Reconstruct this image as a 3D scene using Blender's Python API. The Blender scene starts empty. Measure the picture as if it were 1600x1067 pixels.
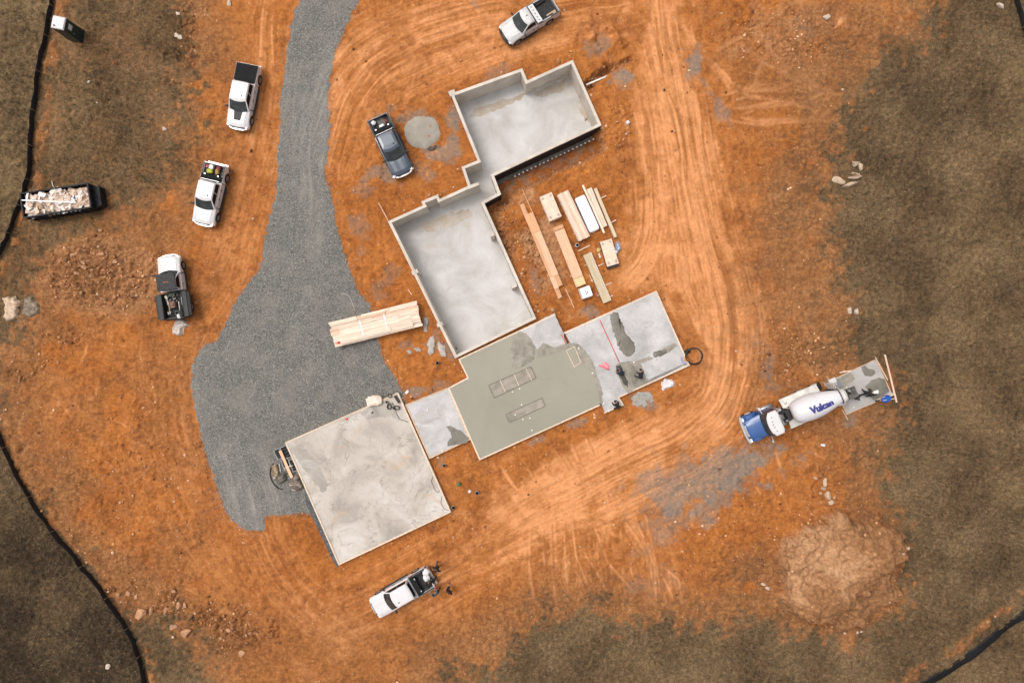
import bpy, bmesh, math, random
import numpy as np
from mathutils import Vector, Matrix
random.seed(7); RNG = np.random.default_rng(11)
S = 0.055          # metres of ground per photograph pixel
HC = 56.0          # drone height
SC = bpy.context.scene
COL = SC.collection

# ------------------------------------------------------------------ camera
cam = bpy.data.cameras.new('camera'); camo = bpy.data.objects.new('camera', cam)
COL.objects.link(camo)
camo.location = (0, 0, HC); camo.rotation_euler = (0, 0, 0)
cam.sensor_width = 36; cam.lens = 36*HC/(1600*S); cam.clip_end = 3000; cam.clip_start = 0.5
SC.camera = camo
# ------------------------------------------------------------------ sky, sun, exposure
W = bpy.data.worlds.new('World'); SC.world = W; W.use_nodes = True
wt = W.node_tree; bg = wt.nodes['Background']
sky = wt.nodes.new('ShaderNodeTexSky'); sky.sky_type = 'NISHITA'; sky.sun_disc = False
SUN_EL, SUN_AZ = math.radians(62), math.radians(-62)     # azimuth measured from +Y clockwise (low sun behind cloud, north-west)
sky.sun_elevation = SUN_EL; sky.sun_rotation = SUN_AZ; sky.dust_density = 4; sky.ozone_density = 0.6
hs = wt.nodes.new('ShaderNodeHueSaturation'); hs.inputs['Saturation'].default_value = 0.16   # cloud cover: nearly neutral sky
wt.links.new(sky.outputs[0], hs.inputs['Color'])
tint = wt.nodes.new('ShaderNodeMix'); tint.data_type = 'RGBA'; tint.blend_type = 'MULTIPLY'; tint.inputs[0].default_value = 1
tint.inputs[7].default_value = (1.0, 0.955, 0.93, 1)
wt.links.new(hs.outputs[0], tint.inputs[6])
wtc = wt.nodes.new('ShaderNodeTexCoord'); wsx = wt.nodes.new('ShaderNodeSeparateXYZ'); wt.links.new(wtc.outputs['Generated'], wsx.inputs[0])
wmr = wt.nodes.new('ShaderNodeMapRange'); wmr.inputs[1].default_value = 0; wmr.inputs[2].default_value = 1; wmr.inputs[3].default_value = .7; wmr.inputs[4].default_value = 2.1   # overcast: brightest overhead
wt.links.new(wsx.outputs[2], wmr.inputs[0]); wvs = wt.nodes.new('ShaderNodeVectorMath'); wvs.operation = 'SCALE'
wt.links.new(tint.outputs[2], wvs.inputs[0]); wt.links.new(wmr.outputs[0], wvs.inputs['Scale']); wt.links.new(wvs.outputs[0], bg.inputs[0])
bg.inputs[1].default_value = 0.133
sl = bpy.data.lights.new('sun', 'SUN'); sl.energy = 1.15; sl.angle = math.radians(24); sl.color = (1, 0.95, 0.88)
so = bpy.data.objects.new('sun', sl); COL.objects.link(so)
sd = Vector((math.sin(SUN_AZ)*math.cos(SUN_EL), math.cos(SUN_AZ)*math.cos(SUN_EL), math.sin(SUN_EL)))
so.rotation_euler = sd.to_track_quat('Z', 'Y').to_euler(); so.location = sd*80
SC.view_settings.view_transform = 'Standard'; SC.view_settings.look = 'None'
SC.view_settings.gamma = 1; SC.view_settings.exposure = -0.12
SC.render.engine = 'CYCLES'

# ------------------------------------------------------------------ coordinates
def P(px, py, z=0.0):
    """world point at height z seen at photograph pixel (px, py)"""
    k = (HC - z)/HC*S
    return Vector(((px-800)*k, (533.5-py)*k, z))

# ------------------------------------------------------------------ materials
MATS = {}
def M(name, col, rough=0.7, metal=0.0, var=0.12, scale=4.0, rnd=0.0, stretch=None, bump=0.0, spec=None, col2=None, clear=0.0):
    if name in MATS: return MATS[name]
    m = bpy.data.materials.new(name); m.use_nodes = True; nt = m.node_tree; N = nt.nodes; L = nt.links
    b = N['Principled BSDF']; b.inputs['Roughness'].default_value = rough; b.inputs['Metallic'].default_value = metal
    if spec is not None: b.inputs['Specular IOR Level'].default_value = spec
    if clear: b.inputs['Coat Weight'].default_value = clear
    tc = N.new('ShaderNodeTexCoord'); mp = N.new('ShaderNodeMapping'); L.new(tc.outputs['Object'], mp.inputs[0])
    if stretch: mp.inputs['Scale'].default_value = stretch
    no = N.new('ShaderNodeTexNoise'); no.inputs['Scale'].default_value = scale; no.inputs['Detail'].default_value = 6
    no.inputs['Roughness'].default_value = 0.62
    L.new(mp.outputs[0], no.inputs['Vector'])
    c = np.array(col); lo = c*(1-var*2.2) if col2 is None else np.array(col2); hi = c*(1+var*1.4)
    r = N.new('ShaderNodeValToRGB'); r.color_ramp.elements[0].position = 0.32; r.color_ramp.elements[1].position = 0.68
    r.color_ramp.elements[0].color = (*np.clip(lo, 0, 1), 1); r.color_ramp.elements[1].color = (*np.clip(hi, 0, 1), 1)
    L.new(no.outputs[0], r.inputs[0]); out = r.outputs[0]
    if rnd:
        oi = N.new('ShaderNodeObjectInfo'); hv = N.new('ShaderNodeHueSaturation')
        mr = N.new('ShaderNodeMapRange'); mr.inputs[3].default_value = 1-rnd; mr.inputs[4].default_value = 1+rnd
        L.new(oi.outputs['Random'], mr.inputs[0]); L.new(mr.outputs[0], hv.inputs['Value']); L.new(out, hv.inputs['Color']); out = hv.outputs[0]
    L.new(out, b.inputs['Base Color'])
    if bump:
        bp = N.new('ShaderNodeBump'); bp.inputs['Strength'].default_value = bump; bp.inputs['Distance'].default_value = 0.03
        L.new(no.outputs[0], bp.inputs['Height']); L.new(bp.outputs[0], b.inputs['Normal'])
    MATS[name] = m; return m

def island_mat(name, cols, rough=0.9):
    m = bpy.data.materials.new(name); m.use_nodes = True; nt = m.node_tree; N = nt.nodes; L = nt.links
    b = N['Principled BSDF']; b.inputs['Roughness'].default_value = rough; b.inputs['Specular IOR Level'].default_value = 0.2
    g = N.new('ShaderNodeNewGeometry'); r = N.new('ShaderNodeValToRGB'); cr = r.color_ramp
    for i, c in enumerate(cols):
        p = i/(len(cols)-1)
        e = cr.elements[i] if i < 2 else cr.elements.new(p)
        e.position = p
    for i, e in enumerate(cr.elements): e.color = (*cols[i], 1)
    L.new(g.outputs['Random Per Island'], r.inputs[0])
    # a broad patchiness over the field
    no = N.new('ShaderNodeTexNoise'); no.inputs['Scale'].default_value = 0.22; no.inputs['Detail'].default_value = 5
    L.new(g.outputs['Position'], no.inputs['Vector'])
    mr = N.new('ShaderNodeMapRange'); mr.inputs[1].default_value = .35; mr.inputs[2].default_value = .65; mr.inputs[3].default_value = .65; mr.inputs[4].default_value = 1.3
    L.new(no.outputs[0], mr.inputs[0])
    mx = N.new('ShaderNodeVectorMath'); mx.operation = 'SCALE'; L.new(r.outputs[0], mx.inputs[0]); L.new(mr.outputs[0], mx.inputs['Scale'])
    L.new(mx.outputs[0], b.inputs['Base Color'])
    return m

def concrete(name, base, stain, light, scale=0.35, crack=0.0, speck=0.0, wet=0.85, bump=0.2, seed=0.0, crackscale=0.45, mark=None):
    """poured concrete: cloudy blotches, faint trowel streaks, optional cracks and specks"""
    m = bpy.data.materials.new(name); m.use_nodes = True; nt = m.node_tree; N = nt.nodes; L = nt.links
    b = N['Principled BSDF']; b.inputs['Roughness'].default_value = wet
    g = N.new('ShaderNodeNewGeometry'); mp = N.new('ShaderNodeMapping'); mp.inputs['Location'].default_value = (seed, seed*1.7, 0)
    mp.inputs['Rotation'].default_value = (0, 0, math.radians(-23.5)) ; L.new(g.outputs['Position'], mp.inputs[0])
    def noise(sc, det=6, rg=.6, vec=None, dist=0):
        n = N.new('ShaderNodeTexNoise'); n.inputs['Scale'].default_value = sc; n.inputs['Detail'].default_value = det
        n.inputs['Roughness'].default_value = rg; n.inputs['Distortion'].default_value = dist
        L.new(vec or mp.outputs[0], n.inputs['Vector']); return n.outputs[0]
    def ramp(v, stops):
        r = N.new('ShaderNodeValToRGB'); cr = r.color_ramp
        for i, (p, c) in enumerate(stops):
            e = cr.elements[i] if i < 2 else cr.elements.new(p)
            e.position = p; e.color = (*c, 1)
        L.new(v, r.inputs[0]); return r.outputs[0]
    def mix(a, bb, f, mode='MIX'):
        x = N.new('ShaderNodeMix'); x.data_type = 'RGBA'; x.blend_type = mode
        for sock, v in ((x.inputs[6], a), (x.inputs[7], bb)):
            if isinstance(v, tuple): sock.default_value = (*v, 1)
            else: L.new(v, sock)
        if isinstance(f, float): x.inputs[0].default_value = f
        else: L.new(f, x.inputs[0])
        return x.outputs[2]
    def rng(v, a, c, lo=0., hi=1.):
        q = N.new('ShaderNodeMapRange'); q.inputs[1].default_value = a; q.inputs[2].default_value = c
        q.inputs[3].default_value = lo; q.inputs[4].default_value = hi; L.new(v, q.inputs[0]); return q.outputs[0]
    c = ramp(noise(scale, 9, .6, dist=.6), [(.3, stain), (.48, base), (.68, light)])
    c = mix(c, stain, rng(noise(scale*3.1, 8, .65, dist=1.2), .58, .72, 0, .55))
    c = mix(c, light, rng(noise(scale*6.3, 8, .7), .6, .75, 0, .5))
    fine = noise(14, 4, .7)
    c = mix(c, (0.5, 0.5, 0.5), rng(fine, .3, .7, 0, .12), 'OVERLAY')
    if crack:
        def veins(sc, w, g0, g1, amt, c):
            n_ = noise(sc, 5, .55, dist=.5); ab = N.new('ShaderNodeMath'); ab.operation = 'SUBTRACT'; L.new(n_, ab.inputs[0]); ab.inputs[1].default_value = .5
            ab2 = N.new('ShaderNodeMath'); ab2.operation = 'ABSOLUTE'; L.new(ab.outputs[0], ab2.inputs[0])
            mm = N.new('ShaderNodeMath'); mm.operation = 'MULTIPLY'; L.new(rng(ab2.outputs[0], 0, w, 1, 0), mm.inputs[0]); L.new(rng(noise(sc*1.3, 3, .5), g0, g1, 0, amt), mm.inputs[1])
            return mix(c, (0.19, 0.165, 0.135), mm.outputs[0])
        c = veins(crackscale*.9, .014, .45, .56, crack*.7, c)
        c = veins(crackscale*2.1, .022, .48, .58, crack*.5, c)
    if mark:
        c = mix(c, mark, rng(noise(.42, 7, .62, dist=1.0), .60, .74, 0, .55))
    if speck:
        vo = N.new('ShaderNodeTexVoronoi'); vo.inputs['Scale'].default_value = 2.6; L.new(mp.outputs[0], vo.inputs['Vector'])
        c = mix(c, (0.16, 0.16, 0.17), rng(vo.outputs['Distance'], .05, .13, speck, 0))
        c = mix(c, (0.25, 0.25, 0.27), rng(noise(9, 5, .8), .62, .74, 0, speck*.8))
    L.new(c, b.inputs['Base Color'])
    bp = N.new('ShaderNodeBump'); bp.inputs['Strength'].default_value = bump; bp.inputs['Distance'].default_value = 0.02
    L.new(fine, bp.inputs['Height']); L.new(bp.outputs[0], b.inputs['Normal'])
    return m

# ------------------------------------------------------------------ mesh builder
class MB:
    def __init__(s): s.v = []; s.f = []; s.m = []; s.sm = []
    def add(s, vs, fs, mi=0, smooth=False):
        o = len(s.v); s.v += [tuple(v) for v in vs]
        for f in fs: s.f.append(tuple(i+o for i in f)); s.m.append(mi); s.sm.append(smooth)
        return s
    def box(s, c, d, rz=0, mi=0, ry=0, rx=0, taper=1.0):
        x, y, z = d[0]/2, d[1]/2, d[2]/2
        R = Matrix.Rotation(rz, 3, 'Z') @ Matrix.Rotation(ry, 3, 'Y') @ Matrix.Rotation(rx, 3, 'X')
        vs = [Vector(c) + R @ Vector((a*x*(taper if e > 0 else 1), b*y*(taper if e > 0 else 1), e*z)) for e in (-1, 1) for a, b in ((-1, -1), (1, -1), (1, 1), (-1, 1))]
        return s.add(vs, [(3, 2, 1, 0), (4, 5, 6, 7), (0, 1, 5, 4), (1, 2, 6, 5), (2, 3, 7, 6), (3, 0, 4, 7)], mi)
    def prism(s, pts, z0, z1, mi=0, pts0=None):
        """pts = xy of the top; pts0 = xy of the bottom"""
        n = len(pts); pts0 = pts0 or pts
        a = sum(pts[i][0]*pts[(i+1) % n][1]-pts[(i+1) % n][0]*pts[i][1] for i in range(n))
        if a < 0: pts = pts[::-1]; pts0 = pts0[::-1]
        vs = [(p[0], p[1], z0) for p in pts0]+[(p[0], p[1], z1) for p in pts]
        fs = [tuple(range(n))[::-1], tuple(range(n, 2*n))]+[(i, (i+1) % n, n+(i+1) % n, n+i) for i in range(n)]
        return s.add(vs, fs, mi)
    def bar(s, a, b, w, h, mi=0):
        a = Vector(a); b = Vector(b); d = (b-a); L = d.length; d.normalize()
        up = Vector((0, 0, 1)) if abs(d.z) < .95 else Vector((1, 0, 0))
        y = up.cross(d).normalized()*w/2; z = d.cross(y).normalized()*h/2
        vs = [p+q for p in (a, b) for q in (-y-z, y-z, y+z, -y+z)]
        return s.add(vs, [(0, 3, 2, 1), (4, 5, 6, 7), (0, 1, 5, 4), (1, 2, 6, 5), (2, 3, 7, 6), (3, 0, 4, 7)], mi)
    def tube(s, pts, r, n=8, mi=0, cap=True, smooth=True, closed=False):
        pts = [Vector(p) for p in pts]; k = len(pts); rs = r if isinstance(r, (list, tuple)) else [r]*k
        vs = []; pu = None
        for i, p in enumerate(pts):
            d = (pts[(i+1) % k]-pts[i-1]) if closed else (pts[min(i+1, k-1)]-pts[max(i-1, 0)])
            d.normalize(); u = Vector((0, 0, 1)) if abs(d.z) < .9 else Vector((1, 0, 0))
            if pu is not None: u = pu
            a = (u - d*u.dot(d)).normalized(); pu = a; b = d.cross(a)
            for j in range(n):
                t = 2*math.pi*j/n; vs.append(p+(a*math.cos(t)+b*math.sin(t))*rs[i])
        fs = []
        for i in range(k if closed else k-1):
            i2 = (i+1) % k
            for j in range(n): fs.append((i*n+j, i*n+(j+1) % n, i2*n+(j+1) % n, i2*n+j))
        o = len(s.v); s.add(vs, fs, mi, smooth)
        if cap and not closed:
            s.f.append(tuple(o+j for j in range(n))[::-1]); s.m.append(mi); s.sm.append(False)
            s.f.append(tuple(o+(k-1)*n+j for j in range(n))); s.m.append(mi); s.sm.append(False)
        return s
    def rock(s, c, r, seed, sq=(1, 1, .6), mi=0, sub=1, rot=None):
        rr = random.Random(seed); bm = bmesh.new(); bmesh.ops.create_icosphere(bm, subdivisions=sub, radius=1)
        a = rot if rot is not None else rr.uniform(0, 6.28)
        planes = [Vector((rr.gauss(0, 1), rr.gauss(0, 1), rr.gauss(0, .7))).normalized() for _ in range(10)]
        cuts = [rr.uniform(.42, .72) for _ in planes]
        vs = []
        for v in bm.verts:
            p = v.co*rr.uniform(.9, 1.1)
            for n_, c_ in zip(planes, cuts):
                d = p.dot(n_)
                if d > c_: p = p-n_*(d-c_)
            p = Vector((p.x*sq[0]*r, p.y*sq[1]*r, p.z*sq[2]*r)); p = Matrix.Rotation(a, 3, 'Z') @ p
            vs.append(Vector(c)+p)
        s.add(vs, [tuple(v.index for v in f.verts) for f in bm.faces], mi); bm.free(); return s
    def build(s, name, mats, parent=None, world=None):
        me = bpy.data.meshes.new(name)
        vs = s.v
        if world is not None:
            inv = world.inverted(); vs = [tuple(inv @ Vector(v)) for v in vs]
        me.from_pydata(vs, [], s.f); 
        for mm in (mats if isinstance(mats, (list, tuple)) else [mats]): me.materials.append(mm)
        me.polygons.foreach_set('material_index', s.m); me.polygons.foreach_set('use_smooth', s.sm)
        me.update(); o = bpy.data.objects.new(name, me); COL.objects.link(o)
        if parent is not None: o.parent = parent
        return o

def tag(o, label=None, cat=None, group=None, kind=None):
    if label: o['label'] = label
    if cat: o['category'] = cat
    if group: o['group'] = group
    if kind: o['kind'] = kind
    return o
def thing(name, label, cat, loc=(0, 0, 0), rz=0, group=None):
    o = bpy.data.objects.new(name, None); COL.objects.link(o); o.location = loc; o.rotation_euler = (0, 0, rz)
    o.empty_display_size = .3
    return tag(o, label, cat, group)
def WM(o): return Matrix.Translation(o.location) @ Matrix.Rotation(o.rotation_euler.z, 4, 'Z')

def offset_poly(pts, d):
    """inward offset (pts any orientation, 2-D tuples)"""
    n = len(pts); a = sum(pts[i][0]*pts[(i+1) % n][1]-pts[(i+1) % n][0]*pts[i][1] for i in range(n))
    sgn = 1 if a > 0 else -1; out = []
    for i in range(n):
        p0 = Vector(pts[i-1][:2]); p1 = Vector(pts[i][:2]); p2 = Vector(pts[(i+1) % n][:2])
        e1 = (p1-p0).normalized(); e2 = (p2-p1).normalized()
        n1 = Vector((-e1.y, e1.x))*sgn; n2 = Vector((-e2.y, e2.x))*sgn
        b = n1+n2; k = b.dot(n1)
        q = p1+b*(d/max(k, .25)) if b.length > 1e-4 else p1+n1*d
        out.append((q.x, q.y))
    return out
def ring(mb, outer, inner, z0, z1, mi=0):
    n = len(outer)
    a = sum(outer[i][0]*outer[(i+1) % n][1]-outer[(i+1) % n][0]*outer[i][1] for i in range(n))
    if a < 0: outer = outer[::-1]; inner = inner[::-1]
    vs = [(p[0], p[1], z) for z in (z0, z1) for p in outer]+[(p[0], p[1], z) for z in (z0, z1) for p in inner]
    fs = []
    for i in range(n):
        j = (i+1) % n
        fs += [(i, j, n+j, n+i), (2*n+j, 2*n+i, 3*n+i, 3*n+j), (n+i, n+j, 3*n+j, 3*n+i), (j, i, 2*n+i, 2*n+j)]
    mb.add(vs, fs, mi); return mb
def xy(pxs, z): return [tuple(P(a, b, z)[:2]) for a, b in pxs]
# ================================================================== THE GROUND
ZT = 0.45            # top of the basement walls
ZS = 0.38            # top of the floor slabs
ZB = -1.9           # basement floor
BASE_PX = [(704,147),(816,107),(824,126),(895,94),(940,196),(772,275),(783,304),(757,318),(838,498),(711,560),(606,346),(661,321),(658,315),(684,304),(687,311),(731,291),(721,261),(746,251)]
MAIN_PX = [(716,561),(867,490),(880,520),(939,633),(749,719),(700,606),(730,590)]
WING_PX = [(880,520),(1026,454),(1078,571),(968,621),(975,633),(944,646),(938,633)]
PASS_PX = [(633,632),(701,605),(735,687),(671,717)]
GAR_PX = [(445,691),(622,613),(705,800),(529,883)]
PATIO_PX = [(1298,594),(1369,561),(1395,617),(1323,648)]

STEP = 1.6
def axis(lo, hi, far):
    c = np.arange(lo, hi+.1, STEP); out = []; s = STEP; x = c[0]
    left = []
    while x > -far: s *= 1.28; x -= s; left.append(x)
    right = []; s = STEP; x = c[-1]
    while x < far: s *= 1.28; x += s; right.append(x)
    return np.array(left[::-1]+list(c)+right, dtype=np.float32)
AX = axis(-130, 1730, 9000); AY = axis(-130, 1200, 9000)
PX, PY = np.meshgrid(AX, AY); NX, NY = len(AX), len(AY)
_T = np.random.default_rng(5).random((256, 256)).astype(np.float32)
def vn(x, y, sd=0):
    x = x+sd*37.31; y = y+sd*91.7
    xi = np.floor(x).astype(np.int32); yi = np.floor(y).astype(np.int32); fx = (x-xi).astype(np.float32); fy = (y-yi).astype(np.float32)
    fx = fx*fx*(3-2*fx); fy = fy*fy*(3-2*fy); x0 = xi & 255; x1 = (xi+1) & 255; y0 = yi & 255; y1 = (yi+1) & 255
    return (_T[y0, x0]*(1-fx)+_T[y0, x1]*fx)*(1-fy)+(_T[y1, x0]*(1-fx)+_T[y1, x1]*fx)*fy
def fbm(sc, o=4, sd=0, g=.5, X=None, Y=None):
    X = PX if X is None else X; Y = PY if Y is None else Y
    c, s_ = math.cos(.6), math.sin(.6); t = np.zeros_like(X, dtype=np.float32); a = 1; n = 0; x = X/sc; y = Y/sc
    for i in range(o):
        t += a*vn(x, y, sd+i); n += a; a *= g; x, y = (c*x-s_*y)*2.03, (s_*x+c*y)*2.03
    return t/n
def sst(x, a, b): t = np.clip((x-a)/(b-a), 0, 1); return t*t*(3-2*t)
def sdf(poly, X, Y):
    """signed distance, negative inside, in the units of poly"""
    d = np.full(X.shape, 1e9, np.float32); ins = np.zeros(X.shape, bool); n = len(poly)
    for i in range(n):
        ax, ay = poly[i]; bx, by = poly[(i+1) % n]; ex, ey = bx-ax, by-ay
        wx = X-ax; wy = Y-ay; t = np.clip((wx*ex+wy*ey)/(ex*ex+ey*ey+1e-9), 0, 1)
        d = np.minimum(d, (wx-ex*t)**2+(wy-ey*t)**2)
        if ay != by: ins ^= ((ay > Y) != (by > Y)) & (X < (bx-ax)*(Y-ay)/(by-ay)+ax)
    d = np.sqrt(d); return np.where(ins, -d, d)
def seg(ax, ay, bx, by):
    ex, ey = bx-ax, by-ay; wx = PX-ax; wy = PY-ay; t = np.clip((wx*ex+wy*ey)/(ex*ex+ey*ey), 0, 1)
    return np.sqrt((wx-ex*t)**2+(wy-ey*t)**2), t
N1 = fbm(42, 4, 1)-.5; N2 = fbm(42, 4, 9)-.5; F1 = fbm(7, 3, 20)-.5; F2 = fbm(7, 3, 30)-.5
WX = PX+N1*26+F1*7; WY = PY+N2*26+F2*7       # warped, for ragged borders
GX = PX+N1*6+F1*8; GY = PY+N2*6+F2*8

gravel_poly = [(478,-130),(474,-60),(468,0),(455,45),(447,100),(438,150),(437,200),(433,240),(436,270),(430,310),(418,360),(413,405),(400,430),(375,465),(358,500),(345,530),(318,545),(303,570),(298,600),(305,630),(313,665),(320,700),(332,735),(345,770),(356,803),(385,828),(412,826),(416,806),(445,803),(500,800),(640,640),(622,606),(605,575),(596,552),(588,520),(578,480),(556,450),(545,420),(535,390),(525,350),(517,310),(505,270),(510,240),(515,200),(510,160),(514,120),(520,90),(530,60),(545,30),(560,0),(575,-60),(580,-130)]
gsd = sdf(gravel_poly, GX, GY); gravel = sst(gsd, 6.0, -4.0)
B = 9500
grass_r = [(1452,-B),(1458,20),(1455,60),(1400,82),(1350,118),(1318,165),(1312,220),(1300,262),(1278,310),(1292,380),(1312,440),(1330,480),(1315,520),(1330,560),(1375,585),(1412,600),(1400,640),(1368,685),(1382,725),(1372,762),(1388,795),(1402,830),(1400,890),(1400,950),(1350,985),(1285,985),(1230,965),(1190,950),(1140,965),(1080,975),(1000,962),(930,950),(860,950),(828,975),(806,1005),(780,1035),(700,1052),(680,B),(B,B),(B,-B)]
grass_l = [(-B,-B),(290,-B),(286,0),(302,80),(298,150),(290,200),(300,262),(255,308),(205,342),(140,352),(100,372),(60,395),(50,430),(45,480),(30,520),(-10,545),(-10,690),(40,745),(78,810),(122,865),(165,920),(198,965),(250,962),(290,985),(320,1000),(345,B),(-B,B)]
sr = sdf(grass_r, WX, WY); slf = sdf(grass_l, WX, WY); sg = np.minimum(sr, slf)
patch = fbm(16, 4, 41)-.5; patchL = fbm(70, 3, 46)-.5
patchF = fbm(6, 3, 43)-.5
grass = sst(-sg/34+patch*2.2+patchL*1.6+patchF*1.6, -.9, 1.0)
beyond = sst(sdf([(84,0),(77,45),(66,100),(58,160),(52,215),(48,270),(36,310),(20,355),(5,390),(-20,430),(-B,700),(-B,-B),(90,-B)], PX, PY), 2, -2)
lowfar = sst(sdf([(0,680),(40,760),(75,815),(120,870),(160,920),(195,970),(215,1010),(235,1067),(240,B),(-B,B),(-B,640)], PX, PY), 2, -2)
grass = np.maximum(grass, np.maximum(beyond, lowfar))
left_in = sst(slf, 10, -10)*(1-beyond)*(1-lowfar)*sst(PY, 560, 400)
grass *= 1-.22*left_in*sst(fbm(38, 4, 51), .42, .62)
grass = np.maximum(grass, .42*sst(-sr, -130, -10)*sst(PX, 1080, 1180)*sst(fbm(40, 5, 53), .40, .60))
# grey stone dust trodden into the clay
def blob(cx, cy, rx, ry, rot=0, amp=1, thr=.5, sc=20, sd=60):
    c, s_ = math.cos(rot), math.sin(rot); dx = WX-cx; dy = WY-cy; u = (dx*c+dy*s_)/rx; v = (-dx*s_+dy*c)/ry
    r = np.sqrt(u*u+v*v); n = fbm(sc, 4, sd)-.5
    return np.clip(sst(r+n*2.3, 1.3, .45), 0, 1)*amp
mud = np.zeros_like(PX)
for a in [(1088,100,14,22,.2,1),(1105,135,12,26,-.5,.9),(1128,172,10,24,-.4,.7),(1190,520,9,40,.05,.35),(1200,575,11,34,0,.55),(1205,608,14,14,0,.45),
          (1060,765,85,48,-.35,1),(1130,735,90,40,-.25,1),(1040,815,50,24,-.3,.6),(1170,710,50,22,-.2,.55),(1115,790,40,20,-.5,.7),(1020,860,30,12,-.3,.6),(1018,905,50,20,0,.35),
          (930,70,22,14,.6,.7),(975,128,20,14,-.3,1),(775,118,30,14,-.5,.5),(640,185,34,14,.1,.75),(705,190,20,22,.2,.9),(690,235,36,20,.1,.85),(650,262,30,22,0,.6),(600,280,40,14,-.1,.75),(560,300,16,10,0,.5),(566,350,18,34,-.2,.5),
          (600,455,20,16,.3,.4),(612,430,14,20,.2,.4),(640,545,14,6,0,.5),(668,505,6,16,0,.6),(676,530,9,18,.1,.65),(695,545,9,18,-.2,.7),
          (645,612,30,10,-.2,.9),(690,605,30,8,-.4,.5),(925,492,17,9,-.3,.8),(834,440,12,20,0,.6),(1005,622,18,15,0,1),(905,655,14,8,-.4,.7),(838,690,12,7,-.4,.7),
          (695,722,5,12,.2,.6),(735,5,4,14,-.4,.8),(1320,655,9,14,.3,.6),(1175,690,30,16,0,.4),(950,600,5,5,0,.2),(1260,45,24,14,.4,.3)]:
    mud = np.maximum(mud, blob(*a))
# traffic: light compacted tracks, pressed in a little
arc = np.zeros_like(PX); trail = np.zeros_like(PX); light = np.zeros_like(PX); dent = np.zeros_like(PX); darkl = np.zeros_like(PX)
i0 = int(np.argmin(abs(AX+130))); j0 = int(np.argmin(abs(AY+130)))
def splat(pts, w, amp, arr):
    p = np.array(pts, float); d = np.sqrt((np.diff(p, axis=0)**2).sum(1)); L = d.sum()
    if L < 4: return
    t = np.r_[0, np.cumsum(d)]; q = np.arange(0, L, 1.2)
    # smooth the corners
    xs = np.interp(q, t, p[:, 0]); ys = np.interp(q, t, p[:, 1]); k = max(3, int(L/1.2/9)) | 1; k = min(k, 61)
    ker = np.hanning(k+2)[1:-1]; ker /= ker.sum(); pad = k//2
    xs = np.convolve(np.pad(xs, pad, 'edge'), ker, 'valid'); ys = np.convolve(np.pad(ys, pad, 'edge'), ker, 'valid')
    fade = np.minimum(1, np.minimum(q, L-q)/min(40, L*.3)); br = .55+.45*vn(q/9, q*0+w*13, 3)*1.6-.2
    fade = fade*np.clip(br, 0, 1)
    gx = (xs+130)/STEP+i0; gy = (ys+130)/STEP+j0; R = int(math.ceil(w*1.6/STEP))+1
    ix = np.round(gx).astype(int); iy = np.round(gy).astype(int)
    for a in range(-R, R+1):
        for b in range(-R, R+1):
            X_ = ix+a; Y_ = iy+b; ok = (X_ >= 0) & (X_ < NX) & (Y_ >= 0) & (Y_ < NY)
            dd = ((X_-gx)**2+(Y_-gy)**2)*STEP*STEP; v = amp*fade*np.exp(-dd/(w*w*.7))
            np.maximum.at(arr, (Y_[ok], X_[ok]), v[ok].astype(arr.dtype))
rt = random.Random(3)
def corridor(pts, n, spread, amp=.8, wmin=1.2, wmax=3.4, cut=.5):
    for i in range(n):
        o = rt.gauss(0, spread*.5); o2 = o+rt.gauss(0, spread*.22); m = len(pts); a = rt.uniform(0, cut); b = rt.uniform(1-cut, 1)
        q = []
        for j, (x, y) in enumerate(pts):
            x0, y0 = pts[max(j-1, 0)]; x1, y1 = pts[min(j+1, m-1)]; dx, dy = x1-x0, y1-y0; l = math.hypot(dx, dy)+1e-6
            f = j/(m-1); oo = o*(1-f)+o2*f; q.append((x-dy/l*oo, y+dx/l*oo))
        k0 = int(a*(m-1)); k1 = max(k0+2, int(math.ceil(b*(m-1)))+1)
        q = q[k0:k1]
        if len(q) < 2: continue
        w = rt.uniform(wmin, wmax); A = amp*rt.uniform(.35, 1)
        if rt.random() < .28: splat(q, w*.8, A*.8, darkl)
        else:
            splat(q, w, A, light); splat(q, w*.9, A, dent)
            if rt.random() < .35:
                q2 = [(x+rt.choice((-1, 1))*0+7, y+3) for x, y in q]; splat(q2, w, A*.8, light)
corridor([(1030,-60),(1045,40),(1062,120),(1075,200),(1090,290),(1105,370),(1128,440),(1142,520),(1140,580),(1122,640),(1060,690),(960,735),(870,785)], 70, 46, .95)
corridor([(985,130),(1005,200),(1015,280),(1018,350),(1000,410),(965,440)], 26, 34, .7)
corridor([(1040,300),(1050,380),(1055,450),(1085,520),(1110,560),(1100,610),(1030,660)], 26, 26, .8)
corridor([(505,230),(530,150),(580,90),(660,45),(760,20),(880,5),(1000,-20)], 60, 62, .7)
corridor([(600,150),(680,110),(780,70),(900,40),(1000,30)], 34, 36, .75)
corridor([(1150,680),(1060,730),(950,780),(830,830),(720,880),(600,950),(480,1000)], 46, 60, .6)
corridor([(1140,600),(1050,650),(960,700),(860,760),(760,830),(700,900)], 30, 40, .7)
corridor([(360,690),(385,780),(405,860),(440,930),(500,990),(560,1040)], 46, 55, .5)
corridor([(280,560),(285,640),(300,720),(335,800),(380,880)], 30, 46, .4)
corridor([(415,20),(412,120),(398,220),(372,320),(345,420),(300,490),(270,560)], 40, 42, .55)
corridor([(230,600),(260,720),(330,850),(420,980)], 24, 80, .28)
corridor([(1160,430),(1210,480),(1250,540),(1240,610)], 14, 40, .4)
corridor([(1150,250),(1180,330),(1230,420),(1280,500)], 24, 46, .42)
corridor([(700,760),(760,800),(820,900),(900,960)], 14, 60, .3)
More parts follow.
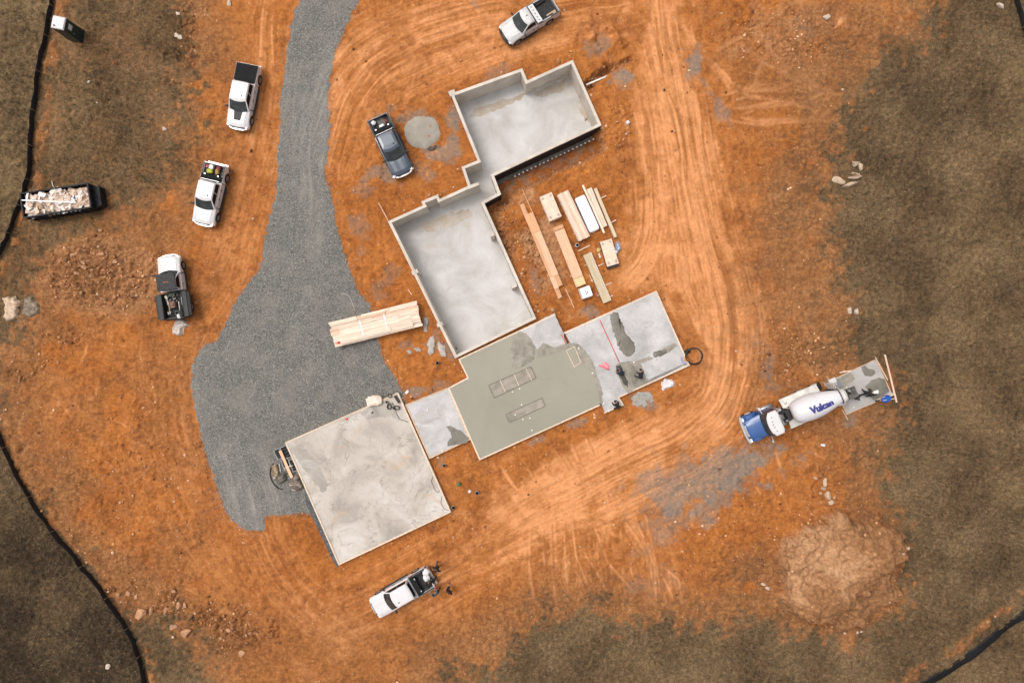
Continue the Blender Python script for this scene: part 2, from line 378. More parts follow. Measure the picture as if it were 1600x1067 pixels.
for a in [[(1060,30),(1080,60),(1110,95),(1140,125),(1180,160)],[(1065,45),(1098,85),(1130,122),(1150,155)],[(1118,80),(1150,62),(1172,52)],[(1145,60),(1190,95),(1240,125),(1300,140),(1315,165)],[(1125,150),(1180,133),(1215,130)],[(1145,140),(1210,140),(1260,120)],
          [(1140,170),(1200,165),(1250,160),(1310,135)],[(1150,183),(1200,190),(1260,186),(1310,172)],[(1140,160),(1170,150),(1210,155),(1270,170),(1300,200)],[(1200,75),(1185,110),(1175,150)],[(1160,180),(1190,165),(1230,150)],[(1270,55),(1300,45),(1330,20)],[(1130,185),(1180,195),(1230,190),(1290,185)],[(1180,40),(1210,90),(1270,130),(1305,150)]]:
    splat(a, rt.uniform(3.0, 4.2), 2.8, arc); splat(a, 2.4, 1, dent); splat([(x+3, y+4) for x, y in a], 1.6, .8, darkl)
for a in [[(828,820),(826,880),(836,960)],[(845,815),(850,880),(846,910)],[(858,800),(862,900),(872,965)],[(880,810),(884,910)],[(890,790),(900,870),(925,930)],[(905,850),(935,900),(955,935)],[(920,800),(950,880),(1000,935)],[(960,790),(1000,850),(1020,880)],[(985,790),(1015,865),(1040,940),(1060,962)],[(1005,790),(1022,870),(1025,950)],[(1000,870),(1035,900),(1060,950)],[(1030,880),(1060,905),(1068,955)],[(1000,930),(1040,955)],
          [(940,895),(930,960)],[(970,900),(985,960)],[(870,695),(895,735),(915,765)],[(890,690),(905,725)],[(912,680),(928,715)],[(780,725),(800,755),(820,780)],[(815,715),(840,760),(860,800)],[(860,690),(900,760)]]:
    splat(a, rt.uniform(2.2, 3.8), 2.0, arc); splat(a, 2.2, 1, dent); splat([(x+4, y) for x, y in a], 1.5, .9, darkl)
for a in [[(1521,-40),(1522,8),(1529,45),(1537,72),(1536,95),(1544,120),(1547,165),(1546,190),(1556,212),(1549,235),(1565,268),(1580,330)],[(1120,1067),(1180,1030),(1250,990),(1330,945),(1400,900),(1470,850),(1530,835),(1600,868)][:6],[(248,975),(262,1000),(278,1030),(292,1055)]]: splat(a, 1.5, 1, trail)
for i in range(16): x = rt.uniform(1330, 1580); y = rt.uniform(100, 1000); a_ = rt.uniform(0, 3); splat([(x, y), (x+50*math.cos(a_), y+50*math.sin(a_))], 1.3, .5, trail)
for i in range(120):       # churned ruts under the turning place
    x = rt.uniform(880, 1030); y = rt.uniform(820, 890); a = rt.uniform(.7, 1.9); l = rt.uniform(15, 50)
    splat([(x, y), (x+l*math.cos(a)*.6, y+l*math.sin(a))], rt.uniform(1, 2.4), rt.uniform(.7, 1.4), rt.choice((light, darkl, darkl, dent)))
for i in range(160):      # dozer tread bites and odd scrapes over the whole clearing
    x = rt.uniform(380, 1300); y = rt.uniform(0, 960); a = rt.gauss(1.2, .8); l = rt.uniform(10, 50)
    splat([(x, y), (x+l*math.cos(a), y+l*math.sin(a))], rt.uniform(.9, 2), rt.uniform(.2, .6), rt.choice((light, darkl, dent)))
for i in range(230):
    x = rt.uniform(30, 420); y = rt.uniform(430, 1040); a = rt.gauss(1.0, .7); l = rt.uniform(14, 70)
    splat([(x, y), (x+l*.5*math.cos(a)+rt.uniform(-4, 4), y+l*.5*math.sin(a)), (x+l*math.cos(a+.2), y+l*math.sin(a+.2))], rt.uniform(1, 2.6), rt.uniform(.4, 1.1), rt.choice((light, darkl, darkl, dent)))
for i in range(150):
    x = rt.uniform(1150, 1330); y = rt.uniform(180, 780); a = rt.gauss(1.1, .5); l = rt.uniform(14, 70)
    splat([(x, y), (x+l*math.cos(a), y+l*math.sin(a))], rt.uniform(1, 2.6), rt.uniform(.4, 1.0), rt.choice((light, darkl, darkl, dent)))
glow = blob(880, 790, 150, 75, .2, .65, sd=70)+blob(1050, 300, 70, 200, -.05, .6, sd=71)+blob(1120, 560, 40, 110, .1, .55, sd=73)+blob(620, 90, 160, 50, -.45, .5, sd=72)+blob(1010, 40, 60, 60, 0, .6, sd=74)+blob(970, 400, 60, 50, 0, .4, sd=75)+blob(1020, 690, 120, 30, -.3, .5, sd=76)+blob(800,60,120,30,-.2,.4,sd=77)
# sweeping streaks that follow the traffic
def smoothline(p, k=4):
    p = [np.array(q, float) for q in p]; out = []
    for i in range(len(p)-1):
        p0 = p[max(i-1, 0)]; p1 = p[i]; p2 = p[i+1]; p3 = p[min(i+2, len(p)-1)]
        for q in range(k):
            t = q/k; out.append(.5*((2*p1)+(-p0+p2)*t+(2*p0-5*p1+4*p2-p3)*t*t+(-p0+3*p1-3*p2+p3)*t**3))
    out.append(p[-1]); return out
streak = np.zeros_like(PX); swt = np.zeros_like(PX)+1e-3; packed = np.zeros_like(PX)
def flow(pts, spread, amp, sd, sc=3.2, pk=.8):
    global streak, swt, packed
    L_ = smoothline(pts); lo = np.min(L_, 0)-spread*2.2; hi = np.max(L_, 0)+spread*2.2
    ia, ib = np.searchsorted(AX, [lo[0], hi[0]]); ja, jb = np.searchsorted(AY, [lo[1], hi[1]]); X = PX[ja:jb, ia:ib]; Y = PY[ja:jb, ia:ib]
    best = np.full(X.shape, 1e9, np.float32); sg2 = np.zeros_like(best); al = np.zeros_like(best); acc = 0
    for u, v in zip(L_[:-1], L_[1:]):
        e = v-u; l = math.hypot(*e)+1e-6; wx = X-u[0]; wy = Y-u[1]; t = np.clip((wx*e[0]+wy*e[1])/(l*l), 0, 1); d = np.sqrt((wx-e[0]*t)**2+(wy-e[1]*t)**2)
        s_ = np.where(wx*e[1]-wy*e[0] > 0, d, -d); m_ = d < best; best = np.where(m_, d, best); sg2 = np.where(m_, s_, sg2); al = np.where(m_, acc+t*l, al); acc += l
    wv = (vn(al/55, sg2/30, sd+5)-.5)*10
    n = .5*fbm(1, 1, sd, X=(sg2+wv)/sc, Y=al/110)+.3*fbm(1, 2, sd+1, X=(sg2+wv)/(sc*2.6), Y=al/160)+.2*fbm(1, 2, sd+2, X=(sg2+wv)/1.7, Y=al/45)
    w = np.exp(-(best/spread)**2)*amp*sst(al, 0, 40)*sst(al, acc, acc-40)*(.45+.55*sst(fbm(1, 3, sd+7, X=X/60, Y=Y/60), .35, .6))
    streak[ja:jb, ia:ib] += (n-.5)*2*w*w; swt[ja:jb, ia:ib] += w; packed[ja:jb, ia:ib] = np.maximum(packed[ja:jb, ia:ib], w*pk)
flow([(1030,-120),(1045,40),(1062,120),(1078,200),(1092,290),(1108,370),(1130,440),(1144,520),(1142,580),(1120,640),(1060,690),(960,735),(860,780),(760,840)], 55, 1.0, 200)
flow([(985,100),(1008,200),(1018,280),(1018,350),(1000,410),(960,450)], 34, .8, 210)
flow([(500,290),(520,200),(560,115),(650,55),(760,22),(880,5),(1000,-20)], 75, .85, 220)
flow([(600,170),(690,115),(790,80),(900,40)], 34, .7, 226, 2.6)
flow([(1170,670),(1060,725),(950,775),(830,830),(720,880),(600,950),(480,1010)], 60, .85, 230)
flow([(355,680),(378,780),(400,860),(440,930),(500,990),(570,1050)], 62, .8, 240, 3.0, .35)
flow([(300,500),(285,580),(290,660),(310,740),(345,830),(400,920)], 46, .7, 250, 3.0, .3)
flow([(420,-60),(418,60),(408,180),(380,300),(350,400),(310,480)], 40, .75, 260, 3.0, .5)
flow([(1150,220),(1175,330),(1225,430),(1280,520)], 60, .6, 270, 3.2, .3)
flow([(900,640),(1000,610),(1090,590),(1140,540)], 30, .6, 280)
flow([(60,600),(160,680),(260,780),(340,900),(420,1000)], 90, .5, 290, 3.6, .15)
flow([(840,700),(870,760),(880,830),(880,930)], 60, .8, 300, 4.0)
flow([(950,700),(985,790),(1020,870),(1040,960)], 46, .8, 310, 4.0)
flow([(560,720),(720,800),(860,800),(1000,800)], 40, .45, 320)
HX = PX+N1*14+F1*5; HY = PY+N2*14+F2*5
haul = sdf([(985,150),(1000,60),(1040,-90),(1075,-90),(1062,60),(1078,120),(1105,170),(1122,240),(1134,330),(1148,420),(1160,520),(1160,600),(1140,660),(1080,690),(1000,712),(940,760),(905,820),(850,850),(800,800),(820,735),(900,690),(1000,650),(1095,610),(1110,560),(1085,520),(1060,460),(1000,450),(960,440),(985,380),(1000,300),(985,220)], HX, HY)
haul = sst(haul, 5, -14)
packed = np.clip(np.maximum(packed*.85, haul*.95), 0, 1)
flow([(515,-80),(500,60),(478,180),(478,300),(470,420),(440,520),(430,620),(420,740)], 46, .7, 330, 4.5, 0)
streak = np.clip(streak/np.maximum(swt, .8), -1, 1)
light = np.clip(light*1.0+np.clip(streak-.02, 0, 1)*2.1+packed*.30+np.clip(glow, 0, .8)*.75*sst(fbm(18, 4, 79), .3, .6), 0, 1)
# dark damp clay: churned ruts, along the walls
dark = np.clip(darkl*.8+np.clip(-streak-.02, 0, 1)*2.0+.55*(1-packed)*sst(fbm(75, 4, 402), .50, .68)+.75*(1-packed)*sst(fbm(15, 5, 404), .52, .68)+.25*packed*sst(fbm(20, 4, 405), .55, .7), 0, 1)
for a in [(1210,110,90,60,0,.5),(1200,330,60,110,-.35,.75),(1250,200,60,40,0,.5),(940,62,34,34,0,.55),(980,858,80,24,.3,.7),(640,330,36,18,.2,.6),(610,440,30,40,0,.5),(690,480,30,50,-.3,.35),(1230,60,60,40,0,.3),(100,510,90,30,-.3,.3),(420,930,60,60,0,.35),(1180,850,90,30,.1,.5),(380,820,60,40,0,.3),(330,140,16,60,0,.3),(690,290,50,22,.2,.45),(1230,580,50,26,-.4,.55),(1380,640,30,20,0,.3),(410,200,30,60,0,.3),(230,700,90,60,0,.25),(370,1030,40,30,0,.6)]:
    dark = np.maximum(dark, blob(*a, sd=80))
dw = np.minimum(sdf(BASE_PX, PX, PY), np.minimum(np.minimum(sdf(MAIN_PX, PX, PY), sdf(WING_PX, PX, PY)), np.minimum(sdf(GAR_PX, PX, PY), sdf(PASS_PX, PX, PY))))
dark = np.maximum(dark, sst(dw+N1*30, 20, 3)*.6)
# tan spoil heaps and stony ground
def ell(cx, cy, rx, ry, rot=0):
    c, s_ = math.cos(rot), math.sin(rot); dx = WX-cx; dy = WY-cy
    return np.sqrt(((dx*c+dy*s_)/rx)**2+((-dx*s_+dy*c)/ry)**2)
heap = ell(1310, 888, 98, 88, -.35); heapL = ell(160, 430, 118, 72, .25)
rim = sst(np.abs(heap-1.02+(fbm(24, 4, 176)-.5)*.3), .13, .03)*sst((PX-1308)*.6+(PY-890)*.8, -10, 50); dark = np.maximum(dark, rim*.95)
tan = np.clip(sst(heap+(fbm(24, 4, 176)-.5)*.45, 1.04, .92)+.55*sst(heapL, 1.1, .7)+blob(280,60,34,90,.1,.45,sd=83)+blob(1240,40,90,40,-.3,.35,sd=84)+blob(700,760,70,60,0,.0)+blob(850,390,26,90,-.35,.7,sd=85)+blob(1320,430,40,180,.1,.35,sd=86), 0, 1)
rub = np.clip(.95*sst(heapL, 1.05, .4)+blob(285,50,26,80,.2,.9,sd=88)+blob(300,955,120,22,.25,.9,sd=89)+blob(360,985,50,30,0,.9,sd=90)+blob(1250,545,80,50,-.2,.55,sd=91)+.55*sst(np.abs(heap-1), .16, .05)*sst(fbm(30, 3, 178), .35, .6)+blob(700,820,60,24,-.4,.5,sd=92)+blob(1150,840,90,60,0,.35,sd=93)+blob(820,400,26,90,-.35,.7,sd=94)+blob(960,200,26,40,.3,.7,sd=95)+blob(1290,762,26,30,.3,.6,sd=96)+blob(60,560,90,30,-.4,.5,sd=97)+blob(200,760,130,120,0,.25,sd=98)+blob(1230,60,90,40,0,.5,sd=99)+sst(dw+N2*20, 16, 2)*.5, 0, 1)
brown = np.clip(sst(-sg, -110, 5)*1.0*sst(fbm(60, 4, 131), .22, .5)+sst(-sr, -190, -20)*sst(PX, 1080, 1180)*.8*sst(fbm(34, 4, 134), .25, .55)+sst(PX, 430, 260)*.5*sst(fbm(40, 4, 133), .3, .6)+sst(PY, 900, 1010)*.5+blob(1230,500,90,200,.1,.5,sd=132)+blob(1250,90,130,90,0,.5,sd=133), 0, 1)
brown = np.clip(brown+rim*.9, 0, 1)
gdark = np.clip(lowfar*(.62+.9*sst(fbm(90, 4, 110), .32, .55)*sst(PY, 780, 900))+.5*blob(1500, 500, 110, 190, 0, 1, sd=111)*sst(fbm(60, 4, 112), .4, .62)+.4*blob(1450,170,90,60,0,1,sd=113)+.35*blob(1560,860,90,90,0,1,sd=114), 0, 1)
gtan = np.clip(1.4*trail+beyond*.9+.4*blob(270,1030,60,60,0,1,sd=115)+.35*sst(fbm(55, 4, 116), .5, .68), 0, 1)
# left berm of loose clay along the silt fence
def dist_line(pts):
    d = None
    for a, b in zip(pts[:-1], pts[1:]):
        q, _ = seg(*a, *b); d = q if d is None else np.minimum(d, q)
    return d
F_LEFT = [(92,-60),(84,0),(77,45),(66,100),(58,160),(52,215),(48,270),(36,310),(20,355),(5,390),(-20,430),(-70,500)]
F_LOW = [(-60,560),(-22,625),(0,680),(40,760),(75,815),(120,870),(160,920),(195,970),(215,1010),(228,1067),(236,1130)]
F_RIGHT = [(1720,868),(1650,915),(1600,955),(1560,985),(1510,1025),(1440,1067),(1380,1098)]
F_TOP = [(1560,-90),(1583,0),(1602,60),(1640,130)]
bermy = sst(dist_line([(x+15, y+2) for x, y in F_LEFT])+N1*14, 15, 3)*(1-beyond)+sst(dist_line([(x+14, y-8) for x, y in F_LOW])+N1*10, 12, 3)*(1-lowfar)+sst(dist_line([(x-16, y-14) for x, y in F_RIGHT])+N1*14, 12, 3)*.8
grass *= 1-.85*np.clip(arc, 0, 1)*sst(fbm(9, 3, 119), .3, .5)
light = np.maximum(light, np.clip(arc, 0, 1))
bermy = np.clip(bermy*sst(fbm(14, 3, 120), .36, .58), 0, 1)
grass *= 1-.85*bermy; grass = np.clip(grass*(1-.9*sst(heap, 1.05, .95)), 0, 1); grass *= 1-gravel
# ---------------- heights (metres)
def worley(sc, sd, X, Y):
    x = X/sc; y = Y/sc; xi = np.floor(x).astype(np.int32); yi = np.floor(y).astype(np.int32); f1 = np.full(X.shape, 9., np.float32); f2 = f1.copy(); idv = np.zeros_like(f1)
    for a_ in (-1, 0, 1):
        for b_ in (-1, 0, 1):
            cx = xi+a_; cy = yi+b_; hx = _T[(cy*7+sd) & 255, (cx*3+sd*5) & 255]; hy = _T[(cy*5+sd*3+11) & 255, (cx*11+sd+31) & 255]; hv = _T[(cy*3+77) & 255, (cx*7+sd) & 255]
            d = np.sqrt((cx+hx-x)**2+(cy+hy-y)**2).astype(np.float32); m_ = d < f1; f2 = np.where(m_, f1, np.minimum(f2, d)); idv = np.where(m_, hv, idv); f1 = np.where(m_, d, f1)
    return f1, f2, idv
_f1, _f2, _id = worley(10.5, 3, PX+F1*6, PY+F2*6); chunk = sst(_f2-_f1, .0, .28)*(.25+.75*_id); _g1, _g2, _ig = worley(4.6, 8, PX+F2*4, PY+F1*4); chunk2 = sst(_g2-_g1, .0, .3)*(.3+.7*_ig)
ridg = 1-np.abs(fbm(9, 4, 130)*2-1); cl = fbm(4.2, 3, 140)
Z = (fbm(170, 3, 150)-.5)*.35+(fbm(30, 4, 160)-.5)*.16+(fbm(6, 3, 165)-.5)*.26*(1-gravel)*(1-.8*np.maximum(light, packed))*(.3+sst(fbm(28, 4, 167), .35, .65))
Z += rub*((ridg-.75)*.22+(cl-.5)*.18)+np.clip(rub*1.2-.15, 0, 1)*((chunk-.35)*.34+(chunk2-.4)*.16)
Z += (1-grass)*(1-gravel)*(1-packed)*(chunk2-.4)*.05*sst(fbm(50, 3, 401), .48, .62)
Z += np.clip(streak, -1, 1)*.12*(1-gravel); Z -= dent*.085*(1-gravel); Z += np.clip(darkl, 0, 1)*-.06
Z += gravel*.05*1
hw_ = heap+(fbm(24, 4, 176)-.5)*.45; Z += sst(hw_, 1.06, .86)*.9+sst(hw_, .95, .5)*.5+sst(heap, 1.05, .8)*(fbm(36, 4, 170)-.45)*1.8+sst(heap, 1.0, .7)*(fbm(12, 4, 174)-.5)*.9+sst(np.abs(heap-.97), .13, .03)*(chunk*.22+ridg*.3)*sst(fbm(30, 3, 178), .35, .6)
Z += sst(heapL, 1.25, .2)*.7
Z += bermy*.22*(.4+fbm(8, 3, 171))
Z += blob(940, 62, 36, 34, 0, .35, sd=172)-blob(935, 66, 20, 18, 0, .5, sd=173)
Z += grass*(fbm(7, 3, 175)-.5)*.22
wet = Z*0
far = np.maximum(np.maximum(-PX-130, PX-1730), np.maximum(-PY-130, PY-1200)); Z *= sst(far, 400, 0)
# basement pit, trenches, slab beds: worked out in metres
XW = (PX-800)*S; YW = (533.5-PY)*S
base_w = xy(BASE_PX, ZT)
sb = sdf([tuple(p) for p in base_w], XW, YW)
zg = np.where(dw < 22, np.minimum(Z, 0)*0+Z*.3, Z); flat = sst(dw, 6, 34); Z = Z*flat+(-.02+(F1*.10))*(1-flat)
def segw(a, b):
    ax, ay = a; bx, by = b; ex, ey = bx-ax, by-ay; l = math.hypot(ex, ey); t = ((XW-ax)*ex+(YW-ay)*ey)/l; n = ((XW-ax)*ey-(YW-ay)*ex)/l
    return t, n, l       # n > 0 on the right-hand side of a->b
trench = np.zeros_like(Z)
# along the black-coated wall of the upper basement (e -> f), outside is the south-east
t, n, l = segw(base_w[5], base_w[4]); nn = n
wob = N1*.6+F1*.25
pr = sst(nn+wob, 2.35, 1.35)*sst(nn, -.35, -.2)*sst(t, -.5, .3)*sst(t+wob, l+.2, l-.7); trench = np.maximum(trench, pr*1.6)
t, n, l = segw(base_w[6], base_w[5]); pr = sst(n+wob, 1.3, .5)*sst(n, -.35, -.2)*sst(t, -1.2, -.2)*sst(t, l+1, l); trench = np.maximum(trench, pr*1.4)
t, n, l = segw(base_w[7], base_w[6]); pr = sst(n+wob, 1.7, .7)*sst(n, -.35, -.2)*sst(t, -.6, .2)*sst(t, l+1.3, l); trench = np.maximum(trench, pr*1.3)
t, n, l = segw(base_w[8], base_w[7]); pr = sst(n+wob, 1.3, .4)*sst(n, -.35, -.2)*sst(t, l*.35, l*.75)*sst(t, l+1, l); trench = np.maximum(trench, pr*.9)
q, t = seg(914, 136, 950, 108); trench = np.maximum(trench, sst(q+F1*6, 9, 3)*.75)
q, t = seg(930, 118, 985, 95); trench = np.maximum(trench, sst(q+F1*6, 7, 2)*.45)
Z = Z-trench
bank = sst(trench, .05, .4)*sst(trench, 1.55, 1.1); Z += bank*((chunk-.4)*.4+(chunk2-.4)*.2); tan = np.clip(tan+bank*.35, 0, 1)
Z = np.where(sb < -.12, ZB-.25, Z)
Z = np.where((dw < -3) & (sb > .05), np.minimum(Z, -.05), Z)
sp = sdf(PATIO_PX, PX, PY); Z = np.where(sp < -2, -.06, Z*sst(sp, 0, 20)+.0*(1-sst(sp, 0, 20)))
mud = np.clip(np.maximum(mud, sst(trench, 1.2, 1.6)*.55*sst(fbm(9, 3, 180), .4, .6)), 0, 1)*(1-grass*.6)*(1-gravel)
dark = np.clip(dark+sst(trench, .3, 1.0)*.55+sst(trench, 1.0, 1.5)*.3, 0, 1); rub = np.clip(rub+bank, 0, 1)
light *= (1-grass*.75)*(1-sst(trench, .1, .5))

def grid_mesh(name):
    me = bpy.data.meshes.new(name); nv = NX*NY
    co = np.empty((nv, 3), np.float32); co[:, 0] = XW.ravel(); co[:, 1] = YW.ravel(); co[:, 2] = Z.ravel()
    ii = np.arange(nv).reshape(NY, NX); a = ii[:-1, :-1].ravel(); b = ii[:-1, 1:].ravel(); c = ii[1:, 1:].ravel(); d = ii[1:, :-1].ravel()
    q = np.stack([d, c, b, a], 1).astype(np.int32); nf = len(q)
    me.vertices.add(nv); me.vertices.foreach_set('co', co.ravel()); me.loops.add(nf*4); me.loops.foreach_set('vertex_index', q.ravel())
    me.polygons.add(nf); me.polygons.foreach_set('loop_start', np.arange(0, nf*4, 4, dtype=np.int32))
    me.polygons.foreach_set('use_smooth', np.ones(nf, bool)); me.update(calc_edges=True)
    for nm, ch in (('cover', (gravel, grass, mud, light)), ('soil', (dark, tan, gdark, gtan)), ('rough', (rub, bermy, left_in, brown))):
        at = me.color_attributes.new(nm, 'FLOAT_COLOR', 'POINT')
        at.data.foreach_set('color', np.stack([np.asarray(x, np.float32).ravel() for x in ch], 1).ravel())
    return me
gme = grid_mesh('ground'); ground = bpy.data.objects.new('ground', gme); COL.objects.link(ground)
tag(ground, 'orange clay clearing with dry brown grass around it and tyre tracks', None, None, 'structure')

def ground_mat():
    m = bpy.data.materials.new('ground'); m.use_nodes = True; nt = m.node_tree; N = nt.nodes; L = nt.links; b = N['Principled BSDF']
    b.inputs['Roughness'].default_value = .95; b.inputs['Specular IOR Level'].default_value = .15
    g = N.new('ShaderNodeNewGeometry'); pos = g.outputs['Position']
    def noise(sc, det=5, rg=.6, dist=0, vec=None):
        n = N.new('ShaderNodeTexNoise'); n.inputs['Scale'].default_value = sc; n.inputs['Detail'].default_value = det
        n.inputs['Roughness'].default_value = rg; n.inputs['Distortion'].default_value = dist; L.new(vec or pos, n.inputs['Vector']); return n.outputs[0]
    def ramp(v, stops):
        r = N.new('ShaderNodeValToRGB'); cr = r.color_ramp
        for i, (p, c) in enumerate(stops):
            e = cr.elements[i] if i < 2 else cr.elements.new(p)
            e.position = p; e.color = (*c, 1)
        L.new(v, r.inputs[0]); return r.outputs[0]
    def mix(a, bb, f, mode='MIX'):
        x = N.new('ShaderNodeMix'); x.data_type = 'RGBA'; x.blend_type = mode
        for sock, v in ((x.inputs[6], a), (x.inputs[7], bb)):
            if isinstance(v, tuple): sock.default_value = (*v, 1)
            else: L.new(v, sock)
        if isinstance(f, float): x.inputs[0].default_value = f
        else: L.new(f, x.inputs[0])
        return x.outputs[2]
    def rng(v, a, c, lo=0., hi=1.):
        q = N.new('ShaderNodeMapRange'); q.inputs[1].default_value = a; q.inputs[2].default_value = c
        q.inputs[3].default_value = lo; q.inputs[4].default_value = hi; L.new(v, q.inputs[0]); return q.outputs[0]
    def mth(op, a, bb):
        x = N.new('ShaderNodeMath'); x.operation = op
        for i, v in enumerate((a, bb)):
            if isinstance(v, (int, float)): x.inputs[i].default_value = v
            else: L.new(v, x.inputs[i])
        return x.outputs[0]
    def attr(nm):
        a = N.new('ShaderNodeAttribute'); a.attribute_name = nm; s = N.new('ShaderNodeSeparateColor'); L.new(a.outputs['Color'], s.inputs[0]); return s.outputs[0], s.outputs[1], s.outputs[2], a.outputs['Alpha']
    A = attr('cover'); Bs = attr('soil'); C = attr('rough')
    nf = noise(3.6, 7, .78); nm_ = noise(1.4, 6, .65, .4); nl = noise(.22, 4, .55); nff = noise(22, 3, .7)
    v0 = mth('ADD', mth('MULTIPLY', nf, .55), mth('ADD', mth('MULTIPLY', nm_, .3), mth('MULTIPLY', nl, .15)))
    v = mth('ADD', mth('MULTIPLY', mth('SUBTRACT', v0, .5), mth('SUBTRACT', 1.75, mth('MULTIPLY', A[3], .75))), .5)
    soil = ramp(v, [(.26, (.18, .057, .013)), (.42, (.335, .113, .026)), (.58, (.44, .161, .040)), (.76, (.59, .252, .082))])
    soil = mix(soil, ramp(v, [(.28, (.50, .192, .068)), (.5, (.70, .315, .130)), (.72, (.83, .46, .23))]), mth('MULTIPLY', A[3], .92))
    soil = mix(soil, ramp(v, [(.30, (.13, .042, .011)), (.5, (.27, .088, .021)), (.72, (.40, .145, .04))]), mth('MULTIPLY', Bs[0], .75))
    soil = mix(soil, ramp(v, [(.28, (.20, .11, .052)), (.48, (.44, .25, .130)), (.70, (.62, .40, .235))]), mth('MULTIPLY', Bs[1], .85))
    soil = mix(soil, ramp(v, [(.28, (.10, .043, .017)), (.5, (.23, .105, .042)), (.72, (.40, .205, .092))]), mth('MULTIPLY', C[3], .8))
    # small stones and clods as specks
    vo = N.new('ShaderNodeTexVoronoi'); vo.inputs['Scale'].default_value = 4.2; vo.inputs['Randomness'].default_value = 1; L.new(pos, vo.inputs['Vector'])
    cs = N.new('ShaderNodeSeparateColor'); L.new(vo.outputs['Color'], cs.inputs[0])
    rubf = mth('ADD', mth('MULTIPLY', C[0], .5), .12)
    gate = mth('MULTIPLY', mth('LESS_THAN', cs.outputs[0], rubf), rng(vo.outputs['Distance'], .10, .26, 1, 0))
    soil = mix(soil, ramp(cs.outputs[1], [(0, (.55, .28, .14)), (.5, (.66, .40, .24)), (1, (.80, .62, .46))]), mth('MULTIPLY', gate, .8))
    vd = mth('MULTIPLY', mth('GREATER_THAN', cs.outputs[2], .80), rng(vo.outputs['Distance'], .15, .4, 1, 0))
    soil = mix(soil, (.10, .04, .015), mth('MULTIPLY', vd, mth('ADD', mth('MULTIPLY', C[0], .45), .2)))
    # grey stone dust on the clay
    mudc = ramp(v, [(.3, (.145, .142, .125)), (.5, (.208, .205, .18)), (.7, (.31, .28, .225))])
    mf = rng(mth('ADD', mth('MULTIPLY', A[2], .8), mth('MULTIPLY', mth('SUBTRACT', v, .5), -1.3)), .10, 1.05)
    soil = mix(soil, mudc, mth('MULTIPLY', mf, mth('SUBTRACT', .95, mth('MULTIPLY', A[3], .55))))
    # thin dry turf
    nb = noise(4.2, 7, .85, .8); ns = noise(2.6, 5, .7)
    gv = mth('ADD', mth('MULTIPLY', nb, .55), mth('ADD', mth('MULTIPLY', ns, .25), mth('MULTIPLY', nl, .2)))
    gv = mth('ADD', mth('MULTIPLY', mth('SUBTRACT', gv, .5), 2.3), .5)
    gr = ramp(gv, [(.24, (.031, .0195, .010)), (.42, (.092, .058, .029)), (.58, (.16, .104, .055)), (.80, (.295, .205, .115))])
    gr = mix(gr, ramp(gv, [(.28, (.06, .04, .02)), (.5, (.16, .108, .054)), (.72, (.29, .20, .10))]), mth('MULTIPLY', Bs[3], .8))
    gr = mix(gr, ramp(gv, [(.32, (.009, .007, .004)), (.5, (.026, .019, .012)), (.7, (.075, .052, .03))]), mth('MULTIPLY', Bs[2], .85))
    gr = mix(gr, ramp(gv, [(.30, (.06, .034, .016)), (.5, (.145, .085, .040)), (.70, (.27, .165, .085))]), mth('MULTIPLY', C[2], .7))
    gf = rng(mth('ADD', A[1], mth('MULTIPLY', mth('SUBTRACT', v, .5), -1.2)), .12, .92)
    col = mix(soil, gr, gf)
    # crushed stone of the drive
    vg = N.new('ShaderNodeTexVoronoi'); vg.inputs['Scale'].default_value = 14; L.new(pos, vg.inputs['Vector'])
    sg_ = N.new('ShaderNodeSeparateColor'); L.new(vg.outputs['Color'], sg_.inputs[0])
    stone = ramp(sg_.outputs[0], [(0, (.092, .090, .082)), (.3, (.152, .149, .137)), (.8, (.205, .200, .182)), (1, (.33, .32, .285))])
    stone = mix(stone, (.05, .05, .05), rng(vg.outputs['Distance'], .45, .8, 0, .4))
    stone = mix(stone, (.27, .25, .215), rng(noise(.5, 6, .65), .45, .72, 0, .5)); stone = mix(stone, (.12, .12, .125), rng(noise(.9, 5, .65), .52, .7, 0, .45)); stone = mix(stone, (.52, .27, .12), rng(noise(.9, 6, .7), .71, .8, 0, .5))
    gvf = rng(mth('ADD', A[0], mth('MULTIPLY', mth('SUBTRACT', nf, .5), 1.6)), .40, .60)
    stone = mix(stone, (.35, .335, .30), mth('MULTIPLY', A[3], .6))
    col = mix(col, stone, gvf)
    L.new(col, b.inputs['Base Color'])
    hh = mth('ADD', mth('MULTIPLY', nf, .7), mth('ADD', mth('MULTIPLY', nff, .3), mth('MULTIPLY', gate, .5)))
    bp = N.new('ShaderNodeBump'); bp.inputs['Strength'].default_value = .85; bp.inputs['Distance'].default_value = .14
    L.new(hh, bp.inputs['Height']); L.new(bp.outputs[0], b.inputs['Normal'])
    return m
gme.materials.append(ground_mat())

def zat(px, py):
    fx = (px+130)/STEP+i0; fy = (py+130)/STEP+j0
    ix = np.clip(np.round(fx).astype(int), 0, NX-1); iy = np.clip(np.round(fy).astype(int), 0, NY-1)
    return ix, iy
def gz(px, py):
    """height of the ground under photograph pixel (approx.)"""
    ix, iy = zat(np.array([px]), np.array([py])); return float(Z[iy[0], ix[0]])

def raw_mesh(name, co, faces, mat, n):
    me = bpy.data.meshes.new(name); nv = len(co); nf = len(faces)
    me.vertices.add(nv); me.vertices.foreach_set('co', co.astype(np.float32).ravel()); me.loops.add(nf*n); me.loops.foreach_set('vertex_index', faces.astype(np.int32).ravel())
    me.polygons.add(nf); me.polygons.foreach_set('loop_start', np.arange(0, nf*n, n, dtype=np.int32)); me.update(calc_edges=True)
    me.materials.append(mat); o = bpy.data.objects.new(name, me); COL.objects.link(o); return o
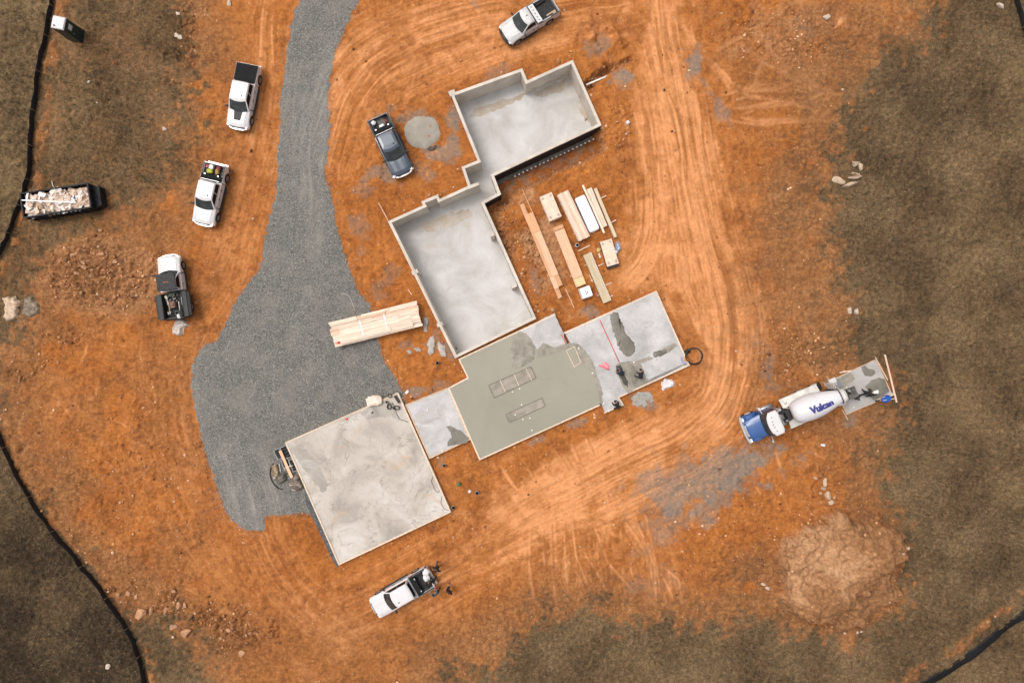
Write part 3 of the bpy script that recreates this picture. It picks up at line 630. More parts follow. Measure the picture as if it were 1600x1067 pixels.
# ---------------- dry grass blades
def blades(n, name, mat, wfun, lmin, lmax, wd, zone=(-40, 1640, -40, 1110)):
    px = RNG.uniform(zone[0], zone[1], n*3); py = RNG.uniform(zone[2], zone[3], n*3); ix, iy = zat(px, py)
    ok = RNG.random(n*3) < wfun[iy, ix]; px = px[ok][:n]; py = py[ok][:n]; ix = ix[ok][:n]; iy = iy[ok][:n]; k = len(px)
    x = (px-800)*S; y = (533.5-py)*S; z = Z[iy, ix]-.01; a = RNG.uniform(0, 2*math.pi, k); l = RNG.uniform(lmin, lmax, k); w = RNG.uniform(.5, 1, k)*wd
    tilt = RNG.uniform(.1, .9, k); dx = np.cos(a)*l*np.cos(tilt); dy = np.sin(a)*l*np.cos(tilt); dz = l*np.sin(tilt)*.8
    co = np.empty((k, 3, 3)); nx = -np.sin(a)*w; ny = np.cos(a)*w
    co[:, 0] = np.stack([x-nx, y-ny, z], 1); co[:, 1] = np.stack([x+nx, y+ny, z], 1); co[:, 2] = np.stack([x+dx, y+dy, z+dz+.02], 1)
    o = raw_mesh(name, co.reshape(-1, 3), np.arange(k*3).reshape(-1, 3), mat, 3); return o
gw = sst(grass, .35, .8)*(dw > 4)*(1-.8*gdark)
o = blades(290000, 'dry_grass', island_mat('dry_grass', [(.02, .013, .007), (.07, .046, .024), (.14, .095, .05), (.19, .13, .068), (.34, .25, .145)]), gw*(.25+.75*sst(fbm(5, 2, 501), .4, .6)), .08, .30, .015)
tag(o, 'short dry brown grass round the clay clearing', None, None, 'stuff')
# ---------------- loose stones and clods
def stones(n, name, mat, wfun, smin, smax, power=2.5, sq=.6, zone=(-40, 1640, -40, 1110), sub=20):
    bm = bmesh.new(); bmesh.ops.create_icosphere(bm, subdivisions=1, radius=1)
    bv = np.array([v.co[:] for v in bm.verts])[:12]; bm.free()
    bm = bmesh.new(); bmesh.ops.create_icosphere(bm, subdivisions=1, radius=1); bf = np.array([[v.index for v in f.verts] for f in bm.faces]); bv = np.array([v.co[:] for v in bm.verts]); bm.free()
    m = n*12; px = RNG.uniform(zone[0], zone[1], m); py = RNG.uniform(zone[2], zone[3], m); ix, iy = zat(px, py)
    ok = RNG.random(m) < wfun[iy, ix]; px = px[ok][:n]; py = py[ok][:n]; ix = ix[ok][:n]; iy = iy[ok][:n]; k = len(px)
    r = smin+(smax-smin)*RNG.random(k)**power; a = RNG.uniform(0, 6.28, k); jit = RNG.uniform(.72, 1.15, (k, len(bv), 1))
    v = bv[None]*jit*np.stack([r*RNG.uniform(.7, 1.25, k), r*RNG.uniform(.7, 1.25, k), r*sq], 1)[:, None, :]
    c, s_ = np.cos(a)[:, None], np.sin(a)[:, None]; vx = v[..., 0]*c-v[..., 1]*s_; vy = v[..., 0]*s_+v[..., 1]*c
    co = np.stack([vx+((px-800)*S)[:, None], vy+((533.5-py)*S)[:, None], v[..., 2]+(Z[iy, ix]+r*.15)[:, None]], -1)
    f = (bf[None]+np.arange(k)[:, None, None]*len(bv)).reshape(-1, 3); return raw_mesh(name, co.reshape(-1, 3), f, mat, 3)
clayw = (1-grass)*(1-gravel)*(dw > 3)
m_st = island_mat('clay_clods', [(.12, .045, .016), (.26, .10, .04), (.40, .165, .065), (.48, .22, .095), (.54, .30, .16), (.62, .44, .30)])
o = stones(5000, 'loose_clods', m_st, np.clip(clayw*(.04+rub*.9)+bermy*.3*(1-gravel), 0, 1), .02, .15, 2.2); tag(o, 'loose clay clods and pebbles over the clearing', None, None, 'stuff')

o = stones(1100, 'rubble_stones', island_mat('rubble_clay', [(.20, .085, .034), (.30, .135, .058), (.38, .19, .09), (.46, .27, .15)]), np.clip((rub-.35)*1.6, 0, 1)*clayw, .06, .24, 2.0, .34); tag(o, 'broken clay rubble in the stony patches', None, None, 'stuff')

# taller tufts of dead grass standing in the turf
def tufts(n, name, mat, wfun):
    px = RNG.uniform(-30, 1630, n*6); py = RNG.uniform(-30, 1100, n*6); ix, iy = zat(px, py); ok = RNG.random(n*6) < wfun[iy, ix]; px = px[ok][:n]; py = py[ok][:n]
    k = len(px); m = 11; cx = np.repeat((px-800)*S, m)+RNG.normal(0, .05, k*m); cy = np.repeat((533.5-py)*S, m)+RNG.normal(0, .05, k*m); ix, iy = zat(px, py); z = np.repeat(Z[iy, ix], m)
    a = RNG.uniform(0, 6.28, k*m); l = RNG.uniform(.12, .34, k*m); w = .014; t = RNG.uniform(.3, 1.2, k*m); co = np.empty((k*m, 3, 3)); nx = -np.sin(a)*w; ny = np.cos(a)*w
    co[:, 0] = np.stack([cx-nx, cy-ny, z], 1); co[:, 1] = np.stack([cx+nx, cy+ny, z], 1); co[:, 2] = np.stack([cx+np.cos(a)*l*np.cos(t), cy+np.sin(a)*l*np.cos(t), z+l*np.sin(t)], 1)
    return raw_mesh(name, co.reshape(-1, 3), np.arange(k*m*3).reshape(-1, 3), mat, 3)
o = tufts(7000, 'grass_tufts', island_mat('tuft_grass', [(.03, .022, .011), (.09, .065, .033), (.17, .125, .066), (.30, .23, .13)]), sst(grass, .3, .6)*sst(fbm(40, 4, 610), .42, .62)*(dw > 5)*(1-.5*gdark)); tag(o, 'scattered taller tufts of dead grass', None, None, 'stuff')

o = stones(3600, 'scattered_gravel', island_mat('scattered_gravel', [(.12, .12, .115), (.20, .195, .185), (.30, .29, .27), (.42, .40, .37)]), np.where((gsd > -3) & (gsd < 26), np.exp(-np.maximum(gsd, 0)/7), 0), .02, .055, 1.5, .7, zone=(270, 660, -30, 850)); tag(o, 'grey stones strayed from the gravel drive onto the clay', None, None, 'stuff')
# ================================================================== FOUNDATION
m_wall = concrete('wall_concrete', (.52, .47, .41), (.42, .375, .32), (.62, .57, .50), scale=.6, bump=.15)
m_bfloor = concrete('basement_concrete', (.46, .45, .435), (.36, .345, .32), (.56, .555, .55), scale=.30, seed=3, bump=.1, crack=0, mark=(.42, .30, .20))
m_wet = concrete('fresh_concrete', (.262, .250, .195), (.235, .222, .172), (.29, .275, .215), scale=.16, seed=9, wet=.55, bump=.03)
m_wetrough = concrete('raked_wet_concrete', (.24, .22, .18), (.14, .13, .105), (.33, .30, .25), scale=1.4, seed=5, wet=.6, bump=.8)
m_wetdark = concrete('poured_wet_concrete', (.15, .14, .115), (.10, .095, .08), (.20, .185, .15), scale=.9, seed=15, wet=.5, bump=.25)
m_gar = concrete('garage_concrete', (.44, .395, .345), (.29, .265, .235), (.56, .53, .49), scale=.32, seed=21, crack=.85, bump=.3, mark=(.50, .29, .15), crackscale=.5)
m_sheet = concrete('vapour_sheet', (.40, .39, .385), (.30, .295, .29), (.52, .51, .505), scale=.5, seed=31, speck=.85, wet=.45, bump=.4, crack=.4, crackscale=.7)
m_patio = concrete('patio_concrete', (.36, .34, .325), (.28, .265, .25), (.43, .41, .40), scale=.5, seed=33, bump=.1)
m_tar = M('damp_proofing', (.010, .010, .012), rough=.75, var=.3, scale=2)
m_form = M('form_timber', (.60, .41, .26), rough=.8, var=.14, scale=5, rnd=.12)
m_form2 = M('pale_form_timber', (.66, .54, .42), rough=.8, var=.10, scale=5, rnd=.1)

def box_walls(root, outer_px, zt, t, z0, name, mat):
    o = xy(outer_px, zt); i = offset_poly(o, t); mb = MB(); ring(mb, o, i, z0, zt); return mb.build(name, mat, root, WM(root)), i
bf = thing('basement_foundation', 'roofless poured concrete basement walls of two rooms joined by a neck, open floor inside', 'foundation', P(790, 330, 0))
wallo, inner = box_walls(bf, BASE_PX, ZT, .24, ZB-.2, 'wall', m_wall)
inner_p = inner
mb = MB(); mb.prism(offset_poly(xy(BASE_PX, ZT), .13), ZB-.15, ZB); mb.build('floor', m_bfloor, bf, WM(bf))
# damp-proof coating on the outside faces that stand in the trench
bw = xy(BASE_PX, ZT); mb = MB()
for a, b in ((4, 5), (5, 6), (6, 7)):
    p, q = Vector(bw[a]), Vector(bw[b]); d = (q-p).normalized(); n = Vector((d.y, -d.x)); c = sum((Vector(v) for v in bw), Vector((0, 0)))/len(bw)
    n = n if (Vector(base_w[4])-Vector(base_w[3])).dot(n)*1 >= 0 or True else -n
    if (sdf([tuple(v) for v in bw], np.array([[(p.x+q.x)/2+n.x*.2]]), np.array([[(p.y+q.y)/2+n.y*.2]]))[0, 0] < 0): n = -n
    p2 = p+n*.006; q2 = q+n*.006
    mb.prism([(p2.x-n.x*.003, p2.y-n.y*.003), (q2.x-n.x*.003, q2.y-n.y*.003), (q2.x+n.x*.012, q2.y+n.y*.012), (p2.x+n.x*.012, p2.y+n.y*.012)], -2.1, .27)
mb.build('damp_proof_coating', m_tar, bf, WM(bf))
# footing beside the coated wall
p, q = P(*BASE_PX[4], ZT).xy, P(*BASE_PX[5], ZT).xy; d = (q-p).normalized(); n = Vector((-d.y, d.x)); n = n if n.y < 0 else -n
mb = MB(); mb.prism([tuple(p+n*.03-d*.2), tuple(q+n*.03), tuple(q+n*.36), tuple(p+n*.36-d*.2)], -2.1, -1.5); mb.build('footing', M('dirty_concrete', (.16, .14, .12), var=.25, scale=2), bf, WM(bf))
def pil(px, py, L, w, ang=-23.5, z1=ZT-.05, zz=ZB):
    c = P(px, py, ZT); mb = MB(); mb.box((c.x, c.y, (z1+zz)/2), (L, w, z1-zz), math.radians(-ang)); mb.build('pilaster', m_wall, bf, WM(bf))
pil(648, 425, .55, .34); pil(687, 507, .5, .3); pil(769, 366.5, .35, .28); pil(803, 446.5, .42, .3)
pil(706.5, 145.5, .55, .45, z1=ZT+.012, zz=-.3)                         # stub at the north-west corner
mb = MB(); a = P(731, 291, ZT).xy; b_ = P(747, 284.5, ZT).xy; e = (b_-a).normalized(); nn_ = Vector((e.y, -e.x))*.26
a = a - e*.02
mb.prism([tuple(a), tuple(b_), tuple(b_+nn_), tuple(a+nn_)], ZB, ZT-.004); mb.build('stub_wall', m_wall, bf, WM(bf))
mb = MB(); c = P(610, 349, ZT); a = P(592, 318, .35); b_ = P(606, 344, .4); mb.bar(a, b_, .07, .14)
o = mb.build('form_board', m_form, bf, WM(bf))
mb = MB(); a = P(617, 376, ZT+.03); b_ = P(708, 553, ZT+.03); mb.bar(a+Vector((.24, 0, 0)), b_+Vector((.24, 0, 0)), .045, .05); mb.build('sill_strip', m_form2, bf, WM(bf))
m_st1 = concrete('clay_stained_concrete', (.40, .335, .265), (.36, .30, .235), (.45, .43, .405), scale=.8, seed=81, bump=.2)
def stain(px, sd, z):
    rr = random.Random(sd); w = xy(px, ZB); cx = sum(p[0] for p in w)/len(w); cy = sum(p[1] for p in w)/len(w); out = []
    for i in range(len(w)):
        p, q = Vector(w[i]), Vector(w[(i+1) % len(w)])
        for k in range(6): v = p.lerp(q, k/6); out.append((v.x+rr.gauss(0, .07), v.y+rr.gauss(0, .07)))
    mb = MB(); mb.prism(out, ZB-.01, ZB+z); mb.build('washed_in_clay', m_st1, bf, WM(bf))
stain([(738,170),(776,160),(806,152),(822,145),(812,156),(776,172),(752,182),(735,184)], 1, .003)
stain([(828,147),(870,128),(893,118),(897,130),(872,146),(846,152)], 2, .004)
stain([(900,135),(921,172),(927,188),(914,190),(903,165)], 3, .003)
stain([(655,350),(700,335),(733,325),(738,336),(706,356),(668,364)], 4, .003)
# drain cap and form marks on the floor
cc = P(712, 545, ZB); mb = MB(); mb.tube([(cc.x, cc.y, ZB), (cc.x, cc.y, ZB+.25)], .12, 10); mb.build('floor_drain_pipe', M('black_plastic', (.02, .02, .022), rough=.5), bf, WM(bf))

def slab(label, cat, px, z, mat, name='floor_slab', t=.10, skip=(), board=.045, drop=.02, bmat=None, thick=.3, sname='slab'):
    n = len(px); cx = sum(p[0] for p in px)/n; cy = sum(p[1] for p in px)/n; root = thing(name, label, cat, P(cx, cy, 0))
    o = xy(px, z); i = offset_poly(o, board); mb = MB(); mb.prism(i, -.12, z-drop); sl_ = mb.build(sname, mat, root, WM(root))
    for k in range(n):
        if k in skip: continue
        a, b = Vector(o[k]), Vector(o[(k+1) % n]); ai, bi = Vector(i[k]), Vector(i[(k+1) % n])
        L = (b-a).length; pieces = max(1, round(L/4.2))
        for q in range(pieces):
            f0, f1 = q/pieces, (q+1)/pieces; g = .003 if pieces > 1 else 0
            j = random.uniform(-.012, .012)
            pts = [a.lerp(b, f0)+(b-a)*g*.3, a.lerp(b, f1)-(b-a)*g*.3, ai.lerp(bi, f1)-(b-a)*g*.3, ai.lerp(bi, f0)+(b-a)*g*.3]
            mb = MB(); mb.prism([tuple(p) for p in pts], -.1, z+j); mb.build('form_board', bmat or m_form, root, WM(root))
    return root, sl_
mainr, mains = slab('L-shaped freshly poured smooth grey-green concrete floor in the middle of the house plan', 'floor slab', MAIN_PX, ZS, m_wet, board=.11, skip=(1, 2), bmat=m_form2)
wingr, wings = slab('pale plastic-lined slab bed with dark wet patches and red string line', 'slab bed', WING_PX, ZS-.03, m_sheet, board=.13, skip=(5, 6), bmat=m_form2, name='slab_bed', sname='plastic_sheet')
passr, passs = slab('small pale plastic-lined slab bed between the garage floor and the fresh floor', 'slab bed', PASS_PX, ZS-.02, m_sheet, board=.10, skip=(), name='slab_bed', sname='plastic_sheet')
garr, gars = slab('square cracked beige concrete garage floor beside the gravel', 'floor slab', GAR_PX, ZS, m_gar, board=.13, bmat=m_form2, drop=.06)
patr, pats = slab('small grey patio slab behind the mixer truck half covered in wet concrete', 'patio slab', PATIO_PX, .12, m_patio, board=.05, name='patio_slab', bmat=m_form, drop=.02)
def patch(root, px, z, mat, name='wet_concrete_patch', h=.03, rough=2.2, sub=5, seed=1, label=None, flat=False):
    """an irregular, slightly domed puddle of concrete"""
    rr = random.Random(seed); out = []; n = len(px)
    for i in range(n):
        a = Vector(px[i]); b = Vector(px[(i+1) % n]); L = (b-a).length; k = max(1, int(L/3))
        for q in range(k):
            p = a.lerp(b, q/k); e = (b-a).normalized(); out.append(p+Vector((e.y, -e.x))*rr.gauss(0, rough*.35))
    if flat:
        mb = MB(); mb.prism([tuple(P(p.x, p.y, z+h)[:2]) for p in out], z-.01, z+h); o = mb.build(name, mat, root, WM(root) if root else None)
        if label: o['label'] = label
        return o
    c = sum(out, Vector((0, 0)))/len(out); lay = []
    for f, zz in ((1, 0), (.93, h*.7), (.6, h)):
        lay.append([P(c.x+(p.x-c.x)*f, c.y+(p.y-c.y)*f, z+zz) for p in out])
    m_ = len(out); vs = [v for l in lay for v in l]+[P(c.x, c.y, z+h)]
    fs = [(a_*m_+i, a_*m_+(i+1) % m_, (a_+1)*m_+(i+1) % m_, (a_+1)*m_+i) for a_ in range(2) for i in range(m_)]+[(2*m_+i, 2*m_+(i+1) % m_, 3*m_) for i in range(m_)]
    fs = [f[::-1] for f in fs]
    ar = sum(out[i].x*out[(i+1) % m_].y-out[(i+1) % m_].x*out[i].y for i in range(m_))
    if ar < 0: fs = [f[::-1] for f in fs]
    mb = MB(); mb.add(vs, fs, smooth=True); o = mb.build(name, mat, root, WM(root) if root else None)
    if label: o['label'] = label
    return o
zc = ZS-.02
patch(mainr, [(802,530),(811,517),(822,522),(830,531),(836,541),(835,562),(822,570),(811,576),(802,576),(795,557)], zc+.002, m_wetrough, 'raked_concrete', .018, seed=2, label='rough raked wet concrete', flat=True)
patch(mainr, [(840,548),(849,536),(858,541),(867,544),(875,540),(884,537),(884,548),(870,551),(858,555),(839,560)], zc+.002, m_wetrough, 'raked_concrete', .022, 1.6, seed=3, flat=True)
patch(mainr, [(812,517),(866,489),(880,519),(884,537),(867,543),(849,535),(840,546),(835,539),(830,530),(822,521)], zc+.001, m_sheet, 'plastic_sheet', .010, 1.2, seed=4, label='pale plastic sheet not yet covered', flat=True)
patch(wingr, [(884,536),(893,535),(901,536),(912,545),(924,561),(929,574),(934,592),(941,612),(940,631),(936,632),(920,610),(900,575),(888,550)], zc-.02, m_wetrough, 'raked_concrete', .045, 2, seed=5, label='ragged edge of the fresh concrete', flat=True)
patch(mainr, [(890,548),(898,556),(906,568.5),(914,568.5),(924,583),(928,592),(935,611),(936.5,632),(925,634),(905,600),(890,570)], zc+.004, m_wet, 'fresh_concrete', .026, .8, seed=51, flat=True)
zw = ZS-.05
patch(wingr, [(953,492),(958,487),(965,489),(972,505),(980,525),(991,535),(993,545),(987,556),(978,557),(968,545),(960,525),(955,508)], zw+.004, m_wetdark, h=.05, seed=6)
patch(wingr, [(1020,551),(1030,547),(1041,545),(1042,551),(1032,557),(1022,558)], zw+.004, m_wetdark, h=.05, seed=7)
patch(wingr, [(1036,545),(1055,536),(1059,540),(1042,552)], zw+.0035, m_wetrough, h=.02, rough=1, seed=8, flat=True)
patch(wingr, [(962,570),(985,563),(1002,568),(1010,590),(1018,594),(1000,603),(982,614),(975,607),(966,588)], zw+.0036, m_wetrough, h=.02, seed=9, flat=True)
patch(wingr, [(962,572),(970,570),(978,590),(982,605),(976,602),(968,588)], zw+.022, M('soaked_concrete', (.05, .046, .038), rough=.5, var=.3), h=.02, seed=10, flat=True, label='soaked dark strip')
patch(wingr, [(984,613),(1020,596),(1068,571),(1073,571),(1071,567),(1018,591),(984,607)], zw+.0032, M('edge_grey_concrete', (.22, .21, .20), var=.15, scale=2), 'bare_edge_strip', .004, .5, seed=17, flat=True)  # grey band between the plastic sheet and the lower form boards
patch(wingr, [(986,566),(1015,557),(1022,560),(1010,565),(990,571)], zw+.0028, m_wetrough, h=.006, rough=.8, seed=18, flat=True)
patch(wingr, [(983,568),(992,572),(996,596),(990,597),(985,585)], zw+.007, m_wetdark, h=.04, seed=11)
patch(passr, [(697,666),(704,665),(712,670),(722,674),(733,684),(730,691),(715,694),(700,697),(699,690),(706,684),(704,675)], ZS-.04+.004, m_wetdark, h=.03, rough=1.2, seed=12, flat=True)
patch(patr, [(1346,573),(1352,571),(1357,576),(1366,578),(1368,583),(1362,588),(1352,587),(1347,580)], .105, m_wetdark, h=.05, rough=1, seed=13)
patch(patr, [(1302,594),(1330,582),(1336,592),(1318,606),(1310,615)], .1035, m_wetrough, h=.008, rough=1.5, seed=19, flat=True)
patch(patr, [(1352,604),(1360,595),(1372,590),(1382,592),(1390,612),(1380,618),(1365,625),(1358,618),(1356,610)], .105, m_wetdark, h=.06, rough=1, seed=14)
patch(garr, [(452,700),(470,692),(500,730),(515,760),(505,770),(480,740)], ZS-.06+.003, concrete('damp_concrete', (.33, .30, .26), (.26, .24, .21), (.42, .40, .37), scale=.7, seed=41), 'damp_stain', .006, 3, seed=15, flat=True)
patch(garr, [(560,645),(600,628),(612,632),(625,655),(600,650),(575,655)], ZS-.06+.003, concrete('dusty_concrete', (.36, .33, .29), (.26, .24, .21), (.45, .42, .38), scale=.9, seed=42), 'damp_stain', .006, 3, seed=16, flat=True)
# recessed box-outs framed in timber
m_recess = concrete('recess_concrete', (.27, .245, .20), (.19, .175, .145), (.34, .31, .26), scale=1.1, seed=71, bump=.5)
def boxout(px, z, root, dividers=(), w=.05, matf=m_form, inner=None, nm='box_out', lab=None):
    o = xy(px, z+.03); i = offset_poly(o, w); mb = MB(); ring(mb, o, i, z-.02, z+.035)
    fr = mb.build(nm, matf, root, WM(root)); 
    if lab: fr['label'] = lab
    mb = MB(); mb.prism(offset_poly(o, w*.5), z-.015, z+.006); p = mb.build('bed', inner or m_recess, fr, None)
    p.data.transform(WM(root).inverted())
    for a, b in dividers:
        q = MB(); q.bar(P(*a, z+.03), P(*b, z+.03), .055, .05); d = q.build('divider', m_form2, fr); d.data.transform(WM(root).inverted())
    return fr
boxout([(763,602),(829.5,572.5),(838,590.5),(772,622)], zc+.02, mainr, [((781.5,594),(790,613)), ((803,584.5),(811,603)), ((822,576),(831,594))], w=.03, matf=M('dark_edge', (.10, .09, .075)), lab='long recess with three timber dividers')
boxout([(790,647.5),(847,621.5),(852,634.5),(795.5,660.5)], zc+.02, mainr, w=.025, matf=M('dark_edge', (.10, .09, .075)), inner=None, lab='narrow outlined recess')
boxout([(884,547),(898,541),(908.5,566.7),(897,574)], zc+.05, mainr, w=.06, inner=m_wet, matf=m_form2, lab='framed recess at the edge of the fresh floor')
boxout([(653,652),(683,638),(687,650),(657,664)], ZS-.02, passr, w=.03, matf=m_form2, inner=m_sheet)
def cyl(name, px, py, z0, h, r, mat, root=None, world=True, n=12):
    c = P(px, py, z0); mb = MB(); mb.tube([(c.x, c.y, z0), (c.x, c.y, z0+h)], r, n); return mb.build(name, mat, root, WM(root) if root else None)
m_pvc = M('white_pvc', (.78, .77, .74), rough=.4, var=.04)
for a in [(801,612),(805,648),(812,607),(817,655),(828,653),(831,672),(815,632)]: cyl('pipe_stub', *a, zc, .12, .055, m_pvc, mainr)
for a in [(925.5,583),(990,566),(951,642),(943,630),(904,544)]: cyl('pipe_stub', *a, zw, .14, .06, m_pvc, wingr)
for a in [(691,704),(668,640)]: cyl('pipe_stub', *a, ZS-.05, .14, .06, m_pvc, passr)
cyl('pipe_stub', 1333, 636, .1, .12, .06, m_pvc, patr)
# painted / string lines
m_red = M('red_string', (.70, .05, .06), rough=.6, var=.03); m_pink = M('pink_ribbon', (.85, .28, .33), rough=.6, var=.06)
def tang(name, label, cat, pts, r, mat, group=None, root=None, n=6):
    mb = MB(); mb.tube(pts, r, n); o = mb.build(name, mat, root, WM(root) if root else None)
    return tag(o, label, cat, group) if root is None else o
tang('string_line', 'long red string line across the pale slab bed', 'string line', [P(937, 500, zw+.07), P(952, 532, zw+.06), P(967.5, 566, zw+.07)], .03, m_red)
tang('string_line', 'short red string line at the edge of the fresh floor', 'string line', [P(876.5, 522, zc+.07), P(884.5, 538, zc+.07)], .03, m_red)
# crumpled pink plastic
def crumple(name, label, cat, px, z, mat, h=.15, seed=1, res=.09, group=None):
    """loose sheet or heap: ragged outline filled with a bumpy, folded surface"""
    rr = random.Random(seed); w = xy(px, z); xs = [p[0] for p in w]; ys = [p[1] for p in w]
    nx = max(5, int((max(xs)-min(xs))/res)); ny = max(5, int((max(ys)-min(ys))/res))
    X, Y = np.meshgrid(np.linspace(min(xs), max(xs), nx+1), np.linspace(min(ys), max(ys), ny+1))
    d = sdf(w, X+ (vn(X*3, Y*3, seed)-.5)*.22, Y+(vn(X*3, Y*3, seed+4)-.5)*.22)
    r1 = 1-np.abs(vn(X*2.3, Y*2.3, seed+9)*2-1); r2 = 1-np.abs(vn(X*6, Y*6, seed+12)*2-1)
    zz = z+h*(.35+.75*r1*.7+.5*r2*.5)*sst(-d, -.02, .14)
    vs = []; idx = {}; fs = []
    for j in range(ny):
        for i in range(nx):
            if max(d[j, i], d[j, i+1], d[j+1, i], d[j+1, i+1]) < .06:
                f = []
                for a, b in ((j, i), (j, i+1), (j+1, i+1), (j+1, i)):
                    if (a, b) not in idx: idx[(a, b)] = len(vs); vs.append((X[a, b], Y[a, b], zz[a, b]))
                    f.append(idx[(a, b)])
                fs.append(tuple(f))
    mb = MB(); mb.add(vs, fs); o = mb.build(name, mat); return tag(o, label, cat, group) if label else o
crumple('plastic_ribbon', 'crumpled pink plastic strip on the pale slab bed', 'plastic', [(936,571),(944,566),(950,569),(952,577),(945,574)], zw+.01, m_pink, .18, 3, .07)
tang('plastic_ribbon_roll', 'bright red-pink edge of tape lying on the pale slab bed', 'tape', [P(936,571.5,zw+.1), P(941,572.5,zw+.12), P(946,575.5,zw+.1), P(952,577.5,zw+.08)], .035, M('hot_pink', (.80, .08, .16), rough=.5))

# ================================================================== SILT FENCES
m_silt = M('silt_fabric', (.010, .010, .012), rough=.8, var=.25, scale=3)
m_stake = M('pale_stake', (.22, .17, .12), rough=.8)
def silt_fence(pts, label, side=1, h=.58, seed=1):
    rr = random.Random(seed); ps = []
    for a, b in zip(smoothline(pts)[:-1], smoothline(pts)[1:]):
        L = math.hypot(b[0]-a[0], b[1]-a[1]); k = max(1, int(L/12))
        for q in range(k): ps.append((a[0]+(b[0]-a[0])*q/k+rr.gauss(0, .35), a[1]+(b[1]-a[1])*q/k+rr.gauss(0, .35)))
    ps.append(pts[-1]); c = P(*ps[len(ps)//2]); root = thing('silt_fence', label, 'silt fence', (c.x, c.y, 0))
    W_ = [P(*p) for p in ps]; n = len(W_); vs = []; fs = []; posts = []
    for i, w in enumerate(W_):
        d = (W_[min(i+1, n-1)]-W_[max(i-1, 0)]).normalized(); nrm = Vector((-d.y, d.x, 0))*side
        g = gz(*ps[i]); hh = h*rr.uniform(.93, 1.05); lean = rr.uniform(-.05, .09)
        flap = .2
        prof = [(-flap, .015), (-.09, .05), (0, .02), (.03+lean*.5, hh*.5), (lean, hh), (lean+.02, hh), (.05+lean*.5, hh*.5), (.02, .0)]
        for (u, z) in prof: vs.append(w+nrm*u+Vector((0, 0, g+z)))
        if i % 4 == 1: posts.append((w+nrm*(lean+.05)+Vector((0, 0, g)), hh, nrm))
    k = len(prof)
    for i in range(n-1):
        for j in range(k-1): fs.append((i*k+j, (i+1)*k+j, (i+1)*k+j+1, i*k+j+1))
    mb = MB(); mb.add(vs, fs); mb.build('fabric', m_silt, root, WM(root))
    for p, hh, nrm in posts[:95]:
        mb = MB(); mb.bar(p-Vector((0, 0, .2)), p+nrm*.03+Vector((0, 0, hh-.02)), .045, .045); mb.build('stake', m_stake, root, WM(root))
silt_fence(F_LEFT, 'black silt fence along the upper left of the field passing the toilet cabin and dumpster', 1, seed=1)
silt_fence(F_LOW, 'black silt fence curving down the lower left corner', 1, seed=2)
silt_fence(F_RIGHT[::-1], 'black silt fence crossing the lower right corner', -1, seed=3)
silt_fence(F_TOP, 'short black piece of silt fence in the upper right corner', -1, seed=4)
# ================================================================== VEHICLES
def paint(name, col, rough=.32, metal=0.0): return M(name, col, rough=rough, metal=metal, var=.025, scale=1.2, clear=.5)
m_white = paint('white_paint', (.62, .61, .615)); m_silver = paint('silver_white_paint', (.50, .495, .495)); m_slate = paint('slate_blue_paint', (.055, .075, .105), .35, .1)
m_blackp = paint('black_paint', (.012, .013, .015)); m_glass = M('windscreen_glass', (.035, .042, .042), rough=.12, var=.2, scale=2, spec=.6)
m_sglass = M('side_glass', (.006, .006, .008), rough=.35, var=.1, spec=.15)
m_rub = M('tyre_rubber', (.018, .017, .016), rough=.85, var=.2); m_rim = M('wheel_alloy', (.30, .30, .31), rough=.4, metal=.6)
m_trim = M('black_trim', (.018, .018, .02), rough=.6, var=.15); m_chrome = M('chrome', (.62, .62, .64), rough=.35, metal=.85, var=.03)
m_cover = M('tonneau_vinyl', (.012, .013, .014), rough=.85, spec=.2, var=.15, scale=3); m_lamp = M('headlamp_lens', (.75, .76, .78), rough=.15, var=.02)
m_tail = M('tail_lamp', (.45, .02, .02), rough=.25, var=.02); m_linerg = M('bed_liner', (.022, .022, .022), rough=.8, var=.3, scale=6)
m_under = M('underbody', (.012, .012, .012), rough=.9)

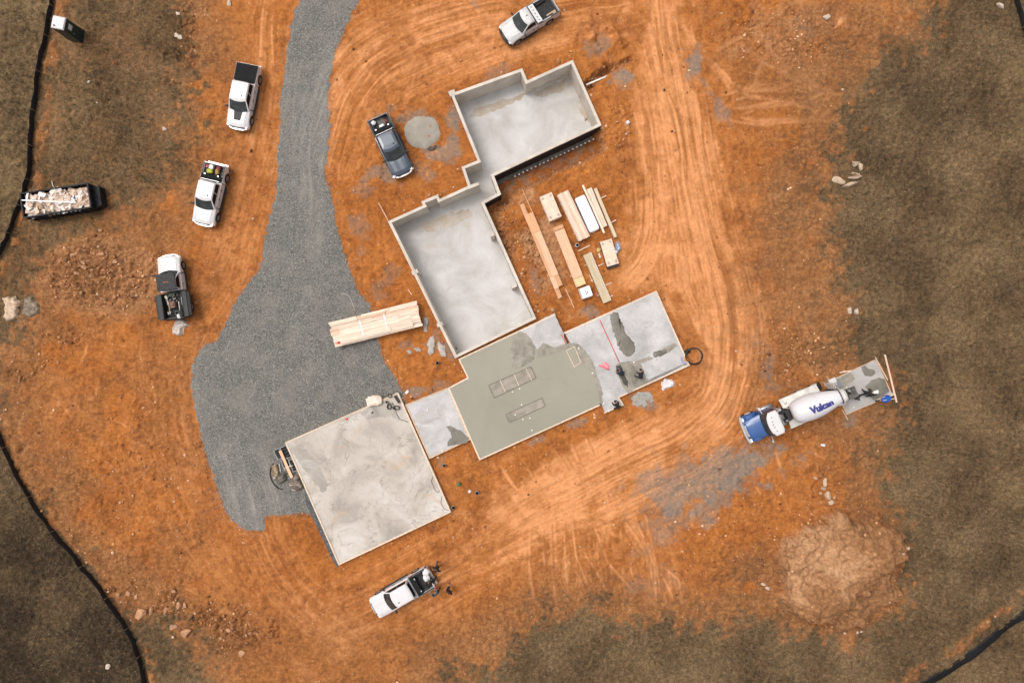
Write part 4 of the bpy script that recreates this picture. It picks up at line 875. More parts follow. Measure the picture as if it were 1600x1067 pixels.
def arch(xc, zc_, r, n=8, down=False):
    return [(xc+r*math.cos(math.pi*k/n), zc_+r*math.sin(math.pi*k/n)) for k in range(n+1)]
BED = {}
def pickup(label, front_px, rear_px, body=m_white, name='pickup_truck', cab='crew', cover=False, decal=False, toolbox=None, W_=1.92, bumper=m_chrome, bed=True, roofmat=None, group='pickup trucks parked round the site', width_k=1.0):
    f = P(*front_px, .9); r = P(*rear_px, .9); L = (f-r).to_2d().length; c = (f+r)/2; rz = math.atan2(f.y-r.y, f.x-r.x)
    px_ = 800+c.x/S; py_ = 533.5-c.y/S
    root = thing(name, label, 'pickup truck', (c.x, c.y, gz(px_, py_)+.0), rz, group)
    k = L/5.75; X0 = L/2; hw = W_/2
    def X(d): return X0-d*k
    ax1 = X(.95); cb = 4.05 if cab == 'crew' else 3.2; axr = X(4.75 if cab == 'crew' else 4.6); rw = .40
    # --- lower body, hood and cab base
    prof = [(X(.06), .42)]+[(ax1+.47*math.cos(t), .42+.47*math.sin(t)*1.0) for t in np.linspace(0, math.pi, 9)]+[(X(cb), .42), (X(cb), 1.14), (X(1.5), 1.145), (X(1.2), 1.125), (X(.35), 1.04), (X(.08), .94), (X(0), .80), (X(.0), .58)]
    ys = [-1, -.93, -.7, -.35, 0, .35, .7, .93, 1]; n = len(prof); vs = []
    for t in ys:
        for (x, z) in prof:
            zz = z; xx = x
            if z > .9 and x > X(1.55): zz = z-.085*abs(t)**7-.03*t*t+(.02 if .3 < abs(t) < .8 else 0)
            elif z > .9: zz = z-.03*abs(t)**6
            if x > X(.5): xx = x-.26*k*abs(t)**3.2*(1 if z > .5 else .7)
            yy = t*hw*(1.0 if .5 < z < 1.0 else .965)
            vs.append((xx, yy, zz))
    fs = [tuple(range(n)), tuple((len(ys)-1)*n+i for i in range(n))[::-1]]
    for j in range(len(ys)-1):
        for i in range(n): fs.append((j*n+i, (j+1)*n+i, (j+1)*n+(i+1) % n, j*n+(i+1) % n))
    mb = MB(); mb.add(vs, [f_[::-1] for f_ in fs]); 
    # --- greenhouse
    def ringp(xf, xr, w, z, crown, nn=6):
        pts = []
        for q in range(nn+1):
            t = -1+2*q/nn; pts.append((xf-crown*abs(t)**2.2, t*w, z))
        for q in range(nn+1):
            t = 1-2*q/nn; pts.append((xr+.04*abs(t)**3, t*w, z))
        return pts
    R0 = ringp(X(1.40), X(cb-.02), hw*.90, 1.15, .20); R1 = ringp(X(2.12), X(cb-.14), hw*.76, 1.72, .17); R2 = ringp(X(2.34), X(cb-.24), hw*.70, 1.80, .14); R3 = ringp(X(2.7), X(cb-.5), hw*.5, 1.83, .08)
    m_ = len(R0); o = []
    for q in range(3):
        for i in range(m_): o.append((q*m_+i, q*m_+(i+1) % m_, (q+1)*m_+(i+1) % m_, (q+1)*m_+i))
    o.append(tuple(3*m_+i for i in range(m_))); mb.add(R0+R1+R2+R3, o, 0)
    body_o = mb.build('body', [body], root)
    def glassq(A, B, C, D, mat, nm, nu=6, inset=.05, off=.013, par=None):
        """bilinear patch between two edges given as functions of u"""
        vs = []; 
        for v in (0, .5, 1):
            for q in range(nu+1):
                u = q/nu; p0 = A(u); p1 = B(u); vs.append(Vector(p0).lerp(Vector(p1), v))
        nn = (vs[1]-vs[0]).cross(vs[nu+1]-vs[0]).normalized(); nn = nn if nn.dot(C) > 0 else -nn
        top = [p+nn*off for p in vs]; bot = [p-nn*.01 for p in vs]; k_ = len(vs)
        fs = [(a*(nu+1)+q, a*(nu+1)+q+1, (a+1)*(nu+1)+q+1, (a+1)*(nu+1)+q) for a in range(2) for q in range(nu)]
        bd = [q for q in range(nu+1)]+[a*(nu+1)+nu for a in (1, 2)]+[2*(nu+1)+q for q in range(nu-1, -1, -1)]+[(nu+1)]
        fs2 = fs+[(bd[i], bd[(i+1) % len(bd)], bd[(i+1) % len(bd)]+k_, bd[i]+k_) for i in range(len(bd))]
        m2 = MB(); m2.add(top+bot, fs2); return m2.build(nm, mat, par or root)
    def edge(Rg, a, b, s0=0., s1=1.):
        def f_(u):
            u = s0+(s1-s0)*u; t = a+(b-a)*u; i = int(min(math.floor(t), max(a, b)-1)); i = max(i, min(a, b)); fr = t-i
            return Vector(Rg[i]).lerp(Vector(Rg[i+1]), fr)
        return f_
    def lerp2(f1, f2, v): return lambda u: f1(u).lerp(f2(u), v)
    e0 = edge(R0, 0, 6, .05, .95); e1 = edge(R1, 0, 6, .05, .95)
    wsd = glassq(lerp2(e0, e1, .05), lerp2(e0, e1, .95), Vector((1, 0, 1)), None, m_glass, 'windscreen')
    m2 = MB(); pa = lerp2(e0, e1, -.0)
    m2.tube([pa(u)+Vector((.01, 0, .015)) for u in np.linspace(.02, .98, 7)], .035, 5); m2.build('wiper_cowl', m_trim, root)
    e0 = edge(R0, 7, 13, .12, .88); e1 = edge(R1, 7, 13, .1, .9)
    glassq(lerp2(e0, e1, .25), lerp2(e0, e1, .92), Vector((-1, 0, .3)), None, m_sglass, 'rear_window')
    for sgn in (-1, 1):
        ia, ib = (6, 7) if sgn > 0 else (0, 13)
        f0, r0, f1, r1 = Vector(R0[ia]), Vector(R0[ib]), Vector(R1[ia]), Vector(R1[ib])
        A = lambda u, f0=f0, r0=r0, f1=f1, r1=r1: f0.lerp(r0, .03+.93*u).lerp(f1.lerp(r1, .03+.93*u), .22)
        B_ = lambda u, f0=f0, r0=r0, f1=f1, r1=r1: f0.lerp(r0, .0+.93*u).lerp(f1.lerp(r1, .02+.94*u), .93)
        glassq(A, B_, Vector((0, sgn, .3)), None, m_sglass, 'side_window')
        if cab == 'crew':
            m2 = MB(); p0 = A(.52)+Vector((0, sgn*.018, 0)); p1 = B_(.50)+Vector((0, sgn*.018, 0)); m2.bar(p0, p1, .05, .015); m2.build('door_pillar', m_trim if body is not m_white else body, root)
        # mirrors
        m2 = MB(); m2.box((X(1.72), sgn*(hw+.14), 1.10), (.12, .22, .20)); m2.bar((X(1.75), sgn*(hw-.06), 1.08), (X(1.73), sgn*(hw+.10), 1.06), .06, .05); m2.build('mirror', m_trim, root)
        for dd in ((2.62, 3.45) if cab == 'crew' else (2.7,)):
            m2 = MB(); m2.box((X(dd), sgn*(hw+.012), .96), (.2, .03, .05)); m2.build('door_handle', m_trim, root)
        for axx, nm in ((ax1, 0), (axr, 1)):
            m2 = MB(); y0, y1 = sgn*(hw-.26), sgn*(hw+.012)
            m2.tube([(axx, y0, rw), (axx, y1-sgn*.03, rw), (axx, y1, rw)], [rw, rw, rw*.93], 20, smooth=False); wh = m2.build('wheel', m_rub, root)
            m2 = MB(); m2.tube([(axx, y1-sgn*.02, rw), (axx, y1+sgn*.008, rw)], rw*.58, 14, smooth=False)
            for q in range(6):
                a = q*math.pi/3; m2.bar((axx, y1+sgn*.012, rw), (axx+.2*math.cos(a), y1+sgn*.012, rw+.2*math.sin(a)), .05, .015)
            m2.build('rim', m_rim, wh)
        m2 = MB(); m2.box((X(.20), sgn*hw*.76, .80), (.20, .30, .14), rz=-sgn*.35); m2.build('headlight', m_lamp, root)
        # running board
        m2 = MB(); m2.box(((X(1.5)+X(cb-.1))/2, sgn*(hw+.03), .36), (abs(X(cb)-X(1.55)), .14, .05)); m2.build('running_board', m_trim, root)
    m2 = MB(); m2.box((X(2.5), 0, .36), (L*.84, W_*.72, .2)); m2.build('chassis', m_under, root)
    # bumpers
    m2 = MB(); pts = [(X(-.06)-.30*k*abs(t)**3, t*hw*.98, .60) for t in np.linspace(-1, 1, 9)]
    for a, b in zip(pts[:-1], pts[1:]): m2.bar(a, b, .14, .2)
    m2.build('front_bumper', bumper, root)
    m2 = MB(); m2.box((X(.035), 0, .82), (.05, hw*1.15, .18)); m2.build('grille', m_trim, root)
    m2 = MB(); m2.tube([(X(2.55), .35*(1 if cab == 'crew' else 0), 1.82), (X(2.68), .35*(1 if cab == 'crew' else 0), 1.88)], [.05, .02], 6); m2.build('roof_antenna', m_trim, root)
    # hood creases
    for sgn in (-1, 1):
        m2 = MB(); m2.tube([(X(1.35), sgn*hw*.70, 1.135), (X(.8), sgn*hw*.66, 1.09), (X(.4), sgn*hw*.60, 1.045)], .014, 4); m2.build('hood_crease', body, root)
    if decal:
        m2 = MB(); m2.prism([(X(1.38), -.36), (X(1.38), .36), (X(1.1), .33), (X(.62), .27), (X(.62), -.27), (X(1.1), -.33)], 1.05, 1.165, pts0=None)
        vs_ = m2.v; m2.v = [(x, y, z-(max(0, (x-X(1.3)))*.115) if z > 1.1 else z) for x, y, z in vs_]
        m2.build('hood_panel', m_trim, root)
    if bed:
        rear = X(5.75); b0 = X(cb+.06)
        for sgn in (-1, 1):
            pr = [(b0, .5)]+[(axr+.47*math.cos(t), .42+.47*math.sin(t)) for t in np.linspace(0, math.pi, 9)]+[(rear+.05, .5), (rear, .62), (rear, 1.14), (b0, 1.16)]
            n = len(pr); ya, yb = sgn*hw, sgn*(hw-.13); vv = [(x, ya, z) for x, z in pr]+[(x, yb, z) for x, z in pr]
            ff = [tuple(range(n)), tuple(range(n, 2*n))[::-1]]+[(i, n+i, n+(i+1) % n, (i+1) % n) for i in range(n)]
            if sgn > 0: ff = [f_[::-1] for f_ in ff]
            m2 = MB(); m2.add(vv, ff); m2.build('bed_side', body, root)
            m2 = MB(); m2.bar((b0-.02, sgn*(hw-.065), 1.168), (rear+.02, sgn*(hw-.065), 1.15), .10, .02); m2.build('bed_rail', m_trim, root)
            m2 = MB(); m2.box((rear-.005, sgn*(hw-.07), .92), (.05, .13, .34)); m2.build('tail_light', m_tail, root)
            m2 = MB(); m2.box((axr, sgn*(hw-.24), .88), (.9, .22, .22)); m2.build('wheel_housing', m_linerg, root)
        m2 = MB(); m2.box(((b0+rear)/2, 0, .74), (abs(b0-rear)-.02, W_-.27, .08)); m2.box((b0-.03, 0, .96), (.05, W_-.27, .38)); m2.build('bed_floor', m_linerg, root)
        m2 = MB(); m2.box((rear+.03, 0, .94), (.06, W_-.28, .44)); m2.build('tailgate', body, root)
        m2 = MB(); m2.box((rear-.1, 0, .52), (.18, W_*.9, .16)); m2.build('rear_bumper', bumper, root)
    if cover:
        m2 = MB(); m2.prism([(b0-.03, -hw*.90), (b0-.03, hw*.90), (rear+.03, hw*.90), (rear+.03, -hw*.90)], 1.165, 1.20); m2.build('bed_cover', m_cover, root)
    if toolbox:
        tb = MB(); tb.box((b0-.27, 0, 1.17), (.46, W_*.86, .24)); t_ = tb.build('toolbox', toolbox, root)
        tb = MB(); tb.bar((b0-.04, -W_*.4, 1.295), (b0-.04, W_*.4, 1.295), .02, .015)
        for q in (-.3, .3): tb.box((b0-.46, q*W_, 1.295), (.08, .12, .02))
        tb.build('latch', m_chrome, t_)
    if bed: BED[root.name] = (b0, rear)
    return root, X, k

def at(root, x, y, z=0): return WM(root) @ Vector((x, y, z))
t1, X1, k1 = pickup('white pickup with black bed cover and black hood panel, uppermost left of the gravel drive', (369, 199), (388.5, 101.5), cover=True, decal=True)
t2, X2, k2 = pickup('white pickup with tools and green bags in its open bed, left of the gravel drive', (315.5, 350), (337.5, 257), toolbox=m_cover)
t4, X4, k4 = pickup('slate blue pickup with open bed and chrome bumper beside the grey concrete spill', (630.5, 272), (590.5, 184.5), body=m_slate, toolbox=m_cover, W_=1.90)
t5, X5, k5 = pickup('silver single-cab pickup with perforated white toolbox and boards in its bed at the top edge', (787, 55), (866, 5), body=m_silver, cab='single', toolbox=m_white, bumper=m_trim)
t6, X6, k6 = pickup('white pickup with white bags in its bed and workers at its tailgate', (584, 951), (672, 900), toolbox=m_cover)
# sensor holes in the white toolbox
for c in [o for o in t5.children if o.name.startswith('toolbox')]:
    for y in (-.62, -.3, .02, .36, .64):
        m2 = MB(); m2.tube([(BED[t5.name][0]-.27, y, 1.28), (BED[t5.name][0]-.27, y, 1.305)], .07, 8); m2.build('vent', M('grey_vent', (.25, .25, .26)), c)
m2 = MB(); m2.bar((BED[t5.name][1]+.1, -.86, 1.185), (BED[t5.name][0]-.6, -.86, 1.19), .05, .03); m2.build('rail', m_white, t5)
m2 = MB(); m2.bar((BED[t5.name][1]+.9, .86, 1.185), (BED[t5.name][0]-.5, .86, 1.19), .05, .03); m2.build('rail', m_white, t5)

def loose(name, label, cat, root, x, y, z, fn, mat, rz=0., group=None):
    """a load item lying in a vehicle: top-level, placed in the vehicle's frame"""
    p = at(root, x, y, z); mb = MB(); fn(mb); o = mb.build(name, mat); o.location = p; o.rotation_euler = (0, 0, root.rotation_euler.z+rz); return tag(o, label, cat, group)
def sack(mb, l=.5, w=.32, h=.18, seed=1):
    rr = random.Random(seed); bm = bmesh.new(); bmesh.ops.create_icosphere(bm, subdivisions=3, radius=1); vs = []
    for v in bm.verts:
        p = v.co; f = 1+.10*math.sin(p.x*9+seed)*math.cos(p.y*7+seed)
        sx = math.copysign(abs(p.x)**.6, p.x); sy = math.copysign(abs(p.y)**.6, p.y)
        vs.append((sx*l/2*f, sy*w/2*f, (p.z*.5+.5)*h*f))
    mb.add(vs, [tuple(v.index for v in f_.verts) for f_ in bm.faces], smooth=True); bm.free()
def bucket(mb, r=.15, h=.34): mb.tube([(0, 0, 0), (0, 0, h), (0, 0, h), (0, 0, .06)], [r*.85, r, r*.9, r*.75], 14)
b2 = BED[t2.name][0]-.55
loose('tool_bag', 'dark red tool bag at the tail of the white pickup bed', 'bag', t2, b2-.62, .30, .78, lambda m: sack(m, .36, .36, .3, 3), M('maroon_cloth', (.22, .03, .04)))
loose('feed_sack', 'yellow-brown sack in the white pickup bed', 'bag', t2, b2-.30, .28, .78, lambda m: sack(m, .5, .34, .34, 4), M('ochre_cloth', (.34, .22, .06)), .3)
loose('green_bag', 'lime green bag in the white pickup bed', 'bag', t2, b2-.25, -.38, .78, lambda m: sack(m, .42, .55, .3, 5), M('lime_cloth', (.42, .46, .05)), .2)
loose('cooler', 'pale grey cooler with a red lid bag in the white pickup bed', 'cooler', t2, b2-.62, -.30, .78, lambda m: m.box((0, 0, .15), (.36, .36, .3), taper=.95), M('pale_grey_plastic', (.55, .56, .58), rough=.4))
loose('gas_can', 'bright red can in the white pickup bed', 'can', t2, b2-.60, -.60, .78, lambda m: (m.box((0, 0, .16), (.26, .22, .32), taper=.8), m.tube([(-.06, 0, .34), (.06, 0, .34)], .03, 6)), M('red_plastic', (.65, .03, .02), rough=.4))
b4 = BED[t4.name][0]-.55
loose('white_sack', 'white sack nearest the tail of the slate pickup bed', 'bag', t4, b4-.68, -.52, .78, lambda m: sack(m, .42, .40, .28, 6), m_white, .4)
loose('white_sack', 'white folded sack against the toolbox of the slate pickup', 'bag', t4, b4-.12, .02, .78, lambda m: sack(m, .36, .5, .26, 7), m_white, .1)
loose('tool_pile', 'dark red tools in the slate pickup bed', 'tools', t4, b4-.42, .52, .78, lambda m: (sack(m, .3, .24, .2, 8), m.bar((-.3, -.1, .12), (.35, .12, .16), .05, .05), m.bar((-.1, .2, .1), (.3, -.25, .2), .04, .04)), M('dark_red_steel', (.16, .03, .03)))
loose('rubber_mat', 'grey rubber mat on the slate pickup bed floor', 'mat', t4, b4-.62, .08, .785, lambda m: m.box((0, 0, .02), (.9, .6, .03)), M('grey_rubber', (.10, .095, .09)), .25)
b5 = BED[t5.name][0]-.6
loose('timber_board', 'short orange board in the silver pickup bed', 'board', t5, b5-.95, .52, .80, lambda m: (m.box((0, 0, .06), (.85, .10, .09)), m.box((0, .12, .05), (.8, .09, .09))), m_form)
for q in range(2):
    pass
b6 = BED[t6.name][0]-.55
loose('cement_bag', 'large crumpled white bag at the tail of the lower white pickup bed', 'bag', t6, b6-.98, -.52, .82, lambda m: sack(m, .62, .55, .42, 9), m_white, .5)
loose('cement_bag', 'white printed bag lying in the middle of the lower white pickup bed', 'bag', t6, b6-.72, -.10, .80, lambda m: (sack(m, .5, .62, .30, 10)), m_white, -.2)
loose('tool_pile', 'coil of dark hose in the lower white pickup bed', 'hose', t6, b6-.55, .45, .79, lambda m: m.tube([(.16*math.cos(t), .16*math.sin(t), .02+t*.008) for t in np.linspace(0, 18, 50)], .02, 5), m_linerg)

# ---------------- work truck with a service body
wt_, XW_, kw = pickup('white work truck with black roof cover and wide black service body full of gear', (263, 400), (277.5, 499), bed=False, toolbox=None, cab='single')
wt_['label'] = 'white-nosed work truck with black roof cover and cluttered black service body'
wt_.name = 'service_truck'
Lw = (P(263, 400, .9)-P(277.5, 499, .9)).to_2d().length; rear = XW_(5.75)
m_roofc = M('black_roof_cover', (.028, .029, .030), rough=.75, var=.2, scale=4)
mb = MB(); mb.prism([(XW_(1.72), -.74), (XW_(1.72), .74), (XW_(3.2), .78), (XW_(3.2), -.78)], 1.80, 1.90); rfc = mb.build('roof_cover', m_roofc, wt_)
mb = MB(); mb.tube([(XW_(1.75), 1.15, 1.8), (XW_(1.75), -.2, 1.86)], .05, 6); mb.build('roof_bar', m_trim, wt_)
mb = MB()
for i, y in enumerate((-.18, -.06, .06, .18)): mb.box((XW_(2.5)+(i % 2)*.05, y, 1.903), (.10, .07, .006), rz=.4*(-1)**i)
mb.build('roof_emblem', M('orange_print', (.35, .12, .03)), wt_)
b0 = XW_(3.3); blen = b0-rear
mb = MB(); mb.box(((b0+rear)/2, 0, .72), (blen, 1.9, .12)); mb.build('deck', m_linerg, wt_)
for sgn in (-1, 1):
    mb = MB(); mb.box(((b0+rear)/2+.02, sgn*1.02, .95), (blen*.94, .42, .72), taper=.985); cab_ = mb.build('side_locker', m_trim, wt_)
    mb = MB(); mb.box(((b0+rear)/2, sgn*1.30, 1.22), (blen*.86, .30, .03), rx=sgn*-.35); mb.build('locker_lid', m_roofc, cab_)
    for xx in (b0-.35, rear+.45):
        mb = MB(); mb.box((xx, sgn*1.25, 1.0), (.05, .03, .1)); mb.build('latch', m_chrome, cab_)
    mb = MB(); mb.tube([(XW_(4.75), sgn*.72, .40), (XW_(4.75), sgn*1.16, .40)], .40, 18, smooth=False); w_ = mb.build('wheel', m_rub, wt_)
    mb = MB(); mb.tube([(XW_(4.75), sgn*1.16, .40), (XW_(4.75), sgn*1.175, .40)], .22, 12, smooth=False); mb.build('rim', m_rim, w_)
mb = MB(); mb.box((rear+.12, 0, .95), (.12, 1.6, .4)); mb.build('tailgate', m_trim, wt_)
mb = MB()
for xx in (b0-.1, (b0+rear)/2, rear+.1):
    for sgn in (-1, 1): mb.tube([(xx, sgn*.78, .8), (xx, sgn*.78, 1.45)], .025, 6)
for sgn in (-1, 1): mb.tube([(b0-.1, sgn*.78, 1.45), (rear+.1, sgn*.78, 1.45)], .028, 6)
mb.build('rack', m_trim, wt_)
rr = random.Random(5); gear = [(.80, .50, .46, .10, 'steel_angle', (.55, .50, .42)), (1.3, .44, 1.1, .05, 'steel_pipe', (.60, .52, .40)), (1.4, -.42, 1.1, .06, 'white_pipe', (.70, .70, .68)), (.9, -.85, .7, .05, 'steel_pipe', (.5, .5, .5))]
for i, (dx, y, l, w, nm, c) in enumerate(gear):
    loose(nm, ['short steel angle at the front left of the service body', 'tan pipe along the left side of the service body', 'white pipe along the right side of the service body', 'thin pale pipe on the right locker of the service truck'][i], 'pipe', wt_, b0-dx, y, 1.05 if i < 3 else 1.38, lambda m, l=l, w=w: m.tube([(-l/2, 0, 0), (l/2, 0, 0)], w*.55, 8), M('gear_%d' % i if False else 'gear_tone_'+'abcd'[i], c))
loose('generator', 'brown-red generator in the middle of the service body', 'generator', wt_, b0-1.05, .08, .80, lambda m: (m.box((0, 0, .2), (.55, .5, .4)), m.tube([(-.3, -.2, .42), (.3, -.2, .42)], .03, 6), m.tube([(-.3, .2, .42), (.3, .2, .42)], .03, 6), m.tube([(0, 0, .4), (0, 0, .5)], .12, 10)), M('brown_red_steel', (.20, .11, .08)))
gl = ['green box behind the cab of the service truck', 'grey bucket behind the cab of the service truck', 'white container at the tail of the service body', 'upright white canister at the tail of the service body', 'dark toolbox at the right rear of the service body', 'pale rag at the front left of the service body']
gs = [((.20, .0, .85), (.3, .7, .26), (.05, .07, .05)), ((.25, -.3, .85), (.26, .26, .35), (.35, .36, .33)), ((2.1, -.30, .95), (.34, .22, .3), (.75, .75, .76)), ((1.8, -.22, .95), (.22, .18, .45), (.62, .6, .58)), ((1.85, -.62, .95), (.5, .36, .5), (.02, .02, .022)), ((.38, .56, 1.05), (.34, .24, .12), (.6, .58, .5))]
for i, (p_, d_, c_) in enumerate(gs):
    loose(['storage_box', 'bucket', 'container', 'canister', 'toolbox', 'rag'][i], gl[i], ['box', 'bucket', 'container', 'canister', 'toolbox', 'rag'][i], wt_, b0-p_[0], p_[1], p_[2]-.05, lambda m, d=d_, i=i: (bucket(m, .14, .36) if i in (1, 3) else sack(m, *d, i) if i == 5 else (m.box((0, 0, d[2]/2), d, taper=.94), m.tube([(-d[0]*.3, 0, d[2]+.02), (d[0]*.3, 0, d[2]+.02)], .02, 5))), M('gear_col_'+'uvwxyz'[i], c_), .1*i)
for i in range(16):
    nm, lb = 'scrap_steel', 'small steel fitting lying among the gear in the bed of the work truck'
    mb = MB(); mb.bar((-.12, 0, 0), (.12, rr.uniform(-.1, .1), .02), .06, .05); o = mb.build(nm, M('dull_steel' if i % 2 else 'bright_steel', (.16, .15, .13) if i % 2 else (.5, .48, .44), metal=.3)); p_ = at(wt_, b0-rr.uniform(.3, 2.2), rr.uniform(-.65, .65), .84+rr.uniform(0, .3)); o.location = p_; o.rotation_euler = (0, 0, rr.uniform(0, 6)); tag(o, lb, 'fitting', 'steel fittings in the service body')

# ---------------- concrete mixer truck
Fp = P(1160, 674, .8); ang = math.atan2(-math.sin(math.radians(23.4)), -math.cos(math.radians(23.4))); Lm = 9.0
fw = Vector((math.cos(ang), math.sin(ang), 0)); cm = Fp.to_2d()-fw.to_2d()*Lm/2
mx = thing('mixer_truck', 'concrete mixer truck with blue hood, white cab roof and white drum pouring at the patio', 'mixer truck', (cm.x, cm.y, 0), ang)
def D(d): return Lm/2-d
m_blue = paint('blue_paint', (.028, .09, .26)); m_tray = M('mudguard_white', (.60, .585, .55), rough=.5, var=.12, scale=1.5); m_drum = M('drum_white', (.60, .60, .62), rough=.5, var=.04, scale=.8)
mb = MB(); mb.box((D(4.7), 0, .95), (8.0, .86, .28)); mb.box((D(4.7), 0, .70), (7.6, .3, .2)); mb.build('chassis', m_under, mx)
mb = MB()
for a, b in zip(np.linspace(-1.2, 1.2, 9)[:-1], np.linspace(-1.2, 1.2, 9)[1:]): mb.bar((D(.12)-.12*abs(a/1.2)**3, a, .72), (D(.12)-.12*abs(b/1.2)**3, b, .72), .16, .32)
mb.build('front_bumper', m_chrome, mx)
# hood: loft of sections along d
secs = [(.22, .62, 1.30), (.35, .74, 1.42), (.9, .84, 1.60), (1.6, .94, 1.74)]; vs = []
for d_, hw_, z_ in secs:
    for t in np.linspace(-1, 1, 9): vs.append((D(d_), t*hw_, z_-.16*abs(t)**3))
fs = [(i*9+j, i*9+j+1, (i+1)*9+j+1, (i+1)*9+j) for i in range(3) for j in range(8)]
base = [(x, y, .8) for x, y, z in vs]; n = 36
bd = list(range(9))+[9*i+8 for i in (1, 2)]+[27+j for j in range(8, -1, -1)]+[9*i for i in (2, 1)]
fs = [f_[::-1] for f_ in fs]+[(bd[i], bd[(i+1) % len(bd)], bd[(i+1) % len(bd)]+n, bd[i]+n) for i in range(len(bd))]
mb = MB(); mb.add(vs+base, fs, smooth=False); mb.build('hood', m_blue, mx)
for sgn in (-1, 1):
    # front fender: arched shell
    vs = []; ks = np.linspace(-.15, math.pi+.05, 10)
    for a in ks:
        for y, rr_ in ((.72, .72), (1.12, .70), (1.20, .60)): vs.append((D(1.05)+rr_*math.cos(a)*.98, sgn*y, .52+rr_*math.sin(a)))
    fs = [(i*3+j, i*3+j+1, (i+1)*3+j+1, (i+1)*3+j) for i in range(9) for j in range(2)]
    mb = MB(); mb.add(vs, fs if sgn < 0 else [f_[::-1] for f_ in fs]); fe = mb.build('fender', m_blue, mx)
    mb = MB(); mb.box((D(.32), sgn*.93, 1.02), (.16, .30, .22)); mb.build('headlight', m_lamp, mx)
    for d_, dual in ((1.05, 0), (5.9, 1), (7.2, 1)):
        mb = MB(); y0 = .62 if dual else .82; mb.tube([(D(d_), sgn*y0, .52), (D(d_), sgn*1.17, .52)], .52, 22, smooth=False); w_ = mb.build('wheel', m_rub, mx)
        mb = MB(); mb.tube([(D(d_), sgn*1.17, .52), (D(d_), sgn*1.19, .52)], .29, 14, smooth=False); mb.build('rim', m_white, w_)
    # mirrors, step tank
    mb = MB(); mb.bar((D(1.75), sgn*1.0, 2.0), (D(1.7), sgn*1.45, 2.0), .04, .04); mb.box((D(1.7), sgn*1.45, 1.75), (.14, .2, .5)); mb.build('mirror', m_white if sgn < 0 else m_chrome, mx)
    mb = MB(); mb.tube([(D(1.9), sgn*.98, .62), (D(3.2), sgn*.98, .62)], .27, 14); mb.build('fuel_tank', m_chrome, mx)
    # long mudguard trays either side of the drum
    mb = MB(); pts = [(D(3.75), sgn*1.28, 1.18), (D(3.75), sgn*.55, 1.42), (D(7.15), sgn*.55, 1.42), (D(7.15), sgn*1.28, 1.18)]
    pts2 = [(x, y, z-.05) for x, y, z in pts]; mb.add(pts+pts2, [(0, 1, 2, 3), (7, 6, 5, 4), (0, 4, 5, 1), (1, 5, 6, 2), (2, 6, 7, 3), (3, 7, 4, 0)])
    mb.bar((D(3.75), sgn*1.29, 1.12), (D(7.15), sgn*1.29, 1.12), .05, .16); mb.build('mudguard_tray', m_tray, mx)
mb = MB(); mb.box((D(.24), 0, 1.02), (.12, 1.0, .62)); mb.build('grille', m_chrome, mx)
# cab
def rings(mb, rg, cap=True):
    n = len(rg[0]); vs = [v for r_ in rg for v in r_]; fs = [(q*n+i, q*n+(i+1) % n, (q+1)*n+(i+1) % n, (q+1)*n+i) for q in range(len(rg)-1) for i in range(n)]
    if cap: fs.append(tuple((len(rg)-1)*n+i for i in range(n)))
    mb.add(vs, fs)
def rr_ring(x0, x1, w, z, crown=.0, cr=.12, nn=6):
    out = []
    for q in range(nn+1): t = -1+2*q/nn; out.append((x0-crown*t*t-(cr if abs(t) > .99 else 0), t*w, z))
    for q in range(nn+1): t = 1-2*q/nn; out.append((x1+(cr if abs(t) > .99 else 0), t*w, z))
    return out
mb = MB(); rings(mb, [rr_ring(D(1.55), D(2.75), 1.08, .85, .05), rr_ring(D(1.5), D(2.78), 1.1, 1.75, .1)]); mb.build('cab', m_blue, mx)
mb = MB(); rings(mb, [rr_ring(D(1.48), D(2.78), 1.06, 1.74, .12), rr_ring(D(1.72), D(2.76), .98, 2.45, .2)]); mb.build('cab_glass', m_glass, mx)
mb = MB(); rings(mb, [rr_ring(D(1.72), D(2.80), 1.0, 2.42, .22), rr_ring(D(1.68), D(2.82), 1.02, 2.52, .22), rr_ring(D(1.78), D(2.76), .95, 2.62, .2), rr_ring(D(2.0), D(2.6), .7, 2.66, .1)]); rf = mb.build('cab_roof', m_white, mx)
for y in (-.6, -.25, 0, .25, .6):
    mb = MB(); mb.box((D(2.02)-.18*abs(y), y, 2.675), (.10, .05, .05)); mb.build('marker_lamp', m_trim, rf)
mb = MB(); mb.tube([(D(1.62), -.9, 1.85), (D(1.5), .0, 1.86), (D(1.62), .9, 1.85)], .03, 5); mb.build('wiper', m_trim, mx)
for y, c_ in ((-.55, (.45, .40, .08)), (-.1, (.30, .30, .05)), (.45, (.65, .65, .6))):
    pass
